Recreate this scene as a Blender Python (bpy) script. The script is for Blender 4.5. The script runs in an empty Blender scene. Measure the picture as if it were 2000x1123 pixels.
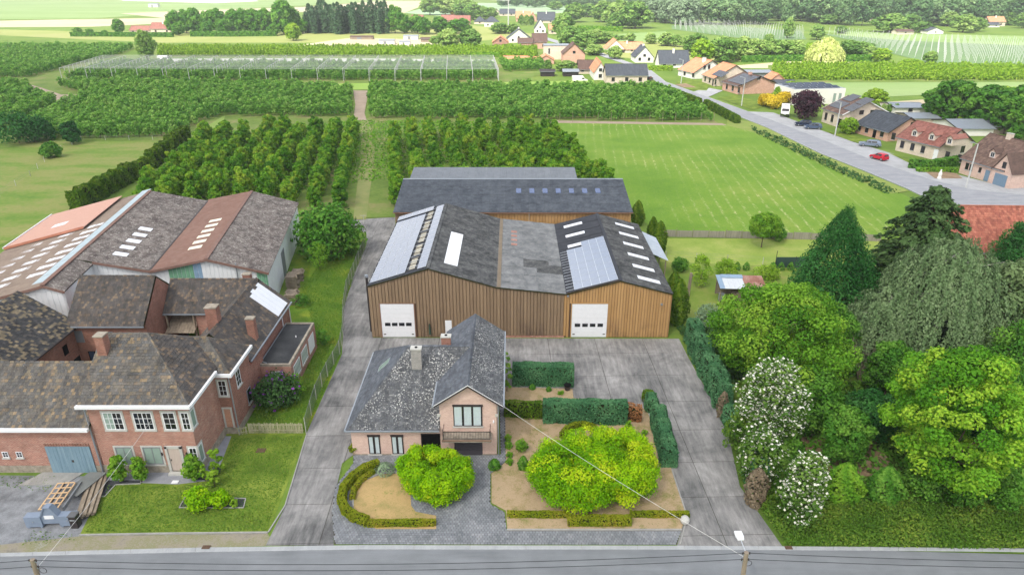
import bpy, math, random
import numpy as np

S = bpy.context.scene
COL = S.collection
R = math.radians
rnd = random.Random(7)

# ------------------------------------------------------------------ camera
PITCH, FPX, CH = R(24.5), 1333.0, 36.0          # survey: pitch, focal length in px of the 2000 px photo, flying height
cd = bpy.data.cameras.new('camera'); cam = bpy.data.objects.new('camera', cd); COL.objects.link(cam)
cam.location = (0, 0, CH); cam.rotation_euler = (R(90) - PITCH, 0, 0)
cd.sensor_width = 36.0; cd.lens = 36.0 * FPX / 2000.0; cd.clip_end = 9000; cd.clip_start = 0.5
S.camera = cam
# ------------------------------------------------------------------ sky, sun, exposure
SUN_EL, SUN_AZ = 52.0, 215.0                     # elevation, compass bearing of the sun (0 = +Y, clockwise)
w = bpy.data.worlds.new('World'); S.world = w; w.use_nodes = True
nt = w.node_tree; nt.nodes.clear()
sky = nt.nodes.new('ShaderNodeTexSky'); sky.sky_type = 'NISHITA'; sky.sun_disc = False
sky.sun_elevation = R(SUN_EL); sky.sun_rotation = R(SUN_AZ); sky.air_density = 1.0; sky.dust_density = 6.0; sky.ozone_density = 1.0
bg = nt.nodes.new('ShaderNodeBackground'); bg.inputs[1].default_value = 0.15
wo = nt.nodes.new('ShaderNodeOutputWorld')
# broken white cloud over the whole sky, the same in every direction
tcw = nt.nodes.new('ShaderNodeTexCoord'); nzw = nt.nodes.new('ShaderNodeTexNoise'); nzw.inputs['Scale'].default_value = 3.0; nzw.inputs['Detail'].default_value = 6
rpw = nt.nodes.new('ShaderNodeValToRGB'); rpw.color_ramp.elements[0].position = .40; rpw.color_ramp.elements[1].position = .56
mxw = nt.nodes.new('ShaderNodeMix'); mxw.data_type = 'RGBA'; mxw.inputs[7].default_value = (6.0, 6.1, 6.3, 1)
nt.links.new(tcw.outputs['Generated'], nzw.inputs['Vector']); nt.links.new(nzw.outputs['Fac'], rpw.inputs[0]); nt.links.new(rpw.outputs[0], mxw.inputs[0]); nt.links.new(sky.outputs[0], mxw.inputs[6])
nt.links.new(mxw.outputs[2], bg.inputs[0]); nt.links.new(bg.outputs[0], wo.inputs[0])
sd = bpy.data.lights.new('sun', 'SUN'); sd.energy = 4.2; sd.angle = R(0.5); sd.color = (1.0, 0.95, 0.86)
sun = bpy.data.objects.new('sun', sd); COL.objects.link(sun)
sun.rotation_euler = (R(90 - SUN_EL), 0, R(180 - SUN_AZ))
SUNDIR = (math.cos(R(SUN_EL)) * math.sin(R(SUN_AZ)), math.cos(R(SUN_EL)) * math.cos(R(SUN_AZ)), math.sin(R(SUN_EL)))
S.view_settings.view_transform = 'Standard'; S.view_settings.look = 'None'
S.view_settings.gamma = 1.0; S.view_settings.exposure = 0.70; S.view_settings.use_curve_mapping = False
S.render.engine = 'CYCLES'
S.cycles.max_bounces = 5; S.cycles.diffuse_bounces = 2; S.cycles.glossy_bounces = 2
S.cycles.transmission_bounces = 3; S.cycles.transparent_max_bounces = 8; S.cycles.volume_bounces = 0
S.cycles.use_denoising = True; S.cycles.caustics_reflective = False; S.cycles.caustics_refractive = False

# ------------------------------------------------------------------ survey: photo pixel <-> metres
_s, _c = math.sin(PITCH), math.cos(PITCH)
def ray(px, py):
    x = (px - 1000) / FPX; v = (py - 561.5) / FPX
    return (x, _c - v * _s, -(_s + v * _c))
def G(px, py, z=0.0):
    d = ray(px, py); t = (z - CH) / d[2]
    return (d[0] * t, d[1] * t, z)
def zat(py, Y):                                   # height above ground seen at image row py at distance Y
    d = ray(1000, py); return CH + d[2] * Y / d[1]
def mpp(Y, z=0.0):                                # metres per photo pixel at distance Y
    return (Y * _c + (CH - z) * _s) / FPX

# ------------------------------------------------------------------ object helpers
def link(o, parent=None):
    COL.objects.link(o)
    if parent: o.parent = parent
    return o
def tag(o, label=None, cat=None, group=None, kind=None):
    if label: o['label'] = label
    if cat: o['category'] = cat
    if group: o['group'] = group
    if kind: o['kind'] = kind
    return o
def thing(name, label, cat, loc=(0, 0, 0), rz=0.0, group=None):
    o = bpy.data.objects.new(name, None); o.empty_display_size = 0.3
    o.location = loc; o.rotation_euler = (0, 0, rz)
    return tag(link(o), label, cat, group)
def put(name, me, mat, parent=None, loc=None, rot=None, scale=None):
    if mat is not None and not me.materials: me.materials.append(mat)
    o = bpy.data.objects.new(name, me)
    if loc: o.location = loc
    if rot: o.rotation_euler = rot
    if scale: o.scale = scale
    return link(o, parent)
def copy_tree(o, parent=None):
    c = o.copy(); link(c); c.parent = parent
    for ch in o.children: copy_tree(ch, c)
    return c

def sub(a, b): return (a[0]-b[0], a[1]-b[1], a[2]-b[2])
def add(a, b): return (a[0]+b[0], a[1]+b[1], a[2]+b[2])
def mul(a, k): return (a[0]*k, a[1]*k, a[2]*k)
def cross(a, b): return (a[1]*b[2]-a[2]*b[1], a[2]*b[0]-a[0]*b[2], a[0]*b[1]-a[1]*b[0])
def dot(a, b): return a[0]*b[0]+a[1]*b[1]+a[2]*b[2]
def norm(a):
    l = math.sqrt(dot(a, a)) or 1.0; return (a[0]/l, a[1]/l, a[2]/l)
def lerp(a, b, t): return tuple(a[i] + (b[i]-a[i]) * t for i in range(len(a)))

class MB:
    """collects faces; build() links them as one mesh object"""
    def __init__(s): s.v = []; s.f = []; s.a = []
    def face(s, pts, a=0.5):
        n = len(s.v); s.v.extend(pts); s.f.append(tuple(range(n, n+len(pts)))); s.a.append(a); return s
    def box(s, x0, x1, y0, y1, z0, z1, a=0.5):
        if x1 < x0: x0, x1 = x1, x0
        if y1 < y0: y0, y1 = y1, y0
        n = len(s.v)
        s.v += [(x0,y0,z0),(x1,y0,z0),(x1,y1,z0),(x0,y1,z0),(x0,y0,z1),(x1,y0,z1),(x1,y1,z1),(x0,y1,z1)]
        for q in ((0,3,2,1),(4,5,6,7),(0,1,5,4),(1,2,6,5),(2,3,7,6),(3,0,4,7)):
            s.f.append(tuple(n+i for i in q)); s.a.append(a)
        return s
    def bar(s, p, q, w, h=None, a=0.5, up=(0,0,1)):
        """square bar from p to q, w wide, h high"""
        h = h or w; d = norm(sub(q, p)); r = cross(d, up)
        if dot(r, r) < 1e-6: r = (1, 0, 0)
        r = norm(r); u = cross(r, d); r = mul(r, w/2); u = mul(u, h/2); n = len(s.v)
        for e in (p, q):
            for i, j in ((-1,-1),(1,-1),(1,1),(-1,1)): s.v.append(add(e, add(mul(r, i), mul(u, j))))
        for qd in ((0,1,2,3),(7,6,5,4),(0,4,5,1),(1,5,6,2),(2,6,7,3),(3,7,4,0)):
            s.f.append(tuple(n+i for i in qd)); s.a.append(a)
        return s
    def tube(s, p, q, r0, r1=None, n=8, a=0.5, cap=True):
        r1 = r0 if r1 is None else r1; d = norm(sub(q, p))
        t = norm(cross(d, (0,0,1) if abs(d[2]) < .9 else (1,0,0))); b = cross(d, t); k = len(s.v)
        for e, r in ((p, r0), (q, r1)):
            for i in range(n):
                g = 2*math.pi*i/n; s.v.append(add(e, add(mul(t, r*math.cos(g)), mul(b, r*math.sin(g)))))
        for i in range(n):
            j = (i+1) % n; s.f.append((k+i, k+j, k+n+j, k+n+i)); s.a.append(a)
        if cap:
            s.f.append(tuple(k+i for i in range(n))[::-1]); s.a.append(a)
            s.f.append(tuple(k+n+i for i in range(n))); s.a.append(a)
        return s
    def prism(s, poly, z0, z1, a=0.5):
        """vertical prism on a plan polygon"""
        n = len(poly); k = len(s.v)
        s.v += [(x, y, z0) for x, y in poly] + [(x, y, z1) for x, y in poly]
        s.f.append(tuple(k+n+i for i in range(n))); s.a.append(a)
        s.f.append(tuple(k+i for i in range(n))[::-1]); s.a.append(a)
        for i in range(n):
            j = (i+1) % n; s.f.append((k+i, k+j, k+n+j, k+n+i)); s.a.append(a)
        return s
    def slab(s, pts, t, a=0.5):
        """a flat 3D polygon given thickness t along its normal, downwards"""
        n = len(pts); nv = norm(cross(sub(pts[1], pts[0]), sub(pts[2], pts[0])))
        if nv[2] < 0: pts = pts[::-1]; nv = mul(nv, -1)
        k = len(s.v); s.v += list(pts) + [add(p, mul(nv, -t)) for p in pts]
        s.f.append(tuple(range(k, k+n))); s.a.append(a)
        s.f.append(tuple(range(k+n, k+2*n))[::-1]); s.a.append(a)
        for i in range(n):
            j = (i+1) % n; s.f.append((k+i, k+n+i, k+n+j, k+j)); s.a.append(a)
        return s
    def mesh(s, name, smooth=False):
        me = bpy.data.meshes.new(name); me.from_pydata(s.v, [], s.f)
        at = me.attributes.new('v', 'FLOAT', 'FACE'); at.data.foreach_set('value', s.a)
        if smooth: me.polygons.foreach_set('use_smooth', [True]*len(s.f))
        me.update(); return me
    def build(s, name, mat, parent=None, smooth=False):
        return put(name, s.mesh(name, smooth), mat, parent)

def mesh_np(name, V, Q, A=None):
    me = bpy.data.meshes.new(name); n, m = len(V), len(Q); k = Q.shape[1]
    me.vertices.add(n); me.vertices.foreach_set('co', np.ascontiguousarray(V, dtype=np.float32).ravel())
    me.loops.add(m*k); me.loops.foreach_set('vertex_index', np.ascontiguousarray(Q, dtype=np.int32).ravel())
    me.polygons.add(m); me.polygons.foreach_set('loop_start', np.arange(0, m*k, k, dtype=np.int32))
    if A is not None:
        at = me.attributes.new('v', 'FLOAT', 'FACE'); at.data.foreach_set('value', np.ascontiguousarray(A, dtype=np.float32))
    me.update(calc_edges=True); return me

# plan polygon tools
def clip(poly, x0, x1, y0, y1):
    for ax, lim, sg in ((0,x0,1),(0,x1,-1),(1,y0,1),(1,y1,-1)):
        out = []
        for i in range(len(poly)):
            p, q = poly[i-1], poly[i]; a = sg*(p[ax]-lim); b = sg*(q[ax]-lim)
            if (a >= 0) != (b >= 0):
                t = a/(a-b); out.append((p[0]+(q[0]-p[0])*t, p[1]+(q[1]-p[1])*t))
            if b >= 0: out.append(q)
        poly = out
        if len(poly) < 3: return []
    return poly
def area(poly):
    return 0.5*sum(poly[i-1][0]*poly[i][1]-poly[i][0]*poly[i-1][1] for i in range(len(poly)))
def inside(x, y, poly):
    c = False
    for i in range(len(poly)):
        (x1,y1),(x2,y2) = poly[i-1], poly[i]
        if (y1 > y) != (y2 > y) and x < (x2-x1)*(y-y1)/(y2-y1)+x1: c = not c
    return c
def P(*pts, z=0.0): return [G(px, py, z)[:2] for px, py in pts]

# ------------------------------------------------------------------ materials
def L(r, g, b):                                   # sRGB 0-255 of a surface -> linear
    f = lambda c: (c/255/12.92) if c/255 <= .04045 else ((c/255+.055)/1.055)**2.4
    return (f(r), f(g), f(b), 1.0)
class N:
    def __init__(s, name):
        s.m = bpy.data.materials.new(name); s.m.use_nodes = True; s.t = s.m.node_tree; s.t.nodes.clear()
        s.out = s.n('ShaderNodeOutputMaterial')
    def n(s, ty, **kw):
        x = s.t.nodes.new(ty)
        for k, v in kw.items():
            if k.startswith('i_'): x.inputs[k[2:].replace('_', ' ')].default_value = v
            else: setattr(x, k, v)
        return x
    def l(s, a, b): s.t.links.new(a, b)
    def coord(s, kind='Object', scale=(1,1,1), rot=(0,0,0)):
        c = s.n('ShaderNodeTexCoord'); m = s.n('ShaderNodeMapping'); m.inputs['Scale'].default_value = scale; m.inputs['Rotation'].default_value = rot
        s.l(c.outputs[kind], m.inputs['Vector']); return m.outputs[0]
    def noise(s, vec, scale, detail=5, rough=.6, dist=0):
        x = s.n('ShaderNodeTexNoise'); x.inputs['Scale'].default_value = scale; x.inputs['Detail'].default_value = detail
        x.inputs['Roughness'].default_value = rough; x.inputs['Distortion'].default_value = dist
        s.l(vec, x.inputs['Vector']); return x.outputs['Fac']
    def ramp(s, fac, stops, interp='LINEAR'):
        x = s.n('ShaderNodeValToRGB'); x.color_ramp.interpolation = interp; e = x.color_ramp.elements
        while len(e) < len(stops): e.new(0.5)
        for k, (p, c) in enumerate(stops): e[k].position = p; e[k].color = c if len(c) == 4 else (*c, 1)
        s.l(fac, x.inputs[0]); return x.outputs[0]
    def mix(s, fac, a, b, mode='MIX'):
        x = s.n('ShaderNodeMix', data_type='RGBA', blend_type=mode)
        for v, i in ((fac, 0), (a, 6), (b, 7)):
            if hasattr(v, 'is_linked'): s.l(v, x.inputs[i])
            else: x.inputs[i].default_value = v
        return x.outputs[2]
    def attr(s, name='v'):
        x = s.n('ShaderNodeAttribute', attribute_name=name); return x.outputs['Fac']
    def rndobj(s): return s.n('ShaderNodeObjectInfo').outputs['Random']
    def math(s, op, a, b=0.0):
        x = s.n('ShaderNodeMath', operation=op)
        for v, i in ((a, 0), (b, 1)):
            if hasattr(v, 'is_linked'): s.l(v, x.inputs[i])
            else: x.inputs[i].default_value = v
        return x.outputs[0]
    def surf(s, col, rough=.85, spec=.3, bump=None, bstr=.3, bdist=.02, metal=0, transl=0.0, tcol=None):
        b = s.n('ShaderNodeBsdfPrincipled'); b.inputs['Roughness'].default_value = rough
        b.inputs['Specular IOR Level'].default_value = spec; b.inputs['Metallic'].default_value = metal
        if hasattr(col, 'is_linked'): s.l(col, b.inputs['Base Color'])
        else: b.inputs['Base Color'].default_value = col
        if bump is not None:
            bm = s.n('ShaderNodeBump'); bm.inputs['Strength'].default_value = bstr; bm.inputs['Distance'].default_value = bdist
            s.l(bump, bm.inputs['Height']); s.l(bm.outputs[0], b.inputs['Normal'])
        o = b.outputs[0]
        if transl:
            t = s.n('ShaderNodeBsdfTranslucent'); x = s.n('ShaderNodeMixShader'); x.inputs[0].default_value = transl
            if hasattr(col, 'is_linked'): s.l(col, t.inputs[0])
            else: t.inputs[0].default_value = col
            s.l(o, x.inputs[1]); s.l(t.outputs[0], x.inputs[2]); o = x.outputs[0]
        s.l(o, s.out.inputs['Surface']); return s.m

def M_noise(name, cols, scale=1.0, fine=20.0, rough=.9, spec=.2, bstr=.25, bdist=.03, stretch=(1,1,1), spread=.22, det=6, kind='Object', rot=0):
    """cols mixed by broad noise and broken up by fine noise"""
    n = N(name); v = n.coord(kind, stretch, (0,0,rot)); a = n.noise(v, scale, det, .62); f = n.noise(v, fine, 3, .6)
    k = len(cols); st = [(.5 + spread*(2*i/(max(k-1, 1))-1), c) for i, c in enumerate(cols)]
    c = n.ramp(n.math('ADD', n.math('MULTIPLY', a, .72), n.math('MULTIPLY', f, .28)), st)
    return n.surf(c, rough, spec, f, bstr, bdist)
def M_plain(name, col, rough=.6, spec=.4, metal=0, var=.12, scale=3):
    n = N(name); f = n.noise(n.coord(), scale, 6, .65)
    c = n.mix(1.0, col, n.ramp(f, [(.3, (1-var,)*3), (.7, (1+var*.4,)*3)]), 'MULTIPLY')
    return n.surf(c, rough, spec, metal=metal)
def M_leaf(name, stops, transl=.3, rough=.6, spec=.08, obj=.12):
    """leaf colour from the leaf's own random value, a little from the plant"""
    n = N(name); a = n.attr(); r = n.rndobj()
    f = n.math('ADD', a, n.math('MULTIPLY', n.math('SUBTRACT', r, .5), obj))
    c = n.ramp(f, [(i/(len(stops)-1), s) for i, s in enumerate(stops)])
    return n.surf(c, rough, spec, transl=transl)
def M_brick(name, c1, c2, mortar, sc=1.0, bw=.22, bh=.075, rough=.9, patch=.25, dirt=None):
    n = N(name); co = n.n('ShaderNodeTexCoord'); sp = n.n('ShaderNodeSeparateXYZ'); n.l(co.outputs['Object'], sp.inputs[0])
    cb = n.n('ShaderNodeCombineXYZ'); n.l(n.math('ADD', sp.outputs[0], sp.outputs[1]), cb.inputs[0]); n.l(sp.outputs[2], cb.inputs[1])
    b = n.n('ShaderNodeTexBrick'); b.inputs['Scale'].default_value = 1.0; b.inputs['Brick Width'].default_value = bw; b.inputs['Row Height'].default_value = bh
    b.inputs['Mortar Size'].default_value = .010; b.inputs['Mortar Smooth'].default_value = .2; b.inputs['Bias'].default_value = 0
    b.inputs['Color1'].default_value = c1; b.inputs['Color2'].default_value = c2; b.inputs['Mortar'].default_value = mortar
    n.l(cb.outputs[0], b.inputs['Vector'])
    v = n.coord(); f = n.noise(v, .9, 6, .65); g = n.noise(n.coord(scale=(.7,.7,8)), 2.0, 5, .75)
    c = n.mix(1.0, b.outputs['Color'], n.ramp(f, [(.3, (1-patch,)*3), (.7, (1+patch*.5,)*3)]), 'MULTIPLY')
    c = n.mix(n.ramp(g, [(.54, (0,0,0)), (.66, (.6,)*3)]), c, dirt or mortar)
    return n.surf(c, rough, .2, b.outputs['Fac'], -.35, .01)
def M_roofsheet(name, cols, lich, amount=.55, scale=.8, rough=.9):
    """weathered fibre-cement: sheet tone by sheet, lichen speckle and run-off streaks"""
    n = N(name); v = n.n('ShaderNodeNewGeometry').outputs['Position']; r = n.rndobj()
    f = n.noise(v, scale, 6, .65); s1 = n.noise(v, 3.6, 6, .85); s2 = n.noise(v, 1.5, 5, .8)
    c = n.ramp(n.math('ADD', n.math('MULTIPLY', f, .8), n.math('MULTIPLY', r, .12)), [(.3+.4*i/max(len(cols)-1, 1), k) for i, k in enumerate(cols)])
    m = n.math('MULTIPLY', n.ramp(s1, [(amount, (0,0,0)), (amount+.07, (1,1,1))]), n.ramp(f, [(.35, (.25,)*3), (.6, (1,)*3)]))
    c = n.mix(m, c, lich); c = n.mix(n.math('MULTIPLY', n.ramp(s2, [(.45, (0,)*3), (.7, (1,)*3)]), .35), c, lich)
    return n.surf(c, rough, .2, s1, .3, .01)
def M_tiles(name, pal, lich=None, rough=.85, dark=.6):
    """roof tiles: each tile takes its own colour from the palette"""
    n = N(name); a = n.attr(); v = n.coord(); f = n.noise(v, 1.1, 6, .65); g = n.noise(v, 14, 3, .7)
    c = n.ramp(a, [(i/len(pal), p) for i, p in enumerate(pal)], 'CONSTANT')
    c = n.mix(1.0, c, n.ramp(f, [(.3, (dark,)*3), (.7, (1.12,)*3)]), 'MULTIPLY')
    c = n.mix(1.0, c, n.ramp(n.noise(n.coord(scale=(1.6, .35, .35)), 1.3, 5, .75), [(.32, (.62,)*3), (.66, (1.1,)*3)]), 'MULTIPLY')
    c = n.mix(1.0, c, n.ramp(g, [(.3, (.75,)*3), (.7, (1.15,)*3)]), 'MULTIPLY')
    if lich:
        m = n.math('MULTIPLY', n.ramp(n.noise(v, lich[1], 3, .6), [(lich[2], (0,)*3), (lich[2]+.06, (1,)*3)]), n.ramp(n.noise(v, .5, 4, .7), [(.42, (.1,)*3), (.6, (1,)*3)]))
        c = n.mix(m, c, lich[0])
    return n.surf(c, rough, .3, g, .25, .01)
# ------------------------------------------------------------------ ground materials
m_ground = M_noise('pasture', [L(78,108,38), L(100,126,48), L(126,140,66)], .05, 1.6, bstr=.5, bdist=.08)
m_lawn = M_noise('lawn', [L(76,98,28), L(100,122,40), L(132,146,60)], .35, 7, bstr=.6, bdist=.06, spread=.15)
m_backlawn = M_noise('rough_lawn', [L(66,100,24), L(90,122,34), L(140,146,44)], .3, 6, bstr=.6, bdist=.08, spread=.16)
m_left = M_noise('long_grass_meadow', [L(82,118,40), L(106,132,52), L(134,136,78), L(94,132,42)], .12, 2.2, bstr=.7, bdist=.15, stretch=(.5,1.3,1), spread=.16)
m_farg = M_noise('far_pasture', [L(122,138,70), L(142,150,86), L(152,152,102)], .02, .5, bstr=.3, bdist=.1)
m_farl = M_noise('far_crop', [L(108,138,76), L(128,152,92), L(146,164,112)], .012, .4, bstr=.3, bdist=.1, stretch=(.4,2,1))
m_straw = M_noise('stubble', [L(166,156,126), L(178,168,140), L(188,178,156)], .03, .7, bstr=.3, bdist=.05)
m_plastic = M_plain('crop_cover_film', L(206,208,208), .5, .4, var=.06, scale=.05)
m_mint = M_noise('young_corn', [L(136,166,126), L(152,176,140)], .02, .5, bstr=.2)
m_soil = M_noise('soil', [L(112,92,70), L(140,120,96), L(160,142,116)], .5, 9, bstr=.6, bdist=.05)
m_dry = M_noise('dry_lawn', [L(128,128,70), L(158,140,92), L(180,152,106), L(116,128,62)], .55, 9, bstr=.5, bdist=.05, spread=.17)
m_bed = M_noise('dry_garden_bed', [L(112,120,58), L(150,134,98), L(172,150,122), L(126,122,76)], .7, 10, bstr=.5, bdist=.05, spread=.16)
m_grav = M_noise('gravel', [L(98,100,102), L(126,129,132), L(150,153,156)], .9, 12, bstr=.7, bdist=.04, spread=.15)
m_gravd = M_noise('dark_gravel', [L(52,54,58), L(72,75,80)], 2, 16, bstr=.7, bdist=.04)
m_path = M_noise('grey_gravel_path', [L(126,128,134), L(150,153,160)], 2, 16, bstr=.6, bdist=.03)
m_verge = M_noise('worn_verge', [L(120,117,106), L(142,135,120), L(126,126,92), L(152,151,148)], .5, 8, bstr=.5, bdist=.04, spread=.17)
m_wild = M_noise('undergrowth_soil', [L(52,74,26), L(78,104,34), L(100,118,46)], .4, 6, bstr=.6, bdist=.1)
m_track = M_noise('dirt_track', [L(146,130,112), L(168,152,136)], .3, 4, bstr=.4)
m_orch = M_noise('orchard_floor', [L(78,104,40), L(104,126,54), L(136,128,88)], .1, 1.5, bstr=.5, bdist=.1, spread=.16)
def mk_asphalt(name, a, b, sc=.35):
    n = N(name); v = n.coord(); f = n.noise(n.coord(scale=(.12, 1, 1)), sc*4, 6, .6); g = n.noise(v, 60, 2, .6); p = n.noise(v, .5, 5, .6)
    c = n.ramp(n.math('ADD', n.math('MULTIPLY', f, .6), n.math('MULTIPLY', p, .4)), [(.38, a), (.62, b)])
    c = n.mix(1.0, c, n.ramp(g, [(.3, (.88,)*3), (.7, (1.1,)*3)]), 'MULTIPLY')
    return n.surf(c, .85, .3, g, .2, .01)
m_road = mk_asphalt('asphalt', L(110,114,117), L(126,130,133))
m_road2 = mk_asphalt('side_road_asphalt', L(134,137,142), L(154,156,160))
def mk_conc(name, cols, sc=.25, streak=(1.6,.22,1)):
    n = N(name); v = n.coord(); a = n.noise(v, sc, 8, .68, .4); f = n.noise(n.coord(scale=streak, rot=(0,0,.25)), 1.6, 6, .7); g = n.noise(v, 25, 3, .6)
    r = n.rndobj()
    c = n.ramp(n.math('ADD', n.math('ADD', n.math("MULTIPLY", a, .56), n.math("MULTIPLY", f, .38)), n.math('MULTIPLY', r, .05)), [(.36+.28*i/(len(cols)-1), k) for i, k in enumerate(cols)])
    c = n.mix(1.0, c, n.ramp(g, [(.3, (.86,)*3), (.7, (1.1,)*3)]), 'MULTIPLY')
    return n.surf(c, .9, .25, g, .2, .01)
m_conc = mk_conc('yard_concrete', [L(82,83,83), L(114,114,113), L(140,139,137), L(164,163,161)])
m_gutter = mk_conc('gutter_concrete', [L(148,152,154), L(170,173,174)], .8)
m_kerb = mk_conc('kerb_concrete', [L(140,140,136), L(166,165,160)], 1.5)
m_park = mk_conc('forecourt_paving', [L(148,150,152), L(176,178,180)], .3)
def mk_meadow():
    n = N('mown_meadow'); v = n.coord(); a = n.noise(v, .06, 6, .65); f = n.noise(v, 3.0, 4, .65)
    c = n.ramp(n.math('ADD', n.math('MULTIPLY', a, .65), n.math('MULTIPLY', f, .35)), [(.34, L(86,124,34)), (.5, L(106,140,44)), (.66, L(134,150,66))])
    x = n.coord(rot=(0,0,.09)); w = n.n('ShaderNodeTexWave'); w.inputs['Scale'].default_value = .155; w.inputs['Distortion'].default_value = 1.6; w.inputs['Detail Scale'].default_value = .3
    n.l(x, w.inputs['Vector'])
    k = n.noise(n.coord(scale=(3,.8,1)), .9, 5, .75); far = n.noise(v, .03, 2, .5)
    m = n.math('MULTIPLY', n.ramp(w.outputs['Fac'], [(.80, (0,)*3), (.97, (1,)*3)]), n.ramp(k, [(.48, (0,)*3), (.64, (.75,)*3)]))
    m = n.math('MULTIPLY', m, n.ramp(far, [(.42, (.05,)*3), (.6, (.9,)*3)]))
    c = n.mix(m, c, L(204,196,150)); return n.surf(c, .9, .2, f, .5, .08)
m_mown = mk_meadow()

def sheet(name, poly, z, mat, kind='structure'):
    m = MB(); pts = [(x, y, z) for x, y in poly]
    if area(poly) < 0: pts = pts[::-1]
    m.face(pts); o = m.build(name, mat); o['kind'] = kind; return o

# ------------------------------------------------------------------ terrain and fields (survey polygons unprojected to the ground)
m = MB(); m.face([(-4000,-600,0),(4000,-600,0),(4000,6000,0),(-4000,6000,0)]); m.build('ground', m_ground)['kind'] = 'structure'
FAR = [
 ('pasture_strip', m_farg, [(-300,56),(310,84),(900,84),(1060,70),(860,40),(600,62),(140,62),(-300,50)]),
 ('crop_field', m_farl, [(-600,-6),(-600,43),(180,37),(420,20),(760,3),(1000,-8),(400,-18)]),
 ('stubble_field', m_straw, [(-200,45),(180,38),(330,36),(330,46),(180,53),(-200,55)]),
 ('stubble_field', m_straw, [(235,27),(420,20),(600,14),(740,3),(850,2),(790,26),(600,24),(330,37)]),
 ('film_covered_field', m_plastic, [(225,-2),(240,2),(420,7),(505,3),(480,-5)]),
 ('young_corn_field', m_mint, [(790,26),(870,6),(1090,8),(1150,24),(1000,30),(860,32)]),
 ('stubble_patch', m_straw, [(525,97),(690,74),(880,80),(905,96)]),
 ('hay_field', m_farg, [(1080,96),(1310,66),(1330,90),(1560,108),(1380,128),(1200,112)]),
 ('garden_field', m_farl, [(1160,70),(1300,62),(1320,78),(1200,86)]),
 ('crop_field', m_farl, [(1600,60),(1760,66),(2300,78),(2300,128),(1700,80)]),
 ('stubble_field', m_straw, [(1740,24),(1800,20),(1810,30),(1735,34)]),
 ('stubble_strip', m_straw, [(1370,134),(1560,119),(1760,126),(1990,132),(1990,138),(1560,134)]),
 ('hay_field', m_farl, [(1520,172),(1580,162),(2300,160),(2300,176),(1850,184),(1600,196)]),
 ('stubble_strip', m_straw, [(1640,206),(1880,190),(1880,204),(1700,222)]),
 ('orchard_floor', m_orch, [(-400,86),(270,92),(240,108),(150,125),(110,165),(80,274),(-400,262)]),
 ('orchard_floor', m_orch, [(150,118),(985,118),(985,164),(690,178),(690,240),(400,244),(345,276),(80,276),(80,160)]),
 ('orchard_floor', m_orch, [(720,168),(1290,172),(1405,243),(720,240)]),
 ('orchard_floor', m_orch, [(985,164),(985,128),(1065,120),(1065,146)]),
 ('cherry_orchard_floor', m_orch, [(430,228),(1060,236),(1180,350),(1170,420),(420,430),(250,420)]),
 ('orchard_floor', m_orch, [(300,112),(1060,114),(1060,97),(300,96)]),
 ('orchard_floor', m_orch, [(1500,162),(2300,160),(2300,134),(1500,128)]),
]
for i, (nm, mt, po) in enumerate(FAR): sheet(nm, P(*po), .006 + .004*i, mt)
Z1 = .30
sheet('paddock', P((485,165),(970,162),(1160,158),(1160,170),(690,176)), .100, M_noise('cut_grass_strip', [L(120,156,58), L(146,172,84)], .1, 2))
sheet('long_grass_meadow', P((-400,300),(0,282),(160,268),(350,268),(290,330),(150,412),(0,480),(-400,640)), .05, m_left)
sheet('grass_strip', P((380,262),(440,226),(430,262),(330,340),(290,352)), .100, M_noise('orchard_headland', [L(112,140,58), L(134,154,80)], .2, 3))
sheet('mown_meadow', P((1062,240),(1420,244),(1500,262),(1620,318),(1775,386),(1820,470),(1285,462),(1235,410),(1165,345)), .104, m_mown)
sheet('headland_track', P((1062,236),(1410,242),(1420,246),(1062,241)), .108, m_track)
sheet('paddock', P((1255,466),(1720,468),(1760,530),(1290,512)), .05, M_noise('paddock_grass', [L(112,142,48), L(138,156,72), L(164,166,96)], .3, 4, bstr=.5, bdist=.06))
sheet('kitchen_garden', P((1290,512),(1760,530),(1760,640),(1330,640)), .05, M_noise('kitchen_garden_grass', [L(92,124,40), L(116,138,56), L(146,140,84)], .3, 5, bstr=.5, bdist=.06))
sheet('track', P((58,166),(80,172),(120,186),(186,186),(186,192),(150,204),(100,198),(62,184)), .108, m_track)
sheet('track', P((690,178),(718,178),(716,200),(712,222),(716,236),(690,236),(694,205)), .108, m_track)
sheet('track', P((690,430),(715,430),(733,300),(722,236),(704,236),(705,300)), .112, M_noise('worn_grass_track', [L(110,128,66), L(142,138,92)], .5, 5))
sheet('track', P((300,124),(330,116),(640,115),(965,118),(965,122),(460,121)), .108, M_plain('concrete_track', L(186,186,182)))
sheet('undergrowth', P((1330,640),(1800,640),(2300,700),(2300,1090),(1530,1070),(1440,950),(1400,790)), .02, m_wild)
sheet('bare_soil', P((1560,850),(1620,830),(1700,850),(1760,930),(1600,930)), .04, m_soil)
sheet('back_lawn', P((440,850),(480,800),(500,755),(560,640),(560,540),(560,500),(640,470),(712,470),(716,490),(676,560),(674,600),(670,690),(598,846)), .02, m_backlawn)
sheet('farm_yard', P((80,740),(430,740),(330,600),(120,600)), .03, m_conc)
sheet('orchard_edge_path', P((668,430),(772,425),(772,440),(716,458)), .03, m_conc)

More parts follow.
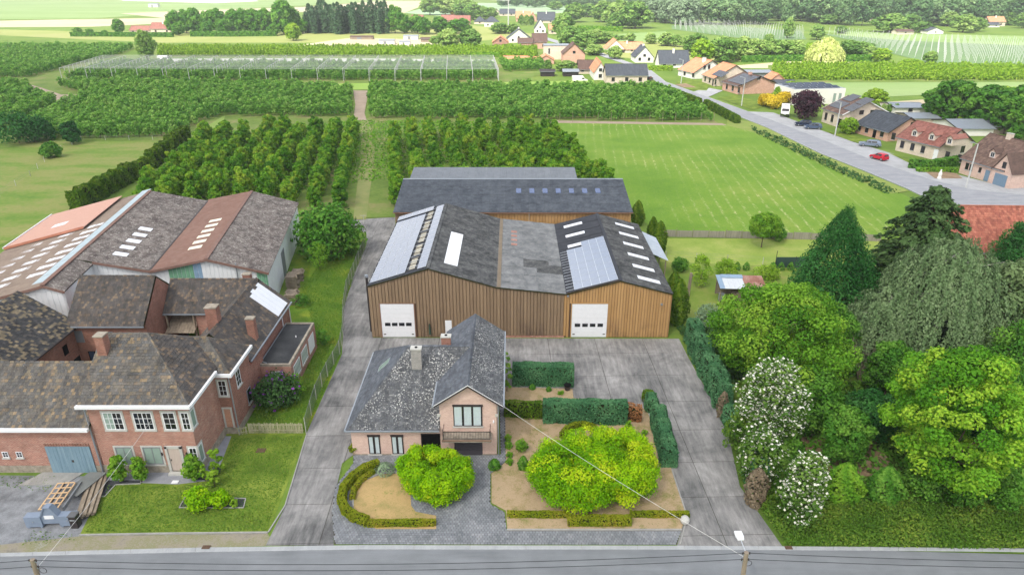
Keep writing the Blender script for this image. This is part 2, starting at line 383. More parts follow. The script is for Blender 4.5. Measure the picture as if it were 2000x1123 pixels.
# ------------------------------------------------------------------ foreground street
GUT_N = [(-900,1125),(-300,1098),(0,1087),(350,1079),(700,1073),(1300,1073),(1700,1075),(2000,1078),(2600,1086)]
GUT_F = [(-900,1117),(-300,1091),(0,1080),(350,1070),(700,1064.5),(1300,1065.5),(1700,1068),(2000,1071),(2600,1079)]
gn, gf = P(*GUT_N), P(*GUT_F)
sheet('road', [(x, y) for x, y in gn] + [(70, 27.4), (-60, 26.6)], .004, m_road)
near = MB(); near.face([(-90, 20, .006), (90, 20, .006), (70, 27.4, .006), (-60, 26.6, .006)]); near.build('near_verge', m_verge)['kind'] = 'structure'
g = tag(bpy.data.objects.new('gutter', None), kind='structure'); link(g)
sheet('gutter_bed', gn + gf[::-1], .006, m_kerb)
def along(poly, t):
    seg = t*(len(poly)-1); i = min(int(seg), len(poly)-2); return lerp(poly[i], poly[i+1], seg-i)
ns = 44
for i in range(ns):                                # cast gutter elements, each its own piece
    a, b = i/ns + .00012, (i+1)/ns - .00012
    q = [along(gn, a), along(gn, b), along(gf, b), along(gf, a)]
    mb = MB(); mb.prism(q, .0, .035 + rnd.uniform(-.003, .003)); mb.build('gutter_element', m_gutter, g)
# drains and inspection covers lying in the street
def lid(name, px, py, w, d, mat, label, z=.04):
    x, y, _ = G(px, py); t = thing(name, label, 'drain cover', (x, y, z))
    mb = MB(); mb.box(-w/2, w/2, -d/2, d/2, 0, .03); mb.build('frame', mat, t)
    for k in range(6): mb = MB(); u = -w/2 + w*(k+.5)/6; mb.box(u-.02, u+.02, -d*.4, d*.4, .03, .045); mb.build('bar', mat, t)
m_rust = M_noise('rusty_iron', [L(84,66,54), L(108,88,72)], 3, 20)
lid('street_drain', 403, 1069, .55, .32, m_rust, 'rusty iron street drain in the gutter before the farm lawn')
lid('street_drain', 1540, 1070, .5, .3, m_rust, 'rusty iron street drain at the foot of the right concrete drive')
lid('manhole_cover', 510, 880, .75, .55, m_rust, 'brown square manhole cover in the farm lawn', .02)

# lawns and beds
sheet('lawn', P((155,1046),(208,940),(345,946),(412,938),(432,900),(450,852),(600,846),(524,1041)), .02, m_lawn)
sheet('gravel_yard', P((-500,955),(0,928),(200,930),(208,940),(155,1046),(150,1058),(-500,1095)), .010, m_grav)
sheet('worn_verge', P((-600,1108),(0,1080),(-60,1070),(155,1047),(523,1042),(528,1050),(519,1066),(350,1070)), .014, m_verge)
sheet('gravel_path', P((198,940),(205,922),(385,915),(430,852),(452,852),(434,900),(414,938),(345,946)), .024, m_path)
sheet('slate_chip_bed', P((185,970),(212,938),(275,938),(275,945),(226,947),(205,970)), .028, m_gravd)
sheet('slate_chip_bed', P((350,992),(362,972),(480,974),(476,992)), .028, m_gravd)
sheet('slate_chip_bed', P((376,938),(420,938),(436,910),(430,908),(412,932),(376,932)), .030, m_gravd)
def edging(name, pts, label, w=.06, h=.09, z=.0, mat=None):
    o = MB(); q = P(*pts)
    for a, b in zip(q, q[1:]): o.bar((*a, z+h/2), (*b, z+h/2), w, h)
    o = o.build(name, mat or m_kerb); return tag(o, label, 'edging')
edging('bed_edging', [(185,970),(205,970),(226,947),(275,945),(275,938)], 'pale metal edging round the slate bed beside the plank pile')
edging('bed_edging', [(350,992),(362,972),(480,974),(476,992),(350,992)], 'pale metal edging round the shrub bed in the farm lawn')
edging('lawn_kerb', [(155,1046),(330,1043),(523,1041)], 'concrete kerb along the street side of the farm lawn', .1, .14)
edging('lawn_kerb', [(524,1040),(557,988),(600,846)], 'low concrete kerb between farm lawn and left drive', .08, .1)
edging('wall_coping', [(990,1036),(1332,1036)], 'low kerb between villa garden and cobbled footway', .1, .16)
edging('drive_kerb', [(1312,918),(1342,1010),(1328,1064)], 'low kerb beside the right drive and the dry villa garden', .1, .1)

# concrete yard and drives: cast slabs with open joints
m_joint = M_plain('joint_dirt', L(70,68,60), .95, .1)
YARD = P((519,1065),(557,990),(598,848),(668,692),(672,600),(690,540),(716,478),(716,458),(772,436),(772,470),(740,560),(728,660),(1310,662),(1326,662),(1345,700),(1395,790),(1425,860),(1445,950),(1528,1067),(1322,1067),(1338,1010),(1312,918),(1240,905),(1000,900),(990,870),(985,800),(700,880),(668,905),(650,985),(652,1065))
yo = tag(bpy.data.objects.new('concrete_yard', None), kind='structure'); link(yo)
o = MB(); o.face([(x, y, .008) for x, y in (YARD if area(YARD) > 0 else YARD[::-1])]); o.build('joint_bed', m_joint, yo)
rot = R(1.5); ca, sa = math.cos(rot), math.sin(rot)
yr = [(x*ca+y*sa, -x*sa+y*ca) for x, y in YARD]
ys = [34.0, 36.3, 40.2, 44.3, 48.6, 53.0, 57.6, 62.0, 66.6, 71.5, 77, 83, 89, 96, 105]
xs = [-24, -18.5, -12.5, -6.2, 0, 5.6, 10.7, 15.9, 21, 27]
for i in range(len(xs)-1):
    for j in range(len(ys)-1):
        q = clip(yr, xs[i]+.022, xs[i+1]-.022, ys[j]+.022, ys[j+1]-.022)
        if len(q) < 3 or abs(area(q)) < .05: continue
        if area(q) < 0: q = q[::-1]
        mb = MB(); mb.prism([(x*ca-y*sa, x*sa+y*ca) for x, y in q], .0, .030 + rnd.uniform(0, .004)); mb.build('slab', m_conc, yo)
# cobbled forecourt of the villa: every sett is real, joined because there are thousands
PAVE = P((653,1063),(648,1000),(655,950),(690,905),(690,888),(978,888),(976,800),(986,800),(990,900),(958,925),(958,985),(985,1000),(990,1037),(1330,1037),(1322,1064))
n = N('concrete_setts'); a = n.attr(); v = n.coord()
c = n.ramp(n.math('ADD', n.math('MULTIPLY', a, .22), n.math('MULTIPLY', n.noise(v, .5, 6, .65), .8)), [(.3, L(104,108,112)), (.55, L(128,132,136)), (.8, L(152,154,156))])
m_sett = n.surf(c, .85, .25, n.noise(v, 30, 2), .2, .01)
po = tag(bpy.data.objects.new('cobbled_forecourt', None), kind='structure'); link(po)
o = MB(); o.face([(x, y, .034) for x, y in (PAVE if area(PAVE) > 0 else PAVE[::-1])]); o.build('joint_sand', M_plain('joint_sand', L(78,76,70), .95, .1), po)
mb = MB(); cw, chh = .235, .21
pb = (min(p[0] for p in PAVE), max(p[0] for p in PAVE), min(p[1] for p in PAVE), max(p[1] for p in PAVE))
j = 0; y = pb[2]
while y < pb[3]:
    x = pb[0] - (.5*cw if j % 2 else 0)
    while x < pb[1]:
        if inside(x+cw/2, y+chh/2, PAVE):
            q = clip(PAVE, x+.012, x+cw-.012, y+.012, y+chh-.012)
            if len(q) > 2 and abs(area(q)) > .004:
                if area(q) < 0: q = q[::-1]
                z = .062 + rnd.uniform(-.004, .004); k = len(mb.v); nq = len(q); av = rnd.random()
                mb.v += [(px, py, z) for px, py in q] + [(px, py, .03) for px, py in q]
                mb.f.append(tuple(range(k, k+nq))); mb.a.append(av)
                for i in range(nq): mb.f.append((k+i, k+nq+i, k+nq+(i+1) % nq, k+(i+1) % nq)); mb.a.append(av)
        x += cw
    y += chh; j += 1
tag(mb.build('sett', m_sett, po), kind='stuff')
BED_R = P((986,757),(1118,760),(1120,778),(1235,792),(1262,800),(1312,918),(1341,1010),(1330,1035),(991,1034),(988,998),(960,983),(960,925),(988,903))
sheet('garden_bed', BED_R, .07, m_bed)
ISLE = P((688,985),(690,962),(712,940),(745,927),(800,924),(803,988),(812,1000),(852,1008),(852,1034),(735,1034),(708,1018),(694,1000))
sheet('garden_island', ISLE, .072, m_dry)
edging('island_kerb', [(690,990),(689,962),(712,938),(745,924),(800,922)], 'curved concrete kerb round the round dry lawn of the villa', .09, .12, .0)
# ------------------------------------------------------------------ leaves, crowns, trees, hedges
def unit(a): return a / np.maximum(np.linalg.norm(a, axis=1, keepdims=True), 1e-9)
def leaves(C, Nn, size, rs, elong=1.35, tdir=None):
    """one diamond-shaped leaf (or leaf spray) per row of C, facing Nn"""
    n = len(C); Nn = unit(Nn); T = rs.normal(size=(n, 3)) if tdir is None else tdir + .35*rs.normal(size=(n, 3))
    T = unit(T - Nn*np.sum(T*Nn, axis=1, keepdims=True)); B = np.cross(Nn, T)
    s = (size*(.65 + .7*rs.random(n)))[:, None]*.5
    fold = Nn*s*.28
    V = np.stack([C - T*s*elong, C + B*s + fold, C + T*s*elong, C - B*s + fold], 1).reshape(-1, 3)
    return V, np.arange(4*n).reshape(n, 4)
def sphere_dirs(n, rs, up=0.0):
    d = unit(rs.normal(size=(n, 3))); d[:, 2] += up; return unit(d)
def crown_np(rs, clumps, per, size, up=.25, jit=.55, cv=.5, fillr=.25, nup=.25):
    """clumps: rows of x,y,z,r. Leaves on the upper and outer skin of each clump"""
    Cs, Ns, As = [], [], []
    tot = np.sum(clumps[:, 3]**2)
    for k in range(len(clumps)):
        x, y, z, r = clumps[k]; n = max(6, int(per*len(clumps)*r*r/tot))
        d = sphere_dirs(n, rs, up); rad = r*(1 - fillr*rs.random(n)**.7)[:, None]*(1+.12*rs.normal(size=(n, 1)))
        Cs.append(np.array([x, y, z]) + d*rad*np.array([1, 1, .82])); Ns.append(d + jit*rs.normal(size=(n, 3)) + np.array([0, 0, nup]))
        As.append(np.clip(.5 + cv*(rs.random()-.5) + .32*(rs.random(n)-.5), .01, .99))
    return np.concatenate(Cs), np.concatenate(Ns), np.concatenate(As)
def blob_clumps(rs, Rx, Rz, zc, n, cr, flat=.0, shell=.35, power=2.0, low=-.75):
    """clump centres through an uneven ellipsoid"""
    out = []
    ph = rs.random(6)*6.28
    for i in range(n):
        zz = low + (1-low)*(i+.5)/n; th = i*2.39996 + rs.random()*.5
        rr = max(0, 1-abs(zz)**power)**(1/power); q = (1 - shell*rs.random()**1.5)
        wob = 1 + .16*math.sin(2*th+ph[0]) + .10*math.sin(3*th+ph[1]) + .10*math.sin(3*zz+ph[2])
        out.append((Rx*rr*q*wob*math.cos(th), Rx*rr*q*wob*math.sin(th), zc + Rz*zz*(.85+.15*q) + .12*Rz*rs.normal()*.5, cr*(.7+.6*rs.random())))
    return np.array(out)
def trunk_mesh(name, h, r, clumps=None, limbs=7, lean=(0, 0), seed=1, zfork=.45):
    q = random.Random(seed); mb = MB(); p = (0, 0, -.1); nseg = 5; pts = [p]
    for i in range(1, nseg+1):
        pts.append((lean[0]*i/nseg + q.uniform(-.04, .04)*r*4, lean[1]*i/nseg + q.uniform(-.04, .04)*r*4, h*i/nseg))
    for i in range(nseg): mb.tube(pts[i], pts[i+1], r*(1-.13*i)*(1.35 if i == 0 else 1), r*(1-.13*(i+1)), 7, .5, False)
    if clumps is not None and len(clumps):
        for k in range(limbs):
            c = clumps[q.randrange(len(clumps))]; b = lerp(pts[2], pts[-1], q.random()) if zfork < .6 else pts[-1]
            e = (c[0]*.9, c[1]*.9, c[2]); mid = lerp(b, e, .5); mid = (mid[0], mid[1], mid[2] - .06*h)
            mb.tube(b, mid, r*.42, r*.25, 5, .5, False); mb.tube(mid, e, r*.25, r*.06, 5, .5, False)
    return mb.mesh(name, True)
m_bark = M_noise('bark', [L(82,70,58), L(112,98,84)], 3, 18, stretch=(1,1,.25))
m_birchbark = M_noise('birch_bark', [L(150,144,134), L(206,202,194)], 2, 9, stretch=(1,1,2))
m_pinebark = M_noise('pine_bark', [L(132,88,62), L(164,112,80)], 3, 18, stretch=(1,1,.3))
def LM(name, *c, **k): return M_leaf(name, [L(*x) for x in c], **k)
lf = dict(
  maple=LM('maple_leaf', (64,118,26), (94,152,36), (126,178,48), (164,196,60), transl=.3),
  globe=LM('globe_maple_leaf', (88,144,10), (124,178,12), (156,198,18), (196,206,40), transl=.3),
  walnut=LM('walnut_leaf', (68,118,28), (98,150,40), (128,172,52), (154,186,66), transl=.3),
  dark=LM('dark_maple_leaf', (28,72,30), (44,98,42), (62,118,54), (84,136,68), transl=.3),
  mid=LM('broad_leaf', (52,102,32), (76,130,42), (102,152,54), (130,170,70), transl=.3),
  cherry=LM('cherry_leaf', (66,118,30), (94,148,38), (126,170,48), (162,184,60), obj=.5, transl=.3),
  apple=LM('apple_leaf', (72,124,44), (98,152,56), (126,174,72), (158,192,100), obj=.45, transl=.3),
  birch=LM('birch_leaf', (82,112,70), (106,134,88), (128,152,106), (150,168,124), transl=.3),
  spruce=LM('spruce_needle', (46,72,40), (62,90,50), (80,108,60), (96,122,72), transl=.15),
  pine=LM('pine_needle', (78,104,62), (98,122,76), (118,140,92), (136,154,108), transl=.15),
  thuja=LM('thuja_spray', (52,88,18), (76,112,24), (102,132,32), (128,148,46), transl=.3),
  cypress=LM('cypress_spray', (52,98,66), (70,120,80), (92,142,96), (120,162,114), transl=.3),
  box=LM('box_leaf', (82,106,18), (114,134,24), (146,154,38), (172,146,66), transl=.3),
  dogwood=LM('dogwood_leaf', (56,92,32), (78,116,42), (104,138,56), (126,154,70)),
  flower=LM('white_bract', (226,226,204), (236,236,218), (242,242,230), (246,246,238)),
  purple=LM('purple_flower', (92,36,120), (120,52,150), (140,70,168), (150,84,176)),
  rhodo=LM('rhododendron_leaf', (40,72,36), (56,92,46), (74,110,58), (92,126,70)),
  poplar=LM('poplar_leaf', (54,84,58), (68,100,68), (84,116,80), (102,132,92)),
  copper=LM('copper_beech_leaf', (52,34,44), (68,44,54), (84,56,66), (100,70,78)),
  gold=LM('golden_leaf', (196,170,30), (214,188,44), (228,204,64), (238,216,88)),
  willow=LM('willow_leaf', (168,186,96), (190,204,116), (206,216,138), (220,226,160)),
  village=LM('village_tree_leaf', (88,128,58), (116,156,74), (146,178,92), (176,198,118), obj=.6, transl=.3),
  wood=LM('woodland_leaf', (76,114,70), (100,138,88), (126,160,106), (154,182,126), obj=.5, transl=.3),
  silver=LM('silver_willow_leaf', (112,142,104), (134,160,124), (156,178,144), (176,194,164)),
  young=LM('young_foliage', (92,138,30), (122,164,40), (150,184,58), (176,200,80)),
  nettle=LM('verge_plant', (54,92,28), (74,114,36), (98,134,46), (138,156,62), obj=.0),
  redleaf=LM('brown_dead_spray', (126,84,50), (150,104,66), (170,122,82), (186,140,98)),
)
def mk_broad(seed, Rx, H, n_cl, per, size, base=None, cr=None, trunk_r=.2, shell=.35, jit=.55, low=-.75, cv=.5, power=2.0, lean=(0,0), nup=.25):
    """crown and trunk meshes of a broadleaf tree: Rx crown radius, H total height, base height of the crown's underside"""
    rs = np.random.RandomState(seed); base = H*.22 if base is None else base
    Rz = (H-base)/2*1.02; zc = base + Rz*.98; cr = cr or .36*Rx
    cl = blob_clumps(rs, Rx-cr*.55, Rz-cr*.35, zc, n_cl, cr, shell=shell, low=low, power=power)
    cl[:, 0] += lean[0]; cl[:, 1] += lean[1]
    C, Nn, A = crown_np(rs, cl, per, size, jit=jit, cv=cv, nup=nup)
    V, Q = leaves(C, Nn, size, rs)
    return mesh_np('crown', V, Q, A), trunk_mesh('trunk', max(base + .3*Rz, H*.3), trunk_r, cl, seed=seed, lean=(lean[0]*.7, lean[1]*.7))
def plant(name, label, cat, loc, meshes, leafm, barkm=None, rz=0, sc=1.0, group=None):
    t = thing(name, label, cat, loc, rz, group)
    t.scale = sc if isinstance(sc, tuple) else (sc, sc, sc)
    if meshes[1]: put('trunk', meshes[1], barkm or m_bark, t)
    put('crown', meshes[0], leafm, t); return t
def dup(meshes, leafm, barkm=None):
    """prototype used by several things: bind the materials once"""
    if meshes[1]: meshes[1].materials.append(barkm or m_bark)
    meshes[0].materials.append(leafm); return meshes
def size_px(px, pyb, width, pyt):
    """ground point, crown radius and height of a plant from its outline in the survey photo"""
    _, y, _ = G(px, pyb); h = zat(pyt, y); return ((px-1000)*mpp(y, h*.5), y, 0), width*mpp(y, h/2)/2, h

def mk_weeping(seed, Rx, H, strands, per, size):
    rs = np.random.RandomState(seed); C, Nn, A, T = [], [], [], []
    for k in range(strands):
        th = rs.random()*6.283; q = math.sqrt(rs.random()); r = Rx*q; top = H*(1-.55*q**2.2)*(.82+.22*rs.random()); ln = (1.2+2.2*rs.random())*H/10*(.6+.8*q)
        n = per; s = np.linspace(0, 1, n) + rs.random(n)*.08
        sw = .35*rs.normal(size=2); rr = r + .5*np.sin(np.minimum(s*2.4, 1.57))*.9
        z = np.maximum(top - ln*s**1.25, .3)
        C.append(np.stack([rr*math.cos(th)+sw[0]*s+.10*rs.normal(size=n), rr*math.sin(th)+sw[1]*s+.10*rs.normal(size=n), z], 1))
        d = np.array([math.cos(th), math.sin(th), .45]); Nn.append(np.tile(d, (n, 1)) + .5*rs.normal(size=(n, 3)))
        T.append(np.tile(np.array([0, 0, -1.0]), (n, 1))); A.append(np.clip(.5+.45*(rs.random()-.5)+.25*(rs.random(n)-.5), .01, .99))
    C, Nn, T, A = map(np.concatenate, (C, Nn, T, A)); V, Q = leaves(C, Nn, size, rs, 1.7, T)
    cl = np.array([(Rx*.7*math.cos(t), Rx*.7*math.sin(t), H*(.55+.3*rs.random()), .5) for t in np.linspace(0, 6.2, 14)])
    return mesh_np('crown', V, Q, A), trunk_mesh('trunk', H*.9, .24, cl, limbs=16, seed=seed)
def mk_conifer(seed, Rx, H, tiers, arms, per, size, droop=.25, base=.06, taper=.8):
    rs = np.random.RandomState(seed); C, Nn, T, A = [], [], [], []; cl = []
    for i in range(tiers):
        u = (i+.5)/tiers; z = H*(base + (1-base)*u); rad = Rx*(1-u)**taper + .12*Rx*(1-u)
        for k in range(max(4, int(arms*(1-.6*u)))):
            th = rs.random()*6.283; r = rad*(.65+.5*rs.random()); n = max(5, int(per*(.35+r/Rx)))
            s = np.sqrt(rs.random(n)); d = np.array([math.cos(th), math.sin(th)]); side = np.array([-d[1], d[0]])
            w = (.26*r*(1-s)+.08)*rs.normal(size=n)
            P3 = np.stack([d[0]*r*s + side[0]*w, d[1]*r*s + side[1]*w, z - droop*r*s**1.3 + .10*rs.normal(size=n) - .25*np.abs(w)], 1)
            C.append(P3); Nn.append(np.stack([d[0]*.5+0*s, d[1]*.5+0*s, 1+0*s], 1) + .45*rs.normal(size=(n, 3)))
            T.append(np.tile(np.array([d[0], d[1], -.3]), (n, 1))); A.append(np.clip(.5+.5*(rs.random()-.5)+.2*(rs.random(n)-.5), .01, .99))
            if k < 2: cl.append((d[0]*r*.8, d[1]*r*.8, z-droop*r*.6, .3))
    C, Nn, T, A = map(np.concatenate, (C, Nn, T, A)); V, Q = leaves(C, Nn, size, rs, 1.6, T)
    return mesh_np('crown', V, Q, A), trunk_mesh('trunk', H*.96, max(.1, H*.014), np.array(cl), limbs=tiers, seed=seed)
def mk_column(seed, Rx, H, n, size, top=.35, jit=.5, bot=.7):
    """dense upright foliage: thuja, poplar, clipped bush"""
    rs = np.random.RandomState(seed); u = rs.random(n); th = rs.random(n)*6.283
    ph = rs.random(4)*6.28
    prof = np.minimum(1, (1-u)/top)**.6*(bot+(1-bot)*np.minimum(1, u/.3)); wob = 1+.10*np.sin(3*th+ph[0]+4*u)+.08*np.sin(5*th+9*u+ph[1])
    r = Rx*prof*wob*(1-.22*rs.random(n)**1.6)
    C = np.stack([r*np.cos(th), r*np.sin(th), H*(.02+.98*u)], 1)
    Nn = np.stack([np.cos(th), np.sin(th), .35+.8*(u > 1-top*.6)], 1) + jit*rs.normal(size=(n, 3))
    A = np.clip(.5+.22*np.sin(4*th+6*u+ph[2])+.4*(rs.random(n)-.5), .01, .99)
    V, Q = leaves(C, Nn, size, rs, 1.4); return mesh_np('crown', V, Q, A), trunk_mesh('trunk', H*.6, max(.05, Rx*.12), None, seed=seed)

def hedge(name, label, pts, w, h, leafm, size=.12, dens=150, top_round=.25, seed=1, group=None, wob=.08, hvar=.0, cat='hedge', brown=None, z0=0.0):
    """clipped hedge along a plan polyline: foliage skin over a solid core added to block light"""
    rs = np.random.RandomState(seed); q = random.Random(seed); t = thing(name, label, cat, (*pts[0], z0), 0, group); ox, oy = pts[0]
    C, Nn, A = [], [], []; core = MB(); BC, BN = [], []
    for (ax, ay), (bx, by) in zip(pts, pts[1:]):
        ln = math.hypot(bx-ax, by-ay); d = np.array([(bx-ax)/ln, (by-ay)/ln]); sd = np.array([-d[1], d[0]])
        n = int(dens*(ln*(2*h+w) + 2*w*h)); per = 2*h+w; s = rs.random(n)*(ln+.2)-.1; u = rs.random(n)*per
        off = np.where(u < h, -w/2, np.where(u < h+w, u-h-w/2, w/2)); zz = np.where(u < h, u, np.where(u < h+w, h, per-u))
        nx = np.where(u < h, -1.0, np.where(u < h+w, 0, 1.0)); nz = np.where((u >= h) & (u < h+w), 1.0, .15)
        hl = 1 + hvar*np.sin(s*1.3+seed) + hvar*.6*np.sin(s*2.9+2*seed)
        # rounded shoulders
        e = np.clip((zz/h-(1-top_round))/max(top_round, .01), 0, 1); off = off*(1-.28*e**2); zz = zz*hl - .12*h*np.clip(np.abs(off)/(w/2)-.55, 0, 1)*(nz > .5)
        off = off + wob*np.sin(s*2.1+zz*1.7+seed)*np.sign(off) ; inn = 1-.16*rs.random(n)**1.5; off = off*inn
        endm = rs.random(n) < (w*h*2)/(ln*per+w*h*2+.01)
        s = np.where(endm, np.where(rs.random(n) < .5, -.12, ln+.12), s); off = np.where(endm, (rs.random(n)-.5)*w*.92, off); zz = np.where(endm, rs.random(n)*h*hl*.97, zz)
        ex = np.where(endm, np.where(s < 0, -1.0, 1.0), 0.0); nx = np.where(endm, 0, nx)
        X = ax-ox + d[0]*s + sd[0]*off; Y = ay-oy + d[1]*s + sd[1]*off
        C.append(np.stack([X, Y, np.maximum(zz, .03)], 1)); Nn.append(np.stack([sd[0]*nx+d[0]*ex, sd[1]*nx+d[1]*ex, nz], 1) + .45*rs.normal(size=(n, 3)))
        A.append(np.clip(.5+.2*np.sin(s*1.7+seed)*np.cos(zz*2)+.5*(rs.random(n)-.5), .01, .99))
        hw = w*.36; p = [(ax-ox-sd[0]*hw, ay-oy-sd[1]*hw), (bx-ox-sd[0]*hw, by-oy-sd[1]*hw), (bx-ox+sd[0]*hw, by-oy+sd[1]*hw), (ax-ox+sd[0]*hw, ay-oy+sd[1]*hw)]
        core.prism(p, 0, h*(.86-hvar))
    C, Nn, A = map(np.concatenate, (C, Nn, A)); V, Q = leaves(C, Nn, size, rs)
    put('foliage', mesh_np('foliage', V, Q, A), leafm, t)
    core.build('light_block_core', m_core, t); return t  # solid dark box, added to block light through the foliage
m_core = M_plain('hedge_core', L(48,52,28), .95, .1)
def bush(name, label, px, pyb, width, pyt, leafm, seed, n=900, size=.12, group=None, kind='clump', cat='shrub', flower=None):
    loc, r, h = size_px(px, pyb, width, pyt); h = max(h, .35); size = max(size, .085*r)
    if kind == 'ball': me = mk_column(seed, r, h, n, size, .6, .5, .75)
    else: me = mk_broad(seed, r, h, max(8, int(n/70)), n/max(8, int(n/70)), size, base=.02, cr=.42*r, trunk_r=.04)
    t = plant(name, label, cat, loc, me, leafm, rz=seed*1.7, group=group)
    if flower:
        rs = np.random.RandomState(seed+5); k = flower[1]; co = np.empty(len(me[0].vertices)*3, dtype=np.float32); me[0].vertices.foreach_get('co', co)
        co = co.reshape(-1, 4, 3).mean(1); co = co[rs.permutation(len(co))]
        sel = co[(co[:, 2] > h*flower[3])][:k] + np.array([0, 0, size*.5]); V, Q = leaves(sel, np.tile(np.array([0, 0, 1.0]), (len(sel), 1)) + .5*rs.normal(size=(len(sel), 3)), flower[2], rs, 1.0)
        put('blossom', mesh_np('blossom', V, Q, rs.random(len(Q))), flower[0], t)
    return t

def scatter(name, pts, protos, smin, smax, seed=1, kind='stuff'):
    """one object that repeats plant meshes on its own points"""
    me = bpy.data.meshes.new(name); me.from_pydata(pts, [], []); o = put(name, me, None); o['kind'] = kind
    gt = bpy.data.node_groups.new(name, 'GeometryNodeTree'); gt.interface.new_socket('Geometry', in_out='INPUT', socket_type='NodeSocketGeometry'); gt.interface.new_socket('Geometry', in_out='OUTPUT', socket_type='NodeSocketGeometry')
    nn = gt.nodes.new; gi = nn('NodeGroupInput'); go = nn('NodeGroupOutput'); ip = nn('GeometryNodeInstanceOnPoints'); jn = nn('GeometryNodeJoinGeometry')
    for p in protos:
        oi = nn('GeometryNodeObjectInfo'); oi.inputs['Object'].default_value = p; oi.inputs['As Instance'].default_value = True; oi.transform_space = 'ORIGINAL'
        gt.links.new(oi.outputs['Geometry'], jn.inputs[0])
    gt.links.new(gi.outputs[0], ip.inputs['Points']); gt.links.new(jn.outputs[0], ip.inputs['Instance']); ip.inputs['Pick Instance'].default_value = True
    def rv(ty, a, b, sd):
        x = nn('FunctionNodeRandomValue'); x.data_type = ty
        ins = {i.identifier: i for i in x.inputs}
        sfx = {'FLOAT': '_001', 'INT': '_002', 'FLOAT_VECTOR': ''}[ty]
        ins['Min'+sfx].default_value = a; ins['Max'+sfx].default_value = b; ins['Seed'].default_value = sd
        return {i.identifier: i for i in x.outputs}['Value'+sfx]
    gt.links.new(rv('INT', 0, len(protos)-1, seed), ip.inputs['Instance Index'])
    gt.links.new(rv('FLOAT_VECTOR', (-.06, -.06, 0), (.06, .06, 6.28), seed+1), ip.inputs['Rotation'])
    gt.links.new(rv('FLOAT', smin, smax, seed+2), ip.inputs['Scale'])
    gt.links.new(ip.outputs[0], go.inputs[0])
    md = o.modifiers.new('plants', 'NODES'); md.node_group = gt; return o
# ------------------------------------------------------------------ building materials
from mathutils import Matrix, Vector
m_brick = M_brick('red_brick', L(166,106,90), L(142,84,70), L(196,178,162), dirt=L(206,190,176))
m_brickd = M_brick('old_red_brick', L(150,92,76), L(122,72,60), L(176,154,138), dirt=L(104,74,62))
m_pink = M_brick('pink_brick', L(206,172,156), L(190,152,138), L(222,208,196), patch=.12)
m_cream = M_brick('cream_brick', L(212,196,178), L(196,176,156), L(224,216,204), patch=.15)
m_pinkb = M_brick('salmon_brick', L(200,150,128), L(182,130,110), L(214,190,174), patch=.15)
m_stone = M_noise('rubble_plinth', [L(112,104,92), L(150,142,128), L(178,170,156)], 2.5, 7, bstr=.6, bdist=.06)
m_white = M_plain('white_paint', L(226,228,230), .5, .4, var=.05)
m_render = M_plain('white_render', L(228,226,220), .8, .2, var=.06, scale=.6)
m_lime = M_noise('limestone', [L(170,170,164), L(194,194,188)], 2, 12)
m_zinc = M_plain('zinc', L(156,164,172), .45, .5, .5, var=.15)
m_dark = M_plain('dark_paint', L(52,46,46), .5, .4)
m_black = M_plain('black_and_inner_shade', L(16,16,18), .8, .1)  # plain black; on recesses and openings it paints in the dark inside
m_blue = M_noise('weathered_blue_boards', [L(96,122,136), L(118,144,158), L(136,158,168)], 1.2, 9, stretch=(5,5,.4))
m_timber = M_noise('weathered_timber', [L(110,100,88), L(140,128,112), L(166,154,136)], 1.5, 10, stretch=(2,2,.4))
m_fresh = M_noise('fresh_timber', [L(196,164,124), L(214,184,146)], 2, 10)
m_grey = M_plain('grey_paint', L(126,130,134), .55, .4)
m_steelblue = M_plain('blue_grey_steel', L(126,140,158), .45, .5)
n = N('window_glass'); m_glass = n.surf(L(28,32,36), .06, .7)
n = N('pale_blind_glass'); m_blindg = n.surf(L(140,160,150), .15, .6)
n = N('clear_glass'); a = n.n('ShaderNodeBsdfTransparent'); b = n.n('ShaderNodeBsdfGlossy'); b.inputs['Roughness'].default_value = .03
x = n.n('ShaderNodeMixShader'); x.inputs[0].default_value = .10
n.l(a.outputs[0], x.inputs[1]); n.l(b.outputs[0], x.inputs[2]); n.l(x.outputs[0], n.out.inputs[0]); m_clear = n.m
m_curtain = M_plain('pale_blue_curtain', L(206,220,222), .9, .1, var=.08)
PAL_OLD = [L(104,103,100), L(112,109,104), L(96,96,95), L(116,112,105), L(106,105,103), L(124,116,104), L(100,99,97), L(132,122,104), L(108,105,100), L(150,132,106), L(114,110,104), L(128,115,99), L(104,101,97), L(116,110,100), L(106,103,98), L(112,107,100), L(100,98,95)]
m_tile = M_tiles('old_clay_tiles', PAL_OLD, (L(168,164,150), 7, .66))
m_tileb = M_tiles('old_brown_tiles', [L(90,87,84), L(98,92,87), L(84,82,81), L(106,97,89), L(92,88,85), L(118,104,90), L(88,86,84), L(96,91,87), L(92,88,84), L(100,95,90), L(130,114,97)], (L(150,146,134), 7, .68))
m_tilec = M_tiles('checkered_tiles', [L(66,67,69), L(76,77,78), L(138,126,102), L(62,62,64), L(150,136,110), L(92,89,84), L(72,73,74), L(126,116,98), L(84,83,82)], (L(150,146,134), 7, .7))
m_slate = M_tiles('fibre_slates', [L(92,95,98), L(100,103,106), L(86,89,93), L(106,108,110)], (L(206,206,200), 8.0, .56), dark=.7)
m_slater = M_tiles('clean_fibre_slates', [L(100,106,114), L(92,98,106), L(108,113,120), L(96,101,109)], (L(186,188,188), 3.0, .70), dark=.75)
m_redtile = M_tiles('red_roof_tiles', [L(176,108,88), L(160,96,80), L(186,120,98), L(168,102,84)], None, dark=.8)
m_browntile = M_tiles('brown_roof_tiles', [L(112,90,80), L(120,98,88), L(104,84,76), L(128,106,94)], None, dark=.8)
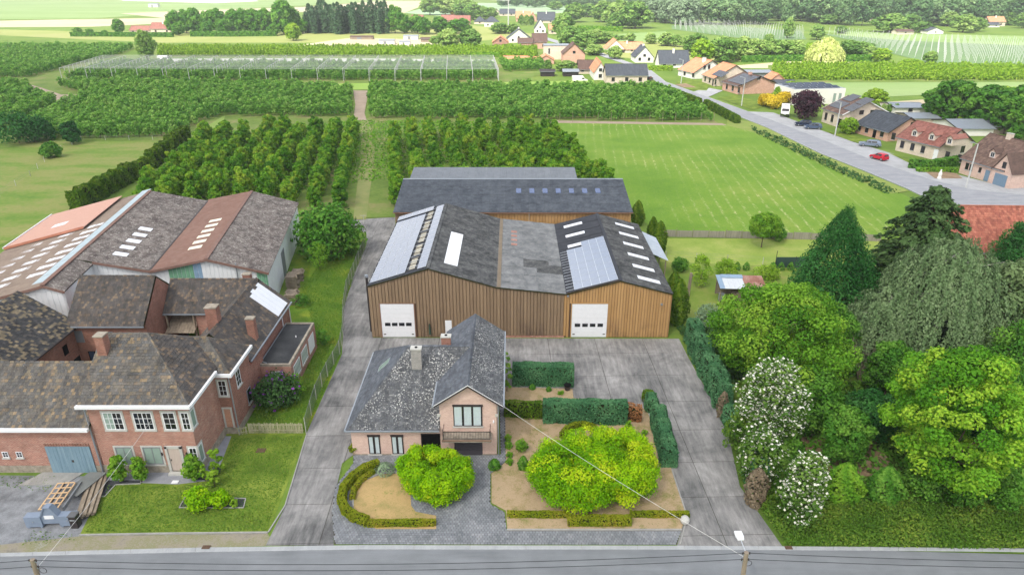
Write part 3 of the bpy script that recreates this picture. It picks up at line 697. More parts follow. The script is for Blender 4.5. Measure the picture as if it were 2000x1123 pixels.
m_rosetile = M_tiles('russet_roof_tiles', [L(150,100,90), L(140,92,82), L(158,108,96), L(134,88,78)], None, dark=.8)
m_orangetile = M_tiles('orange_roof_tiles', [L(206,140,104), L(196,132,98), L(214,150,114), L(188,126,94)], None, dark=.85)
m_darktile = M_tiles('dark_roof_tiles', [L(74,80,88), L(68,74,82), L(80,86,94), L(72,78,86)], None, dark=.85)
m_sheetA = M_roofsheet('lichened_fibre_cement', [L(50,52,54), L(72,74,76), L(96,98,98)], L(150,152,148), .60)
m_sheetB = M_roofsheet('pale_fibre_cement', [L(90,93,95), L(112,115,117), L(132,134,134)], L(166,168,166), .60)
m_sheetC = M_roofsheet('new_dark_fibre_cement', [L(54,57,63), L(64,67,73)], L(84,87,92), .72)
m_sheetD = M_roofsheet('dark_grey_corrugated', [L(62,68,76), L(78,84,92), L(92,98,104)], L(126,132,136), .66)
m_sheetE = M_roofsheet('brown_lichened_sheet', [L(72,66,65), L(98,90,87), L(122,116,111)], L(186,184,176), .54)
m_sheetF = M_roofsheet('red_brown_sheet', [L(118,92,82), L(132,104,94)], L(150,134,124), .70)
m_sheetH = M_roofsheet('speckled_brown_sheet', [L(120,106,96), L(140,126,114)], L(164,156,142), .60)
m_orange = M_plain('orange_sheet_roof', L(192,150,132), .6, .3, var=.08)
m_translu = M_plain('translucent_roof_sheet', L(226,230,236), .45, .4, var=.06, scale=2)
m_greyr = M_roofsheet('grey_steel_roof', [L(112,118,124), L(128,134,140)], L(146,150,154), .75)
def M_clad(name, c, d, rust):
    n = N(name); v = n.coord(scale=(1,1,.35)); r = n.rndobj(); f = n.noise(v, 1.2, 6, .7); sp = n.n('ShaderNodeSeparateXYZ'); co = n.n('ShaderNodeTexCoord'); n.l(co.outputs['Object'], sp.inputs[0])
    k = n.ramp(n.math('ADD', n.math('MULTIPLY', f, .7), n.math('MULTIPLY', r, .3)), [(.3, d), (.65, c)])
    m = n.math('MULTIPLY', n.ramp(n.noise(n.coord(scale=(1,1,.6)), .5, 6, .75), [(.47, (0,)*3), (.62, (1,)*3)]), n.ramp(sp.outputs[2], [(.0, (.75,)*3), (1.0, (0,)*3)]))
    # dirt splashed up from the yard: keyed to height, one unit of the ramp is three metres
    n.t.links.remove(m.node.inputs[1].links[0]); s2 = n.math('MULTIPLY', sp.outputs[2], .3); n.l(n.ramp(s2, [(.05, (.8,)*3), (.75, (0,)*3)]), m.node.inputs[1])
    return n.surf(n.mix(m, k, rust), .6, .35)
m_cladB = M_clad('brown_steel_cladding', L(140,119,94), L(120,101,80), L(82,66,58))
m_cladO = M_clad('ochre_steel_cladding', L(182,145,96), L(164,128,82), L(112,86,66))
m_cladW = M_plain('white_steel_cladding', L(232,236,238), .55, .4, var=.08, scale=1)
m_trim = M_plain('brown_trim', L(132,102,84), .55, .4)
n = N('solar_cells'); v = n.coord(); bt = n.n('ShaderNodeTexBrick'); bt.offset = 0; bt.inputs['Scale'].default_value = 1; bt.inputs['Brick Width'].default_value = .16; bt.inputs['Row Height'].default_value = .16; bt.inputs['Mortar Size'].default_value = .004
bt.inputs['Color1'].default_value = L(84,98,124); bt.inputs['Color2'].default_value = L(90,104,130); bt.inputs['Mortar'].default_value = L(120,132,146); n.l(v, bt.inputs['Vector'])
m_cell = n.surf(bt.outputs['Color'], .30, 1.0); n.t.nodes['Principled BSDF'].inputs['Coat Weight'].default_value = 1.0; n.t.nodes['Principled BSDF'].inputs['Coat Roughness'].default_value = .12
n = N('sky_paled_solar_cells'); m_cellp = n.surf(L(120,132,152), .30, 1.0); n.t.nodes['Principled BSDF'].inputs['Coat Weight'].default_value = 1.0; n.t.nodes['Principled BSDF'].inputs['Coat Roughness'].default_value = .12  # paler than the blue cells: sky reflection put into the base colour
m_alu = M_plain('aluminium', L(196,202,208), .35, .5, .6, var=.05)
m_pvd = M_plain('black_solar_cells', L(40,44,54), .2, .8, var=.05)

# ------------------------------------------------------------------ building helpers
def frame_of(poly):
    """roof plane axes: u level along the eave, s up the slope, n outwards"""
    nv = norm(cross(sub(poly[1], poly[0]), sub(poly[2], poly[0])))
    if nv[2] < 0: nv = mul(nv, -1)
    u = norm(cross((0,0,1), nv)) if abs(nv[2]) < .999 else (1,0,0)
    return u, cross(nv, u), nv
def tile_roof(poly, tw, chh, mat, parent, name='roof_tiles', lift=.035, seed=1, av=None, slab=.12, slabm=None, gap=.008, bond=True):
    q = random.Random(seed); u, s, nv = frame_of(poly); o = poly[0]
    p2 = [(dot(sub(p, o), u), dot(sub(p, o), s)) for p in poly]
    to3 = lambda a, b, h: tuple(o[i] + u[i]*a + s[i]*b + nv[i]*h for i in range(3))
    x0, x1 = min(p[0] for p in p2), max(p[0] for p in p2); y0, y1 = min(p[1] for p in p2), max(p[1] for p in p2)
    base = MB(); base.slab(list(poly), slab); r = base.build('roof_deck', slabm or m_core, parent)
    mb = MB(); y = y0; j = 0
    while y < y1 - .02:
        x = x0 - (tw*.5 if (bond and j % 2) else 0)
        while x < x1 - .01:
            c = clip(p2, x+gap, x+tw-gap, y, y+chh)
            if len(c) > 2 and abs(area(c)) > .003:
                if area(c) < 0: c = c[::-1]
                k = len(mb.v); nq = len(c); a = av(q, x, y) if av else q.random(); dz = q.uniform(-.004, .006)
                mb.v += [to3(px, py, lift*(1-.8*(py-y)/chh)+dz) for px, py in c] + [to3(px, py, -.005) for px, py in c]
                mb.f.append(tuple(range(k, k+nq))); mb.a.append(a)
                for i in range(nq): mb.f.append((k+i, k+nq+i, k+nq+(i+1) % nq, k+(i+1) % nq)); mb.a.append(a)
            x += tw
        y += chh; j += 1
    return tag(mb.build(name, mat, r), kind='stuff')
def plane_mat(o, u, s, nv):
    return Matrix(((u[0], s[0], nv[0], o[0]), (u[1], s[1], nv[1], o[1]), (u[2], s[2], nv[2], o[2]), (0,0,0,1)))
def place(name, me, mat, parent, o, u, s, nv):
    ob = put(name, me, mat, parent); ob.matrix_basis = plane_mat(o, u, s, nv); return ob
def corr_mesh(w, l, pitch=.18, amp=.028):
    n = max(4, int(w/pitch*2)); V = []; F = []
    for i in range(n+1):
        x = w*i/n; z = amp*(1 if i % 2 else -1)
        V += [(x, 0, z+.028), (x, l, z)]
    for i in range(n): k = 2*i; F.append((k, k+2, k+3, k+1))
    me = bpy.data.meshes.new('roof_sheet'); me.from_pydata(V, [], F)
    at = me.attributes.new('v', 'FLOAT', 'FACE'); at.data.foreach_set('value', [.5]*n); me.update(); return me
def sheet_roof(A, B, D, nx, ns, mat, parent, name='roof_sheet', skip=None, lift=.05, alt=None, deck=True):
    """A eave start, B eave end, D ridge above A: laid in nx by ns corrugated sheets"""
    e = sub(B, A); w = math.sqrt(dot(e, e)); u = norm(e); f = sub(D, A); l = math.sqrt(dot(f, f)); s = norm(f); nv = norm(cross(u, s))
    if nv[2] < 0: nv = mul(nv, -1)
    if deck: MB().slab([A, B, add(B, f), D], .10).build('roof_deck', m_core, parent)
    du, ds = w/nx, l/ns; me = corr_mesh(du*.994, ds*1.01); cache = {}
    for j in range(ns):
        for i in range(nx):
            if skip and skip(i, j): continue
            m2 = (alt(i, j) if alt else None) or mat
            if m2.name not in cache: mm = me.copy(); mm.materials.clear(); mm.materials.append(m2); cache[m2.name] = mm
            o = add(add(A, mul(u, i*du)), add(mul(s, j*ds), mul(nv, lift)))
            place(name if m2 is not m_translu else 'rooflight_sheet', cache[m2.name], None, parent, o, u, s, nv)
    return u, s, nv, w, l
def pv_mesh(w, l, mat, fr=.035):
    mb = MB(); mb.box(0, w, 0, l, 0, .04)
    me = mb.mesh('solar_panel'); me.materials.append(m_alu); me.materials.append(mat)
    k = len(me.vertices)
    mb.face([(fr, fr, .043), (w-fr, fr, .043), (w-fr, l-fr, .043), (fr, l-fr, .043)])
    me2 = mb.mesh('solar_panel'); me2.materials.append(m_alu); me2.materials.append(mat); me2.polygons[len(me2.polygons)-1].material_index = 1
    bpy.data.meshes.remove(me); return me2
def window(parent, loc, rz, w, h, cols=2, rows=2, fm=None, gm=None, fw=.06, bars=.03, sill=None, surround=None, name='window', curtain=None, deep=.05):
    """window in a wall whose outside faces local -Y; loc is its lower left corner"""
    fm = fm or m_white; gm = gm or m_glass; mb = MB()
    mb.box(0, w, -deep, 0, 0, fw).box(0, w, -deep, 0, h-fw, h).box(0, fw, -deep, 0, fw, h-fw).box(w-fw, w, -deep, 0, fw, h-fw)
    iw, ih = w-2*fw, h-2*fw
    for i in range(1, cols): x = fw+iw*i/cols; b = bars*(1.9 if (cols == 4 and i == 2) else 1); mb.box(x-b/2, x+b/2, -deep*.86, 0, fw, h-fw)
    for j in range(1, rows): z = fw+ih*j/rows; mb.box(fw, w-fw, -deep*.76, 0, z-bars/2, z+bars/2)
    o = mb.build(name, fm, parent); o.location = loc; o.rotation_euler = (0, 0, rz)
    for i in range(cols):
        for j in range(rows):
            q = MB(); x0, x1 = fw+iw*i/cols, fw+iw*(i+1)/cols; z0, z1 = fw+ih*j/rows, fw+ih*(j+1)/rows
            g = gm(i, j) if callable(gm) else gm
            q.face([(x0, -.5*deep, z0), (x1, -.5*deep, z0), (x1, -.5*deep, z1), (x0, -.5*deep, z1)]); q.build('pane', g, o)
    if curtain:
        q = MB(); n = int(iw/.07)
        q.face([(fw, -.004, fw), (w-fw, -.004, fw), (w-fw, -.004, h-fw), (fw, -.004, h-fw)]).build('room_shade', m_black, o)  # black sheet painting in the dark of the room behind
        q = MB()
        for (a, b) in curtain:
            for i in range(int((b-a)*w/.06)):
                x = a*w + i*.06; q.face([(x, -.008, fw), (x+.03, -.018, fw), (x+.03, -.018, h-fw), (x, -.008, h-fw)]).face([(x+.03, -.018, fw), (x+.06, -.008, fw), (x+.06, -.008, h-fw), (x+.03, -.018, h-fw)])
        q.build('curtain', m_curtain, o)
    if sill: q = MB(); q.box(-.08, w+.08, -.13, 0, -.10, -.01); q.build('sill', sill, o)
    if surround:
        q = MB(); t = .14; q.box(-t, 0, -.03, 0, -.02, h+t).box(w, w+t, -.03, 0, -.02, h+t).box(0, w, -.03, 0, h, h+t).box(-t, w+t, -.07, 0, -.15, -.02); q.build('stone_surround', surround, o)
    return o
def boarddoor(parent, loc, rz, w, h, mat, n=9, name='door', handle=True):
    o = MB().box(0, w, -.03, 0, 0, h).build(name, mat, parent); o.location = loc; o.rotation_euler = (0,0,rz)
    for i in range(n):
        q = MB(); x = w*i/n; q.box(x+.006, x+w/n-.006, -.055, -.03, .02, h-.02); q.build('board', mat, o)
    if handle: MB().box(w*.52, w*.56, -.09, -.055, h*.42, h*.5).build('handle', m_dark, o)
    return o
def chimney(parent, x, y, z0, z1, w, d, mat, cap=None, pot=True):
    o = MB().box(x-w/2, x+w/2, y-d/2, y+d/2, z0, z1).build('chimney', mat, parent)
    MB().box(x-w/2-.05, x+w/2+.05, y-d/2-.05, y+d/2+.05, z1, z1+.1).build('chimney_cap', cap or m_lime, o)
    if pot: MB().tube((x, y, z1+.1), (x, y, z1+.16), .13, .11, 10).build('flue_opening', m_black, o)
    return o
def gutter(parent, p, q, mat=None, r=.07): return MB().bar(p, q, r*2, r*1.6).build('gutter', mat or m_zinc, parent)
def pipe(parent, p, q, mat=None, r=.05): return MB().tube(p, q, r, r, 8).build('downpipe', mat or m_zinc, parent)
def penta(mb, x0, x1, y0, y1, ze, zr, axis='y', z0=0.0):
    """walls of a gabled block, ridge along axis"""
    if axis == 'x':
        ym = (y0+y1)/2
        for x in (x0, x1): mb.face([(x,y0,z0),(x,y1,z0),(x,y1,ze),(x,ym,zr),(x,y0,ze)])
        mb.face([(x0,y0,z0),(x1,y0,z0),(x1,y0,ze),(x0,y0,ze)]).face([(x0,y1,z0),(x1,y1,z0),(x1,y1,ze),(x0,y1,ze)])
    else:
        xm = (x0+x1)/2
        for y in (y0, y1): mb.face([(x0,y,z0),(x1,y,z0),(x1,y,ze),(xm,y,zr),(x0,y,ze)])
        mb.face([(x0,y0,z0),(x0,y1,z0),(x0,y1,ze),(x0,y0,ze)]).face([(x1,y0,z0),(x1,y1,z0),(x1,y1,ze),(x1,y0,ze)])
    return mb
def ridge_caps(parent, a, b, mat, w=.26, step=.4):
    d = sub(b, a); l = math.sqrt(dot(d, d)); n = max(1, int(l/step)); mb = MB(); q = random.Random(int(l*100))
    side = norm((-d[1], d[0], 0)) if abs(d[0])+abs(d[1]) > 1e-6 else (1,0,0)
    for i in range(n):
        p0, p1 = lerp(a, b, i/n+.002), lerp(a, b, (i+1)/n-.002); av = q.random(); up = .05 + .015*(i % 2)
        for sg in (-1, 1):
            e0, e1 = add(p0, add(mul(side, sg*w/2), (0,0,-.06))), add(p1, add(mul(side, sg*w/2), (0,0,-.06)))
            mb.face([add(p0, (0,0,up)), add(p1, (0,0,up)), e1, e0], av)
    return tag(mb.build('ridge_tiles', mat, parent), kind='stuff')

# ------------------------------------------------------------------ the twin warehouse
def warehouse():
    t = thing('warehouse', 'wide brown and ochre metal warehouse with two white doors and solar roof', 'warehouse', (-15.3, 65.8, 0)); D = 22.0
    prof = [(0,6.2),(6.5,8.25),(13.65,6.1),(21.05,5.3),(26.75,6.85),(32.4,5.3)]     # roof line of the front, x and height
    def top(x):
        for (a, za), (b, zb) in zip(prof, prof[1:]):
            if a <= x <= b: return za + (zb-za)*(x-a)/(b-a)
        return 5.3
    core = MB()
    core.face([(0,.06,0),(32.4,.06,0)] + [(x, .06, z-.05) for x, z in prof[::-1]]).face([(0,D,0),(32.4,D,0)] + [(x, D, z-.05) for x, z in prof[::-1]])
    core.face([(0,.06,0),(0,D,0),(0,D,6.15),(0,.06,6.15)]).face([(32.4,.06,0),(32.4,D,0),(32.4,D,5.25),(32.4,.06,5.25)])
    core.build('wall', M_plain('cladding_groove_shade', L(92,72,56), .8, .2), t)  # darker than the panels: groove shade put into the wall colour
    MB().box(10, 21.0, -.06, .06, 0, .2).build('brick_plinth', m_brick, t)
    doors = [(1.15, 4.75), (21.75, 25.6)]
    pw = .36; x = 0.0
    while x < 32.39:                                # every cladding panel of the front
        och = x > 20.85; x1 = min(x+(.36 if not och else .30), 32.4); z0 = .22 if 10 < x < 21 else .05
        for a, b in doors:
            if x1 > a and x < b: z0 = 4.14
        za, zb = top(x)-.06, top(x1)-.06; g = .028
        mb = MB(); xs = [x+.012, x+g+.008, x1-g-.008, x1-.012]; ys = [.05, -.015, -.015, .05]
        zt = [za + (zb-za)*(q-x)/(x1-x) for q in xs]
        for i in range(3): mb.face([(xs[i], ys[i], z0), (xs[i+1], ys[i+1], z0), (xs[i+1], ys[i+1], zt[i+1]), (xs[i], ys[i], zt[i])])
        mb.build('cladding_panel', m_cladO if och else m_cladB, t); x = x1
    for (a, za), (b, zb) in zip(prof, prof[1:]): MB().bar((a, -.04, za-.04), (b, -.04, zb-.04), .10, .16).build('verge_trim', m_trim, t)
    for k, (a, b) in enumerate(doors):              # sectional doors
        d = MB().box(a, b, .0, .05, .06, 4.1).build('sectional_door', m_white, t)
        for j in range(7): MB().box(a+.02, b-.02, -.03, .0, .08+j*.573, .08+(j+1)*.573-.012).build('door_section', m_white, d)
        for i in range(4):
            x = a+.38+i*(b-a-.55)/4; w_ = MB(); z = 1.45 if k == 0 else 1.35
            w_.prism([(x, -.045), (x+.56, -.045), (x+.56, -.032), (x, -.032)], z, z+.36); w_.build('door_window', m_glass, d)
            MB().box(x-.02, x+.58, -.04, -.031, z-.02, z+.38).build('window_frame', m_dark, d)
        for u in (a+.15, b-.4): MB().box(u, u+.25, -.06, -.03, .38, .48).build('handle', m_dark, d)
        MB().box(a-.1, a, -.06, .02, 0, 4.2).box(b, b+.1, -.06, .02, 0, 4.2).box(a, b, -.06, .02, 4.1, 4.2).build('door_frame', m_trim if k == 0 else m_cladO, d)
    MB().box(8.05, 8.75, -.05, .0, .1, 2.1).build('side_door', m_white, t)
    MB().tube((6.35,-.16,.5),(6.35,-.16,1.7),.11,.09,8).tube((6.35,-.16,1.5),(6.42,-.2,.5),.09,.1,8).build('hose_reel', M_plain('green_hose', L(52,74,60)), t)
    for x, z in ((21.15, 5.0), (31.2, 4.0)): MB().box(x, x+.2, -.3, -.05, z, z+.18).build('flood_lamp', m_grey, t)
    # roofs: five planes
    pt = lambda k, y, dz=0: (prof[k][0], y, prof[k][1]+dz)
    y0, y1 = -.18, D+.1
    sheet_roof(pt(0,y1), pt(0,y0), pt(1,y1), 10, 2, m_sheetC, t)                        # under the solar array
    dark = {(14,1),(15,1),(13,2),(14,2)}
    lightS = lambda i, j: m_translu if (j == 3 and 2 <= i <= 9) else None
    sheet_roof(pt(2,y0), pt(2,y1), pt(1,y0), 18, 5, m_sheetA, t, alt=lightS)
    red = M_roofsheet('reddish_sheet', [L(150,110,98), L(168,128,114)], L(176,160,150), .6)
    def altm(i, j):
        if (i, j) in ((5,2),(6,2),(5,1),(6,1),(4,1),(4,0),(5,0)): return m_sheetA
    sheet_roof(pt(3,y0), pt(3,y1), pt(2,y0), 18, 5, m_sheetB, t, alt=altm)
    for k in range(4):
        p = (15.2+.0*k, 12.6+k*1.5, 6.02); MB().slab([p, (p[0], p[1]+.7, p[2]), (p[0]+.75, p[1]+.7, p[2]-.08), (p[0]+.75, p[1], p[2]-.08)], .02).build('roof_patch', red, t)
    MB().bar((13.85,y0,6.14),(13.85,y1,6.14),.5,.05).build('valley_flashing', M_noise('mossy_flashing', [L(108,98,84), L(132,120,102)], 1, 9), t)
    sheet_roof(pt(3,y1), pt(3,y0), pt(4,y1), 9, 2, m_sheetC, t)
    sheet_roof(pt(5,y0), pt(5,y1), pt(4,y0), 12, 3, m_sheetA, t)
    for k, mt in ((1, m_sheetA), (4, m_sheetC)):
        MB().bar(pt(k,y0,.07), pt(k,y1,.07), .34, .08).build('ridge_cap', mt, t)
    # rooflights of the right hall
    def strip(k0, k1, ya, a, b, w_):
        A, B = pt(k0, 0), pt(k1, 0); u = (0,1,0); s = norm(sub(B, A)); nv = norm(cross(u, s))
        if nv[2] < 0: nv = mul(nv, -1)
        L_ = math.dist(A, B); o = add(add(A, mul(s, a*L_)), add((0, ya, 0), mul(nv, .09)))
        q = MB().box(0, w_, 0, (b-a)*L_, 0, .03); place('rooflight', q.mesh('rooflight'), m_translu, t, o, u, s, nv)
    for ya in (12.3, 15.9, 19.5): strip(3, 4, ya, .2, .62, .85)
    for ya in (1.6, 4.9, 8.4, 12.0, 15.6, 19.2): strip(5, 4, ya, .18, .62, .85)
    # solar arrays
    def array(k0, k1, cells, pw, pl, a0, y_, mesh, lift=.16, tilt=0):
        A, B = pt(k0, 0), pt(k1, 0); s = norm(sub(B, A)); u = (0,1,0); nv = cross(u, s)
        if nv[2] < 0: nv = mul(nv, -1)
        for i, j in cells: place('solar_panel', mesh, None, t, add(add(A, mul(s, a0+j*(pl+.02))), add((0, y_+i*(pw+.02), 0), mul(nv, lift))), u, s, nv)
        return A, s, u, nv
    pm = pv_mesh(1.62, .99, m_cell)
    A, s, u, nv = array(0, 1, [(i, j) for i in range(12) for j in range(4)], 1.62, .99, .25, .15, pm)
    array(0, 1, [(i, 0) for i in range(13)], 1.62, .99, 5.65, .15, pm)
    array(0, 1, [(0, j) for j in range(5)], 1.62, .99, .25, 20.0, pm, .30)
    for i in range(26):
        p = add(add(A, mul(s, .05)), add((0, .5+i*.82, 0), mul(nv, .12))); MB().bar(p, add(p, mul(s, 6.7)), .05, .05).build('rail', m_alu if i % 2 else m_dark, t)
    for k in range(5): p = add(add(A, mul(s, 4.55)), add((0, .9+k*4.1, 0), mul(nv, .085))); MB().slab([p, add(p, (0,3.2,0)), add(add(p, (0,3.2,0)), mul(s, .7)), add(p, mul(s, .7))], .02).build('rooflight', M_plain('yellowed_rooflight', L(190,184,164)) if k == 0 else bpy.data.materials['yellowed_rooflight'], t)
    pm2 = pv_mesh(1.0, 1.62, m_cellp, .04)
    pm2 = pv_mesh(1.62, .95, m_cellp, .03)
    array(3, 4, [(i, j) for i in range(7) for j in range(5)] + [(7, 3), (7, 4), (7, 2)], 1.62, .93, .95, .0, pm2)
    A, B = pt(3, 0), pt(4, 0); s = norm(sub(B, A)); nv = norm(cross((0,1,0), s)); nv = nv if nv[2] > 0 else mul(nv, -1)
    for i in range(15): p = add(A, add((0, .3+i*.78, 0), mul(nv, .13))); MB().bar(add(p, mul(s, .1)), add(p, mul(s, .95)), .05, .05).build('rail', m_alu, t)
    # flue at the left wall, lean-to canopy at the right
    MB().tube((-.35,1.4,0),(-.35,1.4,6.6),.13,.13,10).build('flue_pipe', m_dark, t); MB().tube((-.35,1.4,6.6),(-.35,1.4,6.85),.19,.17,10).build('flue_cowl', m_zinc, t)
    q = thing('canopy', 'pale corrugated lean-to canopy behind the right warehouse hall', 'canopy', (17.15, 80.0, 0))
    sheet_roof((2.6,0,3.2),(2.6,8.3,3.2),(0,0,4.4), 8, 2, M_roofsheet('pale_corrugated', [L(160,172,184), L(182,192,200)], L(200,206,210), .6), q, deck=False)
    for y in (.3, 4, 8): MB().box(2.35,2.47,y,y+.12,0,3.15).build('post', m_timber, q)
    return t
warehouse()
def rear_hall():
    t = thing('rear_warehouse', 'long ochre warehouse with dark corrugated roof and seven small rooflights', 'warehouse', (-16.0, 89.0, 0))
    W, ze, zr, yr = 32.3, 6.75, 8.45, 10.2
    mb = MB(); mb.box(0, W, .1, yr, 0, ze); mb.face([(0,.1,ze),(0,yr,ze),(0,yr,zr-.05)]).face([(W,.1,ze),(W,yr,ze),(W,yr,zr-.05)]).face([(0,yr,ze),(W,yr,ze),(W,yr,zr-.05),(0,yr,zr-.05)]); mb.build('wall', bpy.data.materials['cladding_groove_shade'], t)  # wall takes the same painted groove shade behind its panels
    x = 0
    while x < W-.01:
        mb = MB(); x1 = min(x+.42, W); xs = [x+.01, x+.06, x1-.06, x1-.01]; ys = [.08, .02, .02, .08]
        for i in range(3): mb.face([(xs[i], ys[i], .05), (xs[i+1], ys[i+1], .05), (xs[i+1], ys[i+1], ze-.02), (xs[i], ys[i], ze-.02)])
        mb.build('cladding_panel', m_cladB if x < 6 else m_cladO, t); x = x1
    lights = {(int(16+k*1.85), 2) for k in range(7)}
    sheet_roof((-.2,-.25,ze-.02),(W+.2,-.25,ze-.02),(-.2,yr,zr), 30, 4, m_sheetD, t)
    for k in range(7):
        u, s, nv = (1,0,0), norm((0, yr, zr-ze)), norm(cross((1,0,0), (0, yr, zr-ze))); o = add((16.6+k*1.9, 0, ze), add(mul(s, 5.6), mul(nv, .09)))
        place('rooflight', MB().box(0,.72,0,1.5,0,.03).mesh('rooflight'), bpy.data.materials.get('blue_rooflight') or M_plain('blue_rooflight', L(72,92,132), .2, .6), t, o, u, s, nv)
    MB().bar((-.2,yr,zr+.08),(W+.2,yr,zr+.08),.4,.08).build('ridge_cap', m_zinc, t)
    MB().bar((-.2,-.3,ze-.06),(W+.2,-.3,ze-.06),.12,.1).build('gutter', m_trim, t)
    MB().box(18.3, 18.36, -.02, .0, 0, 6.6).build('downpipe', m_alu, t)
    t2 = thing('grey_roofed_shed', 'low shed with smooth grey ribbed steel roof behind the long ochre warehouse', 'shed', (-15.3, 100.2, 0))
    MB().box(0, 25.0, 0, 5.6, 0, 7.9).build('wall', m_cladO, t2)
    sheet_roof((-.2,-.15,8.0),(25.2,-.15,8.0),(-.2,5.9,8.45), 26, 1, m_greyr, t2)
rear_hall()

# ------------------------------------------------------------------ the villa
def villa():
    t = thing('villa', 'pink brick villa with grey slate hip roof, gabled wing and balcony', 'house', (-13.1, 45.58, 0))
    X = lambda x: x+13.1
    Y = lambda y: y-45.58
    q = lambda *p: [(X(a), Y(b), c) for a, b, c in p]
    w = MB(); w.box(X(-13.1), X(-6.8), 0, Y(57.5), 0, 2.72)
    w.face(q((-6.8,45.58,0),(-5.8,45.58,0),(-5.8,45.58,2.72),(-6.8,45.58,2.72)))
    w.build('wall', m_pink, t)
    w = MB(); penta(w, X(-5.8), X(-1.25), 0, Y(57.3), 5.15, 6.7, 'y'); w.build('wing_wall', m_pink, t)
    MB().box(X(-13.12), X(-1.2), -.03, .02, 0, .16).build('plinth', m_stone, t)
    sl = dict(chh=.24, tw=.30)
    E = 2.72; rz_ = 6.95; ry = 51.6
    front = q((-13.4,45.3,E),(-5.85,45.3,E),(-5.85,49.05,E+3.75*.672),(-3.46,51.6,rz_),(-8.95,51.6,rz_))
    tile_roof(front, sl['tw'], sl['chh'], m_slate, t, seed=2)
    tile_roof(q((-13.4,57.95,E),(-13.4,45.3,E),(-8.95,51.6,rz_)), sl['tw'], sl['chh'], m_slater, t, seed=3)
    tile_roof(q((-5.85,57.95,E),(-13.4,57.95,E),(-8.95,51.6,rz_),(-5.85,51.6,rz_)), .6, .5, m_slater, t, seed=4)
    tile_roof(q((-6.22,57.65,5.1),(-6.22,45.2,5.1),(-3.46,45.2,7.0),(-3.46,57.65,7.0)), sl['tw'], sl['chh'], m_slater, t, seed=5)
    tile_roof(q((-.72,45.2,5.1),(-.72,57.65,5.1),(-3.46,57.65,7.0),(-3.46,45.2,7.0)), sl['tw'], sl['chh'], m_slate, t, seed=6)
    ridge_caps(t, (X(-3.46), Y(45.2), 7.02), (X(-3.46), Y(57.6), 7.02), m_slater); ridge_caps(t, (X(-8.95), Y(51.6), 6.99), (X(-3.5), Y(51.6), 6.99), m_slater)
    ridge_caps(t, (X(-13.4), Y(45.3), E+.02), (X(-8.95), Y(51.6), rz_+.02), m_slater); ridge_caps(t, (X(-13.4), Y(57.95), E+.02), (X(-8.95), Y(51.6), rz_+.02), m_slater)
    gutter(t, (X(-13.45), Y(45.22), E-.06), (X(-5.85), Y(45.22), E-.06)); gutter(t, (X(-13.48), Y(45.2), E-.06), (X(-13.48), Y(57.9), E-.06))
    gutter(t, (X(-.66), Y(45.1), 5.06), (X(-.66), Y(57.7), 5.06)); gutter(t, (X(-6.28), Y(45.1), 5.06), (X(-6.28), Y(49), 5.06))
    for sg, a in ((1, -6.22), (-1, -.72)):
        MB().bar((X(a), Y(45.17), 5.06), (X(-3.46), Y(45.17), 6.98), .05, .2).build('barge_board', m_dark, t)
        MB().bar((X(a), Y(45.14), 5.14), (X(-3.46), Y(45.14), 7.06), .05, .05).build('verge_strip', m_white, t)
    MB().box(X(-6.0), X(-5.75), -.12, 0, 3.9, 4.12).box(X(-1.35), X(-1.1), -.12, 0, 3.9, 4.12).build('corbel', m_lime, t)
    # front openings
    for x in (-11.75, -9.85):
        o = window(t, (X(x), -.005, .18), 0, .95, 1.75, 2, 1, m_dark, m_clear, .055, .09, m_lime, curtain=((.07,.42),(.58,.93))); MB().box(-.05, 1.0, -.09, 0, 1.75, 1.9).build('shutter_box', m_dark, o)
    o = MB().box(X(-7.35), X(-5.85), -.012, 0, .1, 2.1).build('porch_shade', m_black, t); MB().box(X(-7.42), X(-7.35), -.05, 0, .1, 2.17).box(X(-7.42), X(-5.85), -.05, 0, 2.1, 2.2).build('porch_frame', m_dark, o)  # flat black panel: porch shade put in as colour, wall not cut
    d = MB().box(X(-4.72), X(-2.42), -.02, 0, .03, 1.95).build('garage_door', m_dark, t); mg = M_plain('garage_paint', L(74,70,76), .45, .4)
    for j in range(4):
        MB().box(X(-4.70), X(-2.44), -.045, -.02, .05+j*.47, .05+(j+1)*.47-.012).build('door_section', mg, d)
        for i in range(4): MB().box(X(-4.6)+i*.55, X(-4.6)+i*.55+.46, -.055, -.045, .13+j*.47, .41+j*.47).build('door_panel', mg, d)
    o = window(t, (X(-4.7), -.005, 2.95), 0, 2.32, 1.95, 3, 1, m_dark, m_clear, .06, .10, m_lime, curtain=((.03,.31),(.36,.64),(.69,.97))); MB().box(-.05, 2.37, -.1, 0, 1.9, 2.06).build('shutter_box', m_dark, o)
    b = MB().box(X(-5.6), X(-1.65), -1.05, 0, 2.1, 2.32).build('balcony', m_stone, t); MB().box(X(-5.62), X(-1.63), -1.07, -1.05, 2.22, 2.34).build('fascia', m_trim, b)
    rl = MB(); rl.bar((X(-5.5),-1,3.1),(X(-1.75),-1,3.1),.05,.05).bar((X(-5.5),-1,2.42),(X(-1.75),-1,2.42),.04,.04)
    for x in (-5.5, -1.75): rl.bar((X(x),-1,2.32),(X(x),-1,3.35),.05).bar((X(x),-1,3.1),(X(x),0,3.1),.04).bar((X(x),-1,2.42),(X(x),0,2.42),.04)
    rl = rl.build('railing', m_dark, b)
    for i in range(30): MB().box(X(-5.42)+i*.125, X(-5.42)+i*.125+.02, -1.01, -.99, 2.42, 3.1).build('baluster', m_dark, rl)
    pipe(t, (X(-1.1), -.02, 0), (X(-1.1), -.02, 5.0))
    for x, z in ((-5.3, 1.45), (-1.55, 3.3)): MB().box(X(x), X(x)+.12, -.12, 0, z, z+.2).build('wall_lamp', m_white, t)
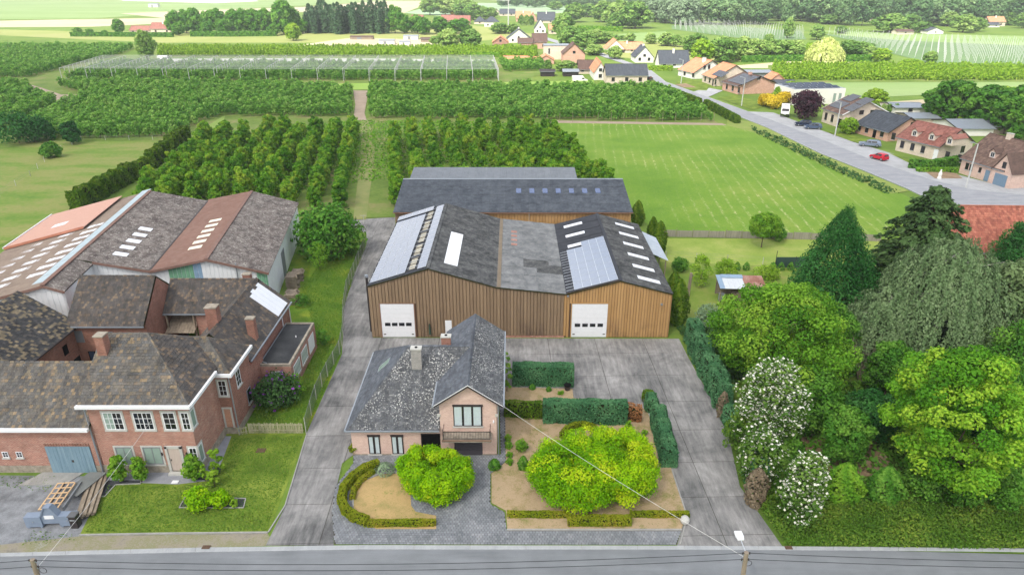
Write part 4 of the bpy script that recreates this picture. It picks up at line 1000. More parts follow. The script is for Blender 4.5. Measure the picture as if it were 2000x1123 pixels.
    # roof furniture
    c = chimney(t, X(-8.05), Y(50.0), 5.0, 7.6, .85, .6, M_brick('grey_brick', L(150,146,140), L(128,126,122), L(176,174,168)))
    MB().box(X(-8.5), X(-7.6), Y(49.66), Y(49.69), 5.45, 5.6).build('flashing', m_white, c)
    chimney(t, X(-5.75), Y(52.3), 6.0, 7.5, .8, .55, m_brickd)
    u, s, nv = frame_of(q((-13.4,57.95,E),(-13.4,45.3,E),(-8.95,51.6,rz_)))
    o = q((-11.75,52.4,E+(-11.75+13.4)*.95))[0]
    wv = place('roof_window', MB().box(0,.95,0,1.5,-.05,.09).mesh('roof_window'), m_zinc, t, add(o, mul(nv, .02)), u, s, nv); MB().box(.1,.85,.1,1.4,.09,.10).build('pane', m_blindg, wv)
    return t
villa()

# ------------------------------------------------------------------ the farm
def farmhouse():
    ox, oy = -32.4, 43.45; t = thing('brick_farmhouse', 'two storey red brick farmhouse with old clay tile hip roof and white windows', 'house', (ox, oy, 0))
    q = lambda *p: [(a-ox, b-oy, c) for a, b, c in p]
    X1 = -24.7-ox; D = 9.4
    mb = MB(); mb.box(0, X1, 0, D, 0, 6.5); mb.face([(0,0,6.5),(0,D,6.5),(0,D/2,10.1)]); mb.build('wall', m_brick, t)
    mb = MB(); mb.box(X1-1, -23.55-ox, 48.5-oy, 52.9-oy, 0, 6.1); mb.box(X1-.9, -23.57-ox, 52.9-oy, 56-oy, 0, 4.1); mb.build('wing_wall', m_brickd, t)
    MB().box(-.03, X1+.03, -.03, D, 0, .75).box(X1, -23.52-ox, 48.47-oy, 56.03-oy, 0, .7).build('plinth', m_stone, t)
    E, rz_ = 6.62, 10.1
    TW, THH = .27, .27
    ry = 48.1
    tile_roof(q((-32.75,43.1,E),(-24.35,43.1,E),(-29.1,ry,rz_),(-32.75,ry,rz_)), TW, THH, m_tile, t, seed=11)
    tile_roof(q((-24.35,43.1,E),(-24.35,53.1,E),(-29.1,ry,rz_)), TW, THH, m_tileb, t, seed=12)
    tile_roof(q((-24.35,53.1,E),(-32.75,53.1,E),(-32.75,ry,rz_),(-29.1,ry,rz_)), TW, THH, m_tileb, t, seed=13)
    e2, r2 = 6.25, 8.45
    tile_roof(q((-28.3,48.15,e2),(-23.25,48.15,e2),(-25.7,50.5,r2),(-28.3,50.5,r2)), TW, THH, m_tile, t, seed=14)
    tile_roof(q((-23.25,48.15,e2),(-23.25,52.9,e2),(-25.7,50.5,r2)), TW, THH, m_tileb, t, seed=15)
    tile_roof(q((-23.25,52.9,e2),(-28.3,52.9,e2),(-28.3,50.5,r2),(-25.7,50.5,r2)), TW, THH, m_tileb, t, seed=16)
    for a, b in (((-32.75,ry,rz_),(-29.1,ry,rz_)), ((-29.1,ry,rz_),(-24.35,43.1,E)), ((-29.1,ry,rz_),(-24.35,53.1,E)), ((-28,50.5,r2),(-25.7,50.5,r2)), ((-25.7,50.5,r2),(-23.25,48.15,e2)), ((-25.7,50.5,r2),(-23.25,52.9,e2))):
        ridge_caps(t, *q(a, b), m_tile)
    MB().bar(*q((-26.9,50.4,8.38),(-24.5,48.1,6.36)), .16, .05).build('valley_flashing', m_zinc, t)
    c = MB(); c.box(-32.85-ox, -24.2-ox, 42.85-oy, 43.12-oy, 6.4, 6.64); c.box(-24.4-ox, -24.15-ox, 43.12-oy, 48.0-oy, 6.4, 6.64); c.build('cornice', m_white, t)
    c = MB(); c.box(-24.6-ox, -23.05-ox, 47.95-oy, 48.2-oy, 6.0, 6.27); c.box(-23.3-ox, -23.05-ox, 48.2-oy, 53-oy, 6.0, 6.27); c.build('wing_cornice', m_white, t)
    # front openings
    dk = lambda i, j: m_blindg if i < 2 else m_glass
    for k, (x, w_, cols) in enumerate(((-31.3, 1.45, 4), (-29.0, 1.45, 4), (-26.75, .95, 2))):
        window(t, (x-ox, -.005, 4.15), 0, w_, 1.6, cols, 3, m_white, dk if k == 0 else m_glass, .07, .035, surround=m_lime)
    mp = M_plain('shutter_white', L(222,224,226))
    window(t, (-25.35-ox, -.005, 4.15), 0, .62, 1.6, 2, 3, m_white, m_glass, .07, .035, surround=m_lime)
    window(t, (-25.35-ox, -.005, .85), 0, .62, 1.6, 2, 3, m_white, m_glass, .07, .035, surround=m_lime)
    for z in (4.15, .85): window(t, (X1+.005, .1, z), R(90), .7, 1.55, 1, 1, m_white, m_blindg, .06, .03, surround=m_lime)
    for x, w_ in ((-31.1, 1.3), (-28.95, 1.4)):
        o = window(t, (x-ox, -.005, .85), 0, w_, 1.65, 2, 1, m_grey, m_blindg, .08, .06, surround=m_lime); MB().box(.08, w_-.08, -.024, -.02, .08, .4).build('lower_pane', m_glass, o)
    d = MB().box(-27.0-ox, -26.05-ox, -.05, 0, .25, 2.4).build('front_door', M_noise('bleached_door', [L(176,160,150), L(196,182,172)], 2, 8, stretch=(4,4,.4)), t)
    MB().box(-27.2-ox, -27.0-ox, -.12, 0, .2, 2.6).box(-26.05-ox, -25.85-ox, -.12, 0, .2, 2.6).box(-27.2-ox, -25.85-ox, -.12, 0, 2.4, 2.62).build('door_surround', m_lime, d)
    MB().box(-26.92-ox, -26.86-ox, -.09, -.05, 1.2, 1.36).build('handle', m_dark, d); MB().box(-27.2-ox, -25.85-ox, -.45, -.12, 0, .2).build('step', m_lime, d)
    for x in (-27.55, -25.62): MB().box(x-ox, x+.1-ox, -.12, 0, 1.75, 2.0).build('wall_lamp', m_dark, t)
    MB().box(-26.6-ox, -26.1-ox, -1.35, -1.0, .03, .06).build('doormat', m_white, t)
    window(t, (-24.55-ox, 48.5-oy-.005, 3.9), 0, .68, 1.5, 2, 3, m_white, m_glass, .06, .03, surround=m_lime)
    d = MB().box(-24.5-ox, -23.95-ox, 48.5-oy-.03, 48.5-oy, .75, 2.6).build('bricked_up_door', M_brick('orange_brick', L(186,124,92), L(166,104,76), L(200,180,160)), t)
    MB().box(-24.65-ox, -24.5-ox, 48.5-oy-.07, 48.5-oy, .7, 2.75).box(-23.95-ox, -23.8-ox, 48.5-oy-.07, 48.5-oy, .7, 2.75).box(-24.5-ox, -23.95-ox, 48.5-oy-.07, 48.5-oy, 2.6, 2.75).build('door_surround', m_lime, d)
    window(t, (-23.545-ox, 49.7-oy, 3.9), R(90), .9, 1.5, 2, 3, m_white, m_glass, .06, .03, sill=m_lime)
    window(t, (-23.545-ox, 51.2-oy, 1.2), R(90), .9, 1.4, 1, 1, m_zinc, m_glass, .06, .03, sill=m_lime)
    pipe(t, (-.12, -.1, 0), (-.12, -.1, 6.1)); pipe(t, (-23.6-ox+.06, 48.42-oy, 0), (-23.6-ox+.06, 48.42-oy, 6.05), m_zinc, .06)
    ch = chimney(t, .35, 44.9-oy+1.9, 8.0, 10.6, .7, .75, m_brickd, m_stone, False); None
    return t
farmhouse()
def front_barn():
    ox, oy = -47.0, 43.45; t = thing('front_barn', 'low brick barn wing with blue board gates beside the farmhouse', 'barn', (ox, oy, 0)); W = -32.45-ox
    mb = MB(); penta(mb, 0, W, 0, 8.3, 4.45, 7.6, 'x'); mb.build('wall', m_brick, t)
    MB().box(-.03, W, -.03, .02, 0, .7).build('plinth', m_stone, t)
    tile_roof([(-.3,-.35,4.5),(W,-.35,4.5),(W,4.15,7.75),(-.3,4.15,7.75)], .27, .27, m_tile, t, seed=21)
    tile_roof([(W,8.65,4.5),(-.3,8.65,4.5),(-.3,4.15,7.75),(W,4.15,7.75)], .27, .27, m_tileb, t, seed=22)
    ridge_caps(t, (-.3,4.15,7.76), (W,4.15,7.76), m_tile)
    MB().box(-.3, W+.02, -.6, -.33, 4.3, 4.54).build('cornice', m_white, t)
    for x in (-40.1, -39.0): window(t, (x-ox, -.005, 1.5), 0, .48, .55, 2, 2, m_white, m_glass, .05, .03, sill=m_lime)
    boarddoor(t, (-36.55-ox, -.03, .02), 0, 3.5, 2.55, m_blue, 12, 'gate'); boarddoor(t, (-43.6-ox, -.03, .02), 0, 2.6, 2.75, m_blue, 9, 'gate')
    for i in range(17): MB().box(-36.6-ox+i*.21, -36.6-ox+i*.21+.17, -.06, 0, 2.6, 2.85).build('lintel_brick', m_brickd, t)
    pipe(t, (W-.1,-.12,0), (W-.1,-.12,3.95))
front_barn()
def courtyard():
    t = thing('courtyard_barn', 'brick barn with checkered dark and tan tiles left of the courtyard', 'barn', (-52.6, 47.5, 0))
    mb = MB(); penta(mb, 0, 9.5, 0, 12.3, 4.9, 8.1, 'y'); mb.build('wall', m_brickd, t)
    tile_roof([(9.85,-.2,4.75),(9.85,12.5,4.75),(4.75,12.5,8.3),(4.75,-.2,8.3)], .27, .27, m_tilec, t, seed=31)
    tile_roof([(-.35,12.5,4.75),(-.35,-.2,4.75),(4.75,-.2,8.3),(4.75,12.5,8.3)], .5, .5, m_tilec, t, seed=32)
    gutter(t, (9.92,-.2,4.7), (9.92,12.4,4.7), m_dark); pipe(t, (9.62,12.1,0), (9.62,12.1,4.7), m_zinc, .07)
    for y, z, w_, h in ((9.6, 2.7, .7, 1.0), (10.6, .1, 1.0, 1.6)): MB().box(9.5, 9.53, y, y+w_, z, z+h).build('opening_shade', m_black, t)  # flat black panels, inner shade given as colour
    t = thing('rear_barn', 'tall brick barn with mottled brown tiles behind the courtyard', 'barn', (-43.5, 59.3, 0))
    mb = MB(); penta(mb, 0, 7.6, 0, 7.6, 5.0, 8.35, 'x'); mb.build('wall', m_brickd, t)
    tile_roof([(-.1,-.35,4.95),(7.55,-.35,4.95),(7.55,3.8,8.55),(-.1,3.8,8.55)], .27, .27, m_tileb, t, seed=33); tile_roof([(7.55,7.95,4.95),(-.1,7.95,4.95),(-.1,3.8,8.55),(7.55,3.8,8.55)], .5, .5, m_tileb, t, seed=34)
    ridge_caps(t, (-.1,3.8,8.58), (7.55,3.8,8.58), m_tileb)
    gutter(t, (-.1,-.42,4.9), (7.6,-.42,4.9)); MB().box(.3,1.2,-.03,0,3.0,4.3).build('hatch', m_grey, t)
    o = MB().box(1.2,2.5,-.02,0,0,2.0).build('doorway_shade', m_black, t); MB().box(1.3,1.8,-.05,-.02,0,1.95).build('door_leaf', M_plain('blue_door', L(44,60,84)), o)  # black panel painting in the dark beyond the door
    MB().box(3.4,4.2,-.03,0,2.9,4.2).build('hatch', m_steelblue, t)
    t = thing('cart_shed', 'brick cart shed with tiled roof and open timber bay behind the courtyard', 'shed', (-35.8, 62.9, 0))
    mb = MB(); mb.box(3.1, 9.0, 0, 5.2, 0, 4.5); mb.face([(0,5.2,0),(3.1,5.2,0),(3.1,5.2,4.5),(0,5.2,4.5)]); mb.build('wall', m_brick, t)
    tile_roof([(-.05,-.3,4.5),(9.2,-.3,4.5),(9.2,2.6,7.15),(-.05,2.6,7.15)], .27, .27, m_tileb, t, seed=35); tile_roof([(9.2,5.5,4.5),(-.05,5.5,4.5),(-.05,2.6,7.15),(9.2,2.6,7.15)], .5, .5, m_tileb, t, seed=36)
    ridge_caps(t, (-.05,2.6,7.18), (9.2,2.6,7.18), m_tileb); gutter(t, (0,-.38,4.45), (6.4,-.38,4.45))
    for i in range(10): MB().slab([(.1+i*.3,-.9,2.6),(.38+i*.3,-.9,2.6),(.38+i*.3,1.6,3.7),(.1+i*.3,1.6,3.7)], .04).build('canopy_plank', m_timber, t)
    for x in (.15, 2.9): MB().box(x, x+.16, -.3, -.14, 0, 4.4).build('post', m_timber, t)
    MB().box(3.9, 4.9, -.04, 0, .1, 1.9).build('door', M_plain('slate_blue_door', L(76,92,108)), t); chimney(t, 7.4, 4.2, 5, 7.0, .8, .6, m_brickd, m_stone, False)
    t = thing('side_barn', 'brick barn with dark tiles and white translucent sheets set in its roof', 'barn', (-30.0, 54.9, 0))
    mb = MB(); penta(mb, 0, 6.05, 1.2, 10.8, 4.3, 6.9, 'y'); mb.build('wall', m_brickd, t)
    tile_roof([(6.3,-1.4,4.3),(6.3,11.0,4.3),(3.05,11.0,7.1),(3.05,-1.4,7.1)], .27, .27, m_tileb, t, seed=37)
    tile_roof([(-.2,11.0,4.3),(-.2,-1.4,4.3),(3.05,-1.4,7.1),(3.05,11.0,7.1)], .27, .27, m_tileb, t, seed=38)
    ridge_caps(t, (3.05,-1.4,7.12), (3.05,11.0,7.12), m_tileb)
    A, B, s = (6.15,7.2,4.43), (6.15,10.2,4.43), norm((-3.25,0,2.8)); nv = norm((2.8,0,3.25))
    for i in range(4):
        p = add(add(A, mul((0,1,0), i*.78)), mul(nv, .07)); q = MB(); q.slab([p, add(p, (0,.74,0)), add(add(p, (0,.74,0)), mul(s, 3.4+.25*(i % 2))), add(p, mul(s, 3.4+.25*(i % 2)))], .03); q.build('rooflight_sheet', m_translu, t)
    gutter(t, (6.38,-1.4,4.25), (6.38,11.0,4.25)); pipe(t, (6.15,10.6,0), (6.15,10.6,4.2), m_white); pipe(t, (6.15,8.2,0), (6.15,8.2,4.2), m_white); pipe(t, (6.2,1.0,2.9), (6.9,.6,2.9), m_zinc)
    chimney(t, 5.5, 2.0, 4.4, 6.9, .75, .6, m_brickd, m_stone, False); chimney(t, 2.6, 1.0, 6, 8.6, 1.0, .85, m_brickd, m_stone, False)
    t = thing('flat_roofed_annex', 'flat roofed brick annex with black felt roof and long white windows', 'annex', (-23.7, 55.1, 0))
    W, D, h = 2.95, 8.5, 2.75
    MB().box(0, W, 0, D, 0, h).build('wall', m_brick, t)
    MB().box(.05, W-.2, .2, D-.15, h, h+.12).build('felt_roof', M_noise('black_felt', [L(40,42,44), L(58,60,62), L(78,80,80)], .6, 10), t)
    MB().box(0, W, 0, .2, h, h+.25).box(W-.22, W, .2, D, h, h+.25).box(0, W-.22, D-.15, D, h, h+.25).build('coping', m_stone, t); MB().box(-.04, .05, .2, D-.15, h, h+.18).build('flashing', m_zinc, t)
    for y in (.7, 3.2): window(t, (W+.005, y, .9), R(90), 1.9, 1.45, 5, 1, m_white, m_blindg, .07, .07, sill=m_stone)
    window(t, (W+.005, 5.8, .7), R(90), 1.8, 1.7, 1, 1, m_white, m_white, .07, .05); window(t, (1.1, -.005, 1.35), 0, 1.05, .9, 2, 1, m_white, m_blindg, .06, .08)
    MB().tube((1.9,5.5,h+.12),(1.9,5.5,h+.3),.06,.06,8).build('vent', m_white, t)
courtyard()

# ------------------------------------------------------------------ white steel halls of the farm (turned nine degrees)
def clad(t, x0, x1, y, zf, pitch=.5, colf=None, z0=.05, name='cladding_panel'):
    """upright panels on a wall facing -Y; zf(x) is the wall top"""
    x = x0
    while x < x1-.01:
        xa, xb = x, min(x+pitch, x1); xs = [xa+.01, xa+.05, xb-.05, xb-.01]; ys = [.0, -.05, -.05, .0]; mb = MB()
        for i in range(3): mb.face([(xs[i], y+ys[i], z0), (xs[i+1], y+ys[i+1], z0), (xs[i+1], y+ys[i+1], zf(xs[i+1])), (xs[i], y+ys[i], zf(xs[i]))])
        mb.build(name, (colf(xa) if colf else None) or m_cladW, t); x = xb
def halls():
    rz = R(8.8); m_green = M_plain('green_cladding', L(120,172,140), .55, .4); m_bluec = M_plain('blue_cladding', L(140,170,196), .55, .4)
    t = thing('white_hall', 'white steel hall with brown lichened roof and green wall panels', 'hall', (-40.6, 70.6, 0), rz)   # local x 0..12.4, ridge 6.2
    W, ze, zr, D = 12.4, 5.0, 7.0, 26.5; zf = lambda x: (6.0+(zr-6.0)*x/(W/2) if x < W/2 else ze+(zr-ze)*(W-x)/(W/2))-.1
    mb = MB()
    for y_ in (.05, D): mb.face([(0,y_,0),(W,y_,0),(W,y_,ze-.05),(W/2,y_,zr-.05),(0,y_,5.95)])
    mb.face([(0,.05,0),(0,D,0),(0,D,5.95),(0,.05,5.95)]).face([(W,.05,0),(W,D,0),(W,D,ze-.05),(W,.05,ze-.05)]); mb.build('wall', m_cladW, t)
    clad(t, 0, W, .05, zf, .45, lambda x: m_green if (1.6 < x < 4.2 or x > 11.1) else (m_bluec if 4.2 <= x < 5.2 else None))
    for k in range(13):
        mb = MB(); y = .1+k*2.03; mb.box(W, W+.04, y+.02, y+1.98, .05, ze-.1); mb.build('side_panel', m_cladW, t)
    MB().box(W+.04, W+.07, 9.2, 11.4, 0, 3.6).build('side_door', m_grey, t)
    sheet_roof((0,D+.2,6.0),(0,-.4,6.0),(W/2,D+.2,7.0), 12, 4, m_sheetF, t); sheet_roof((W+.3,-.4,ze-.1),(W+.3,D+.2,ze-.1),(W/2,-.4,7.0), 16, 6, m_sheetE, t)
    MB().bar((W/2,-.4,7.1),(W/2,D+.2,7.1),.4,.08).build('ridge_cap', m_sheetF, t)
    A, s = (0,0,6.0), norm((W/2,0,1.0)); nv = norm((-1,0,W/2))
    for k in range(6):
        p = add(add(A, mul(s, 3.0)), add((0,4.2+k*2.0,0), mul(nv, .1))); MB().slab([p, add(p, (0,.95,0)), add(add(p, (0,.95,0)), mul(s, 1.55)), add(p, mul(s, 1.55))], .03).build('rooflight', M_plain('cream_rooflight', L(236,232,208)) if k == 0 else bpy.data.materials['cream_rooflight'], t)
    for a, b in (((0,-.42,5.9),(W/2,-.42,6.95)), ((W/2,-.42,6.95),(W+.3,-.42,4.85))): MB().bar(a, b, .06, .28).build('verge_trim', m_sheetF, t)
    MB().tube((9.2,-.2,2),(9.2,-.2,6.3),.07,.07,8).build('flue_pipe', m_zinc, t)
    # the older hall to its left
    t = thing('grey_roofed_hall', 'large white steel hall with grey lichened roof and rows of white rooflights', 'hall', (-40.6, 70.6, 0), rz)
    zr2, xr, xl = 7.9, -7.5, -21.0; zl = 7.9-.235*13.5; D = 25.6; y0 = -7.2
    lo = MB(); lo.face([(xr+1.6,y0,0),(xl,y0,0),(xl,y0,zl-.1),(xr,y0,zr2-.1),(xr+1.6,y0,zr2-.75)]); lo.face([(xr+1.6,y0,0),(xr+1.6,0,0),(xr+1.6,0,zr2-.75),(xr+1.6,y0,zr2-.75)])
    lo.face([(xr+1.6,0.0,0),(0,0.0,0),(0,0.0,5.9),(xr+1.6,0.0,zr2-.5)]); lo.face([(xl,D,0),(0,D,0),(0,D,5.9),(xr,D,zr2-.1),(xl,D,zl-.1)]); lo.face([(xl,y0,0),(xl,D,0),(xl,D,zl-.1),(xl,y0,zl-.1)]); lo.build('wall', m_cladW, t)
    clad(t, xl, xr+1.6, y0, lambda x: (zr2-.12-.235*(xr-x)) if x < xr else zr2-.12-.41*(x-xr), .5)
    clad(t, xr+1.6, 0, 0.0, lambda x: 5.9-.1+(zr2-.5-5.9)*(-x)/5.9, .5)
    for k in range(9): MB().box(xr+1.6, xr+1.64, y0+k*.95+.02, y0+k*.95+.93, .05, zr2-.85).build('side_panel', m_cladW, t)
    sheet_roof((0,-.35,6.05),(0,D+.2,6.05),(xr,-.35,zr2), 15, 5, m_sheetE, t)
    sheet_roof((xr+1.85,y0-.3,zr2-.75),(xr+1.85,-.35,zr2-.75),(xr,y0-.3,zr2), 4, 1, m_sheetE, t)
    sheet_roof((xl-.2,D+.2,zl),(xl-.2,y0-.3,zl),(xr,D+.2,zr2), 14, 5, m_sheetH, t)
    MB().bar((xr,y0-.3,zr2+.1),(xr,D+.2,zr2+.1),.45,.1).build('ridge_cap', m_sheetF, t)
    MB().bar((-.05,-.3,6.12),(-.05,D,6.12),.35,.06).build('valley_gutter', m_dark, t)
    s1, n1 = norm((xr,0,zr2-6.05)), norm((zr2-6.05,0,-xr)); A = (0,0,6.05)
    def light(A, s, nv, a, y, w_, l_, mat=m_translu, nm='rooflight'):
        p = add(add(A, mul(s, a)), add((0,y,0), mul(nv, .1))); MB().slab([p, add(p, (0,w_,0)), add(add(p, (0,w_,0)), mul(s, l_)), add(p, mul(s, l_))], .03).build(nm, mat, t)
    for k in range(5): light(A, s1, n1, 3.2, 2.2+k*2.15, 1.0, 1.5)
    s2, n2 = norm((xr-xl,0,zr2-zl)), norm((zl-zr2,0,xr-xl)); B = (xl,0,zl)
    for c, a in enumerate((3.2, 6.8, 10.2)):
        for k in range(8 if c == 2 else 8): light(B, s2, n2, a, y0+2.0+c*.9+k*2.25, .95, 1.9)
    for k in range(16): light(B, s2, n2, 12.3, y0+.8+k*2.1, 2.0, 1.35, m_translu if k == 99 else M_plain('blue_grey_ridge_light', L(168,184,190)) if k == 0 else bpy.data.materials['blue_grey_ridge_light'], 'ridge_rooflight')
    for a, b in (((xl,y0-.33,zl-.1),(xr,y0-.33,zr2-.08)), ((xr,y0-.33,zr2-.08),(xr+1.85,y0-.33,zr2-.85)), ((xr+1.85,-.38,zr2-.55),(0,-.38,5.9))): MB().bar(a, b, .06, .28).build('verge_trim', m_sheetF, t)
    # orange roofed lean-to at the far left
    t = thing('orange_roofed_hall', 'white hall with flat orange sheet roof beside the meadow', 'hall', (-63.3, 79.8, 0), rz)
    mb = MB(); mb.box(0, 9.0, 0, 13, 0, 4.8); mb.face([(0,0,4.8),(9.0,0,4.8),(9.0,0,6.95)]); mb.build('wall', m_cladW, t)
    for k in range(6): MB().slab([(-.2,-.2+k*2.25,5.1),(-.2,2.03+k*2.25,5.1),(9.6,2.03+k*2.25,7.4),(9.6,-.2+k*2.25,7.4)], .08).build('roof_panel', m_orange, t)
    MB().bar((-.2,-.24,5.05),(9.6,-.24,7.35),.06,.3).build('verge_trim', M_plain('orange_trim', L(186,124,100)), t); MB().bar((-.28,-.2,5.1),(-.28,13.2,5.1),.14,.2).build('gutter', m_white, t)
    MB().slab([(3.6,4.2,6.02),(3.6,5.6,6.02),(5.4,5.6,6.44),(5.4,4.2,6.44)], .03).build('rooflight', m_translu, t)
halls()
# ------------------------------------------------------------------ near garden plants
def tree_px(name, label, px, pyb, width, pyt, seed, leafm, ncl=40, per=260, size=.22, base=None, barkm=None, group=None, cat='tree', cr=None, **kw):
    loc, r, h = size_px(px, pyb, width, pyt)
    me = mk_broad(seed, r, h, ncl, per, size, base=None if base is None else base*h, cr=(cr*r if cr else None), trunk_r=max(.06, h*.018), **kw)
    return plant(name, label, cat, loc, me, leafm, barkm, group=group)
# globe maples on the villa lawn
for k, (px, yb, wd, yt, lab, ncl) in enumerate(((850, 955, 138, 900, 'round bright green globe maple before the villa porch', 130), (1132, 962, 176, 884, 'wide bright green globe maple by the villa garden kerb', 140), (1194, 948, 176, 864, 'bright green globe maple beside the clipped drive hedge', 140))):
    tree_px('globe_maple', lab, px, yb, wd, yt, 40+k, lf['globe'], ncl, 300, .11, base=.12, cr=.21, shell=.10, low=-.9, jit=.4, cv=.8, power=2.7)
# trees of the right-hand garden
tree_px('walnut_tree', 'broad light green walnut tree beside the blue-green drive hedge', 1532, 760, 262, 572, 51, lf['walnut'], 150, 290, .175, base=.12, cr=.18, shell=.4, low=-.85, cv=.8)
tree_px('maple_tree', 'large bright yellow-green maple towering over the street verge', 1866, 960, 252, 700, 52, lf['maple'], 150, 290, .165, base=.15, cr=.18, shell=.4, low=-.9, cv=.8)
loc, r, h = size_px(1632, 655, 176, 412)
me = mk_broad(53, r, h, 110, 330, .18, base=.06*h, cr=.34*r, trunk_r=.22, shell=.2, low=-.95)
co = np.empty(len(me[0].vertices)*3, dtype=np.float32); me[0].vertices.foreach_get('co', co); co = co.reshape(-1, 3)
u = np.clip((co[:, 2]/h-.30)/.70, 0, 1); co[:, :2] *= (1.0-.72*u**1.7)[:, None]; me[0].vertices.foreach_set('co', co.ravel()); me[0].update()
plant('maple_tree', 'dark green cone-shaped maple behind the walnut tree', 'tree', loc, me, lf['dark'])
loc, r, h = size_px(1798, 640, 224, 364); plant('spruce_tree', 'tall drooping spruce beside the red-roofed house', 'tree', loc, mk_conifer(54, r*1.1, h, 34, 26, 80, .28, .28, taper=.45), lf['spruce'])
for k, (px, yb, wd, yt, lab) in enumerate(((1842, 708, 280, 470, 'huge grey-green weeping birch between spruce and pine'), (1725, 712, 170, 560, 'smaller grey-green weeping birch beside the dead shrub'))):
    loc, r, h = size_px(px, yb, wd, yt); plant('weeping_birch', lab, 'tree', loc, mk_weeping(55+k, r, h, 1300 if k == 0 else 600, 38, .145), lf['birch'], m_birchbark)
loc, r, h = size_px(1955, 725, 175, 515)
rs = np.random.RandomState(58); cl = np.array([(r*.95*math.cos(t)*q_, r*.95*math.sin(t)*q_, h*(.62+.36*(1-q_)) + .4*rs.normal(), .2*r+.35*rs.random()) for t, q_ in zip(rs.random(46)*6.28, np.sqrt(rs.random(46)))])
C, Nn, A = crown_np(rs, cl, 250, .2, up=.5); V, Q = leaves(C, Nn, .22, rs, 1.9)
plant('pine_tree', 'flat-topped pine with reddish bare trunk', 'tree', loc, (mesh_np('crown', V, Q, A), trunk_mesh('trunk', h*.8, .2, cl, 18, seed=58, zfork=.3)), lf['pine'], m_pinebark)
for k, (px, yb, wd, yt, lm, lab) in enumerate((
  (1740, 775, 80, 672, 'mid', 'dense round-topped green tree beside the dead shrub'),
  (1590, 845, 110, 735, 'mid', 'dark leafy tree behind the white flowering dogwood'),
  (1655, 905, 92, 805, 'mid', 'small leafy tree beside the bare soil patch'),
  (1700, 860, 90, 770, 'dark', 'dark green tree in the shade left of the big maple'),
  (1620, 720, 90, 600, 'mid', 'leafy tree crowded against the walnut tree'),
  (1985, 560, 90, 440, 'dark', 'dark tree in front of the red-roofed house'),
  (1985, 880, 130, 740, 'mid', 'green tree behind the big maple at the far garden'),
  (1770, 870, 80, 770, 'mid', 'leafy sapling under the left side of the big maple'),
  (1930, 870, 110, 760, 'dark', 'dark tree under the right side of the big maple'),
  (1990, 800, 120, 640, 'mid', 'tall green tree beyond the flat-topped pine'),
  (1680, 640, 110, 560, 'spruce', 'shaded evergreen between dark maple and weeping birch'),
  (1492, 484, 56, 420, 'walnut', 'young light green tree standing alone in the paddock'))):
    tree_px('garden_tree', lab, px, yb, wd, yt, 60+k, lf[lm], 44, 230, .165, base=.1 if px != 1492 else .3, cr=.34)
# dead shrub: bare twigs
loc, r, h = size_px(1690, 745, 95, 660); q = random.Random(5); t = thing('dead_shrub', 'bare grey twiggy dead shrub between the dark trees', 'shrub', loc)
for k in range(34):
    th = q.uniform(0, 6.28); b = (.15*math.cos(th), .15*math.sin(th), 0); m1 = (r*.4*math.cos(th), r*.4*math.sin(th), h*q.uniform(.4, .55)); e = (r*q.uniform(.6, 1)*math.cos(th+.2), r*q.uniform(.6, 1)*math.sin(th+.2), h*q.uniform(.75, 1.05))
    mb = MB().tube(b, m1, .05, .035, 5, .5, False).tube(m1, e, .035, .008, 4, .5, False)
    for j in range(4): f = lerp(m1, e, q.random()); mb.tube(f, add(f, (q.uniform(-.7,.7), q.uniform(-.7,.7), q.uniform(.1,.8))), .015, .004, 4, .5, False)
    mb.build('twig', m_timber, t)
# flowering dogwoods
for k, (px, yb, wd, yt, n_, lab) in enumerate(((1505, 880, 125, 712, 1700, 'tall dogwood covered in white blossom beside the drive hedge'), (1485, 945, 85, 850, 420, 'low dogwood with scattered white blossom over the drive hedge'), (1572, 1018, 92, 902, 800, 'white blossoming dogwood standing in the street verge'))):
    bush('flowering_dogwood', lab, px, yb, wd, yt, lf['dogwood'], 80+k, 4200, .17, flower=(lf['flower'], int(n_*1.3), .19, .2))
# row of clipped trees along the street verge
for k, (px, yb, wd, yt, lab) in enumerate(((1650, 975, 72, 905, 'first clipped round tree in the verge row next to the white dogwood'), (1732, 975, 68, 913, 'second clipped round tree in the verge row'), (1805, 965, 76, 905, 'clipped round tree in the verge row under the big maple'), (1884, 985, 70, 920, 'clipped round tree in the verge row beside the big maple trunk'), (1962, 990, 70, 922, 'last clipped round tree in the verge row before the shaded shed'))):
    bush('clipped_tree', lab, px, yb, wd, yt, lf['mid'] if k else lf['walnut'], 90+k, 3000, .16, group='clipped round trees along the verge', kind='ball' if k < 2 else 'clump', cat='tree')
for k, (px, yb, wd, yt, lm, lab) in enumerate((
  (1445, 880, 60, 815, 'nettle', 'leafy green shrub growing through the drive hedge'), (1545, 900, 40, 855, 'mid', 'small green shrub under the tall dogwood'), (1580, 850, 46, 800, 'mid', 'green shrub right of the tall dogwood'),
  (1370, 560, 40, 500, 'young', 'light green shrub in the kitchen garden beside the thuja'), (1330, 530, 34, 505, 'mid', 'round green shrub by the kitchen garden corner'), (1420, 545, 40, 508, 'young', 'yellow-green currant bush behind the rusty shed'),
  (1520, 470, 30, 440, 'mid', 'bush leaning on the paddock wire fence'), (1500, 545, 44, 520, 'young', 'low fruit bush behind the tin shed roof'), (1385, 640, 60, 600, 'silver', 'silvery weeds beside the kitchen garden'), (1430, 690, 70, 640, 'mid', 'bramble thicket left of the walnut tree'))):
    bush('garden_shrub', lab, px, yb, wd, yt, lf[lm], 100+k, 1500, .16)
for k, px in enumerate((1440, 1458, 1510, 1526, 1545)): bush('box_ball', 'small round box ball along the kitchen garden path', px, 528, 14, 512, lf['mid'], 130+k, 300, .12, group='box balls along the path', kind='ball')

